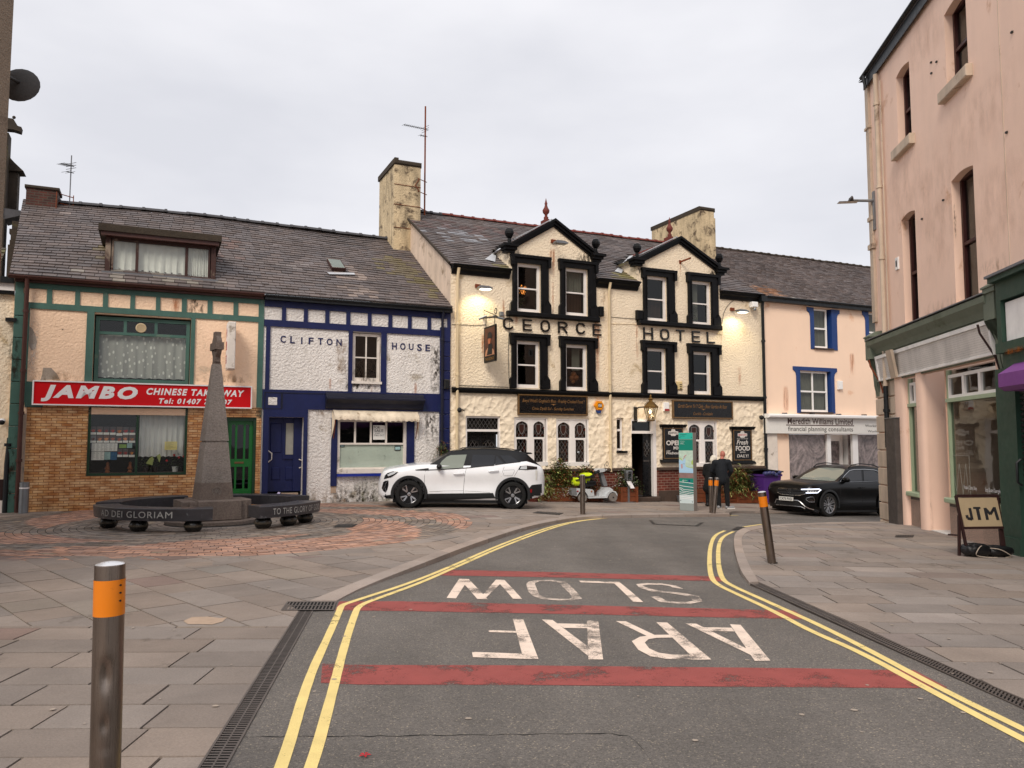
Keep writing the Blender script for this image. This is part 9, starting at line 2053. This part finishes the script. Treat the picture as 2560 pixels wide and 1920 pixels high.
CB.line(pb_([(60,790),(85,725),(150,722)]),'bumper_trim','alloy',.03,.01);CB.line(pb_([(405,742),(480,748),(530,780),(600,850),(680,890),(770,915)]),'bumper_trim','alloy',.035,.01);CB.line(pb_([(75,822),(300,838),(540,862),(610,900)]),'bumper_trim','alloy',.02,.01)
CB.panel(pb_([(90,745),(150,745),(400,762),(470,765),(560,860),(300,830),(75,812)]),'lower_grille','cladding',.006,5)
CB.line(pb_([(625,720),(640,700),(700,682),(765,682),(780,740),(780,775),(690,775),(635,740),(625,720)]),'fog_lamp_surround','alloy',.016,.01);CB.panel(pb_([(640,718),(700,692),(762,692),(770,765),(695,765)]),'fog_lamp','lamp_dark',.006,5)
for l in ([(1265,410),(1262,600),(1262,800)],[(1668,400),(1672,600),(1668,780)]):CB.line(pb_(l),'door_seam','seam',.008,.001)
CB.line(pb_([(1260,800),(1500,790),(1980,775)]),'sill_crease','cladding',.012,.003);CB.line(pb_([(160,455),(400,380),(560,352)]),'bonnet_edge','seam',.008,.0);CB.line(pb_([(190,450),(520,520),(700,440),(1160,395)]),'bonnet_edge','seam',.006,.0)
for l in ([(1612,516),(1695,508)],[(1990,505),(2050,512)]):
 (p,n),(q,m_)=CB.hit(*D6(*l[0]),.03),CB.hit(*D6(*l[1]),.03);mb=MB();mb.bar(p,q,.03,.022,(0,1,0));mb.build('door_handle','paint_car_black',CB.t)
for x in (0,2.59):
 for sd in (0,1):
  mb=MB();n=26;vs=[];y_=-.008 if not sd else CB.W+.008;y2=.05 if not sd else CB.W-.05
  for k in range(n+1):
   a=R(-14+208*k/n)
   for (rr,y) in ((.44,y_+(.012 if not sd else -.012)),(.425,y_),(.38,y_),(.375,y2)):vs.append(V(x+rr*math.cos(a),y,.352+rr*math.sin(a)))
  mb.add(vs,[(4*k+j,4*k+j+1,4*k+5+j,4*k+4+j) for k in range(n) for j in range(3)]);mb.build('wheel_arch_trim','cladding',CB.t,smooth=40,normals=False)
 CB.wheel(x,.012,'five');CB.wheel(x,CB.W-.012,'five',True)
mirror_unit(CB,*D6(1330,385),'iron_dark' if 0 else 'paint_car_black')
mb=MB()
for y in (.27,CB.W-.27):mb.tube([(1.15,y,1.44),(1.3,y,1.53),(1.7,y,1.585),(2.3,y,1.56),(2.65,y,1.46)],.016,6)
mb.build('roof_rails','cladding',CB.t,smooth=True);mb=MB();mb.box(-.5,3.1,.1,CB.W-.1,.13,.24);mb.build('underbody_shade_block','cladding',CB.t)  # last box: dark underbody block set low to deepen the shade beneath this car
# ==== MOBILITY SCOOTER
D7=lambda x,y:(1420+x/12.7625,1160+y/12.7625)
ra,fa_=G(*D7(480,1240)),G(*D7(1450,1260));dS=fa_-ra;rzS=math.atan2(dS.y,dS.x)
t=thing('mobility_scooter','silver mobility scooter with yellow covered seat parked before the planters','mobility scooter',loc=ra,rz=rzS)
L_=dS.length;k_=L_/(1450-480);ZS=(ra.y+fa_.y)/2/F/12.7625
def S_(x,y):return ((x-480)*k_,(1250-y)*ZS)
mat('scooter_silver','c3c7c9',.3,.06,4,.05,20,metal=.15);mat('hi_vis','cfe41a',.7,.1,6,.2,12);mat('tyre_grey','77706a',.85,.15,14,.3,60);mat('scooter_grey','6e7072',.5,.1,4)
WS=.58
def pr2(pts,y0,y1,nm,m,parent=None):mb=MB();mb.prism([S_(x,y) for x,y in pts],y0,y1);return mb.build(nm,m,parent or t)
for (cx,cy,rr,y,nm) in ((480,1100,145,0,'rear'),(1450,1105,150,0,'front'),(480,1100,145,WS-.1,'rear'),(1450,1105,150,WS-.1,'front')):
 x,z=S_(cx,cy);r_=rr*ZS;mb=MB();mb.lathe([(r_*.5,0),(r_*.85,-.005),(r_,.02),(r_,.09),(r_*.85,.115),(r_*.5,.11)],26,(x,y,r_),T=lambda p:V(p.x,p.z,p.y));w_=mb.build('wheel','tyre_grey',t,smooth=45);mb=MB();mb.lathe([(r_*.5,.01),(r_*.45,.0),(r_*.2,.01),(r_*.16,-.01),(.001,-.01)],20,(x,y,r_),T=lambda p:V(p.x,p.z,p.y));mb.build('hub','plastic_black',w_,smooth=45)
pr2([(130,940),(150,830),(200,790),(400,800),(780,835),(830,870),(850,1050),(660,1060),(620,980),(560,900),(480,870),(380,900),(320,1000),(300,1040),(130,1000)],.02,WS-.02,'rear_body','scooter_silver')
pr2([(130,835),(180,790),(270,790),(285,920),(290,1000),(125,990)],-.0,WS,'tail_cover','scooter_grey');pr2([(660,1055),(1230,1055),(1240,1115),(670,1115)],.03,WS-.03,'foot_deck','scooter_silver')
pr2([(1190,1110),(1240,1000),(1290,930),(1370,890),(1450,885),(1530,920),(1570,990),(1580,1060),(1545,1020),(1500,950),(1420,925),(1340,960),(1280,1050),(1250,1115)],-.01,WS+.01,'front_mudguard','scooter_silver');pr2([(1040,1055),(1050,960),(1110,890),(1190,860),(1240,790),(1390,790),(1480,850),(1500,900),(1400,900),(1290,930),(1210,1060)],.12,WS-.12,'front_cowl','scooter_silver')
pr2([(1110,320),(1190,290),(1250,400),(1330,640),(1350,750),(1240,760),(1190,640),(1140,420)],.2,WS-.2,'steering_column','scooter_grey');pr2([(980,260),(1060,195),(1180,180),(1250,200),(1310,215),(1200,290),(1060,310)],.1,WS-.1,'control_console','scooter_silver')
for y in (.02,WS-.02):mb=MB();p,q=S_(1040,260),S_(860,330);mb.tube([(p[0],y+(.1 if y<.2 else -.1),p[1]),(q[0],y,q[1])],.04,10);mb.build('grip','plastic_black',t,smooth=True)
pr2([(600,690),(640,640),(760,590),(890,590),(930,620),(930,690),(860,720),(620,760)],.08,WS-.08,'seat_cushion','plastic_black');pr2([(560,440),(600,440),(610,830),(560,830)],.1,WS-.1,'seat_back','plastic_black');pr2([(620,600),(600,500),(790,490),(740,590),(640,640)],.14,WS-.14,'seat_bag','hi_vis')
mb=MB();p=S_(700,380)
for (cx,cy,w_,h_,nm,s) in ((700,400,150,75,'seat_cover',1),(350,600,80,125,'rear_bag',2)):
 x,z=S_(cx,cy);mb=MB();mb.sphere((0,0,0),1,12);rd=random.Random(s);pwr=lambda q,e:math.copysign(abs(q)**e,q);mb.T(lambda v:V(pwr(v.x,.6),pwr(v.y,.6),pwr(v.z,.75)));mb.T(lambda v:V(x+v.x*w_*k_*(1.1-.25*v.z),WS/2+v.y*.24,z+v.z*h_*ZS*(1 if v.z>0 else .9)+.012*math.sin(v.x*9+v.y*7)));mb.build(nm,'hi_vis',t,smooth=True)
pr2([(290,520),(430,500),(430,535),(285,560)],.02,WS-.02,'rear_bag_strap','plastic_black');pr2([(540,430),(700,420),(830,360),(880,440),(760,480),(560,480)],.03,WS-.03,'seat_cover_strap','plastic_black')
for (cx,cy,m) in ((320,885,'lamp_red'),(757,900,'ornament')):x,z=S_(cx,cy);mb=MB();mb.lathe([(.028,-.012),(.02,-.02),(.001,-.022)],14,(x,.02,z),T=lambda p:V(p.x,p.z,p.y));mb.build('reflector',m,t,smooth=True)
mb=MB();q=S_(760,620);
for y in (.05,WS-.05):mb.bar((S_(620,600)[0],y,S_(620,600)[1]),(S_(900,590)[0],y,S_(900,590)[1]),.05,.04,(0,1,0))
mb.build('armrests','plastic_black',t)
mb=MB();a_=S_(1250,250);b_=S_(1210,40);mb.tube([(a_[0],.1,a_[1]),(b_[0],.1,b_[1])],.008,5);mb.tube([(b_[0]+.09+.04*math.cos(k*.7),.1,b_[1]-.0+.07*math.sin(k*.7)) for k in range(10)],.009,5);mb.build('rear_view_mirror','plastic_black',t)
# ==== PEOPLE
mat('skin','c98a74',.6,.12,12,.1,60);mat('skin_red','b5705f',.55,.2,10,.1,60);mat('jacket_dark','10151c',.85,.2,9,.5,25);mat('trousers_black','0b0c0e',.9,.2,9,.4,30);mat('coat_black','0d0d0f',.85,.2,9,.4,25);mat('trainer_grey','8b8c90',.7,.2,14,.2,40);mat('boot_black','0d0d0e',.5,.2,9);mat('hair_white','e6dfd0',.8,.15,25,.9,60);mat('scarf','c9c3b8',.85,.2,20,.5,40)
def cap_(mb,p,q,r0,r1,n=14):
 p,q=Vector(p),Vector(q);k=6;pts=[p.lerp(q,i/k) for i in range(k+1)];rr=[r0+(r1-r0)*i/k for i in range(k+1)]
 mb.tube(pts,r0,n,True,rr);mb.sphere(p,r0,8);mb.sphere(q,r1,8)
def blobs(name,m,t,items,vox=.02,sm=6):
 """limbs and volumes fused into one continuous surface"""
 mb=MB()
 for it in items:
  if it[0]=='c':cap_(mb,*it[1:])
  else:_,c,sx,sy,sz=it;n0=len(mb.v);mb.sphere((0,0,0),1,12);
  if it[0]=='e':
   for i in range(n0,len(mb.v)):v=mb.v[i];mb.v[i]=V(c[0]+v.x*sx,c[1]+v.y*sy,c[2]+v.z*sz)
 o=mb.build(name,m,t);md=o.modifiers.new('r','REMESH');md.mode='VOXEL';md.voxel_size=vox;md.use_smooth_shade=True
 m2=o.modifiers.new('s','SMOOTH');m2.iterations=sm;m2.factor=.5
 bpy.context.view_layer.update();me=bpy.data.meshes.new_from_object(o.evaluated_get(bpy.context.evaluated_depsgraph_get()));o.modifiers.clear();o.data=me
 for p in me.polygons:p.use_smooth=True
 return o
def head_items(c,f,s=1):
 """head centre c, facing unit vector f"""
 f=Vector(f).normalized();r_=f.cross(V(0,0,1)).normalized();c=Vector(c);P=lambda a,b,z:tuple(c+f*a+r_*b+V(0,0,z))
 return [('e',P(-.01,0,.02),.078*s,.09*s,.105*s),('e',P(.03,0,-.05),.055,.055,.065),('e',P(.09,0,-.01),.014,.014,.024),('e',P(.075,0,-.055),.02,.022,.012),('e',P(.06,0,-.09),.026,.026,.022),('e',P(.0,.08,0),.014,.018,.032),('e',P(.0,-.08,0),.014,.018,.032),('e',P(.065,0,.02),.02,.05,.014)]
def hand_items(w,d,side):
 """palm at wrist w pointing along d, five bent fingers"""
 d=Vector(d).normalized();w=Vector(w);u=d.cross(V(0,1,0)).normalized() if abs(d.y)<.9 else V(1,0,0);n=d.cross(u);it=[('c',tuple(w),tuple(w+d*.07),.024,.03)]
 for k,L in enumerate((.065,.075,.07,.055)):
  b=w+d*.085+u*(.03-.02*k);m=b+d*L*.55+n*.01;it+=[('c',tuple(b-d*.02),tuple(m),.0105,.0095),('c',tuple(m),tuple(m+d*L*.35+n*.025),.0095,.008)]
 b=w+d*.03+u*.03*side;it+=[('c',tuple(b),tuple(b+u*.03*side+d*.03),.013,.011),('c',tuple(b+u*.03*side+d*.03),tuple(b+u*.035*side+d*.06),.011,.009)]
 return it
def eyes(t,c,f):
 f=Vector(f).normalized();r_=f.cross(V(0,0,1)).normalized()
 for s_ in (-1,1):mb=MB();mb.sphere(Vector(c)+f*.073+r_*.032*s_+V(0,0,0),.011,6);mb.build('eye','ink',t,smooth=True)
mp_=G(1808,1271.5);ks=1.0
t=thing('person','bald person in dark hooded jacket and black trousers seen from behind, standing at the kerb','person',loc=mp_,rz=R(-8))
hc=(.045,.27,1.60);fdir=(-.35,.9,-.45)
hip=[(-.105,.03,.9),(.105,.02,.9)];kn=[(-.13,.08,.48),(.12,.03,.48)];an=[(-.12,-.02,.09),(.13,-.03,.09)]
sh=[(-.21,.12,1.37),(.19,.1,1.39)];el=[(-.3,.16,1.12),(.27,.12,1.12)];wr=[(-.14,.3,.98),(.2,.26,.93)]
it=head_items(hc,fdir)+[('c',(-.0,.17,1.4),(.03,.24,1.53),.062,.056),('c',(0,.03,.95),(-.02,.12,1.3),.13,.15)]
for k in (0,1):it+=[('c',sh[k],el[k],.05,.042),('c',el[k],wr[k],.042,.028),('c',hip[k],kn[k],.085,.055),('c',kn[k],an[k],.052,.038),('c',(0,.06,.93),hip[k],.12,.09),('c',(0,.12,1.34),sh[k],.09,.055)]+hand_items(wr[k],(.3 if k==0 else -.4,.5,-.5),1 if k else -1)
it+=[('c',an[0],(-.08,.1,.045),.04,.03),('c',an[1],(.26,.02,.045),.04,.03)]
blobs('body','skin_red',t,it,.011,3);eyes(t,hc,(-.35,.9,-.25))
jk=[('c',(0,.04,.86),(-.02,.08,1.1),.17,.185),('c',(-.02,.08,1.1),(-.01,.13,1.33),.185,.165),('e',(.0,.11,1.4),.14,.11,.075),('e',(.01,.08,1.42),.13,.075,.065)]
for k in (0,1):jk+=[('c',(0,.13,1.34),sh[k],.13,.092),('c',sh[k],el[k],.088,.072),('c',el[k],(wr[k][0],wr[k][1],wr[k][2]+.01),.07,.055)]
jk+=[('c',(-.1,.05,.84),(.1,.05,.84),.12,.12)]
blobs('jacket','jacket_dark',t,jk,.018,5)
mb=MB();mb.lathe([(.1,0),(.115,.03),(.1,.07),(.07,.06)],18,(.015,.12,1.42),sx=1.05,sy=.9);mb.build('hood','jacket_dark',t,smooth=60)
tr=[('c',(0,.04,.86),(0,.04,.92),.15,.15)]
for k in (0,1):tr+=[('c',hip[k],kn[k],.105,.082),('c',kn[k],(an[k][0],an[k][1],.1),.08,.068)]
blobs('trousers','trousers_black',t,tr,.018,4)
for k,(a_,b_) in enumerate((((-.14,-.06,.05),(-.07,.12,.04)),((.1,-.05,.05),(.3,.02,.04)))):blobs('shoe','trainer_grey',t,[('c',a_,b_,.05,.042)],.012,3);mb=MB();mb.bar((a_[0],a_[1],.012),(b_[0]+(b_[0]-a_[0])*.15,b_[1]+(b_[1]-a_[1])*.15,.012),.09,.024);mb.build('shoe_sole','paper_white',t)
wp=G(1776,1267.5);t=thing('person','white haired person in a long black coat half hidden behind the bald one','person',loc=wp+V(.05,.15,0),rz=R(-10))
hc=(.13,.08,1.44);fdir=(.75,.6,-.3)
hip=[(-.09,0,.82),(.09,0,.82)];kn=[(-.1,.04,.44),(.08,.03,.44)];an=[(-.1,0,.09),(.07,.0,.09)];sh=[(-.13,.02,1.24),(.19,.05,1.24)];el=[(-.18,.05,1.0),(.26,.12,1.02)];wr=[(-.1,.2,.86),(.22,.28,.95)]
it=head_items(hc,fdir,.95)+[('c',(.04,.03,1.25),(.1,.06,1.38),.055,.05),('c',(0,0,.86),(.03,.02,1.18),.12,.125)]
for k in (0,1):it+=[('c',sh[k],el[k],.045,.038),('c',el[k],wr[k],.038,.026),('c',hip[k],kn[k],.08,.052),('c',kn[k],an[k],.05,.036),('c',(0,.0,.86),hip[k],.11,.085),('c',(.03,.03,1.22),sh[k],.08,.05)]+hand_items(wr[k],(.2,.5,-.5),1 if k else -1)
it+=[('c',an[0],(-.12,.1,.04),.036,.028),('c',an[1],(.08,.12,.04),.036,.028)]
blobs('body','skin',t,it,.011,3);eyes(t,hc,(.75,.6,-.15))
blobs('hair','hair_white',t,[('e',(.115,.06,1.475),.105,.105,.105),('e',(.08,.03,1.43),.085,.08,.09),('e',(.1,.03,1.54),.06,.06,.04)],.014,2)
ct=[('c',(-.02,0,.58),(0,0,.85),.2,.17),('c',(0,0,.85),(.03,.02,1.2),.165,.14),('e',(.05,.03,1.27),.13,.1,.07),('c',(-.1,.0,.56),(.08,.0,.56),.14,.14)]
for k in (0,1):ct+=[('c',(.03,.03,1.22),sh[k],.11,.08),('c',sh[k],el[k],.078,.064),('c',el[k],wr[k],.062,.05)]
blobs('coat','coat_black',t,ct,.018,5)
blobs('scarf','scarf',t,[('e',(.08,.04,1.33),.09,.085,.03)],.014,2)
tr=[]
for k in (0,1):tr+=[('c',hip[k],kn[k],.085,.065),('c',kn[k],(an[k][0],an[k][1],.2),.062,.05)]
blobs('trousers','trousers_black',t,tr,.018,4)
for k in (0,1):blobs('boot','boot_black',t,[('c',(an[k][0],an[k][1]-.03,.055),(an[k][0]-.02,.14,.05),.055,.045),('c',(an[k][0],an[k][1],.08),(an[k][0],an[k][1],.2),.05,.052)],.014,2)
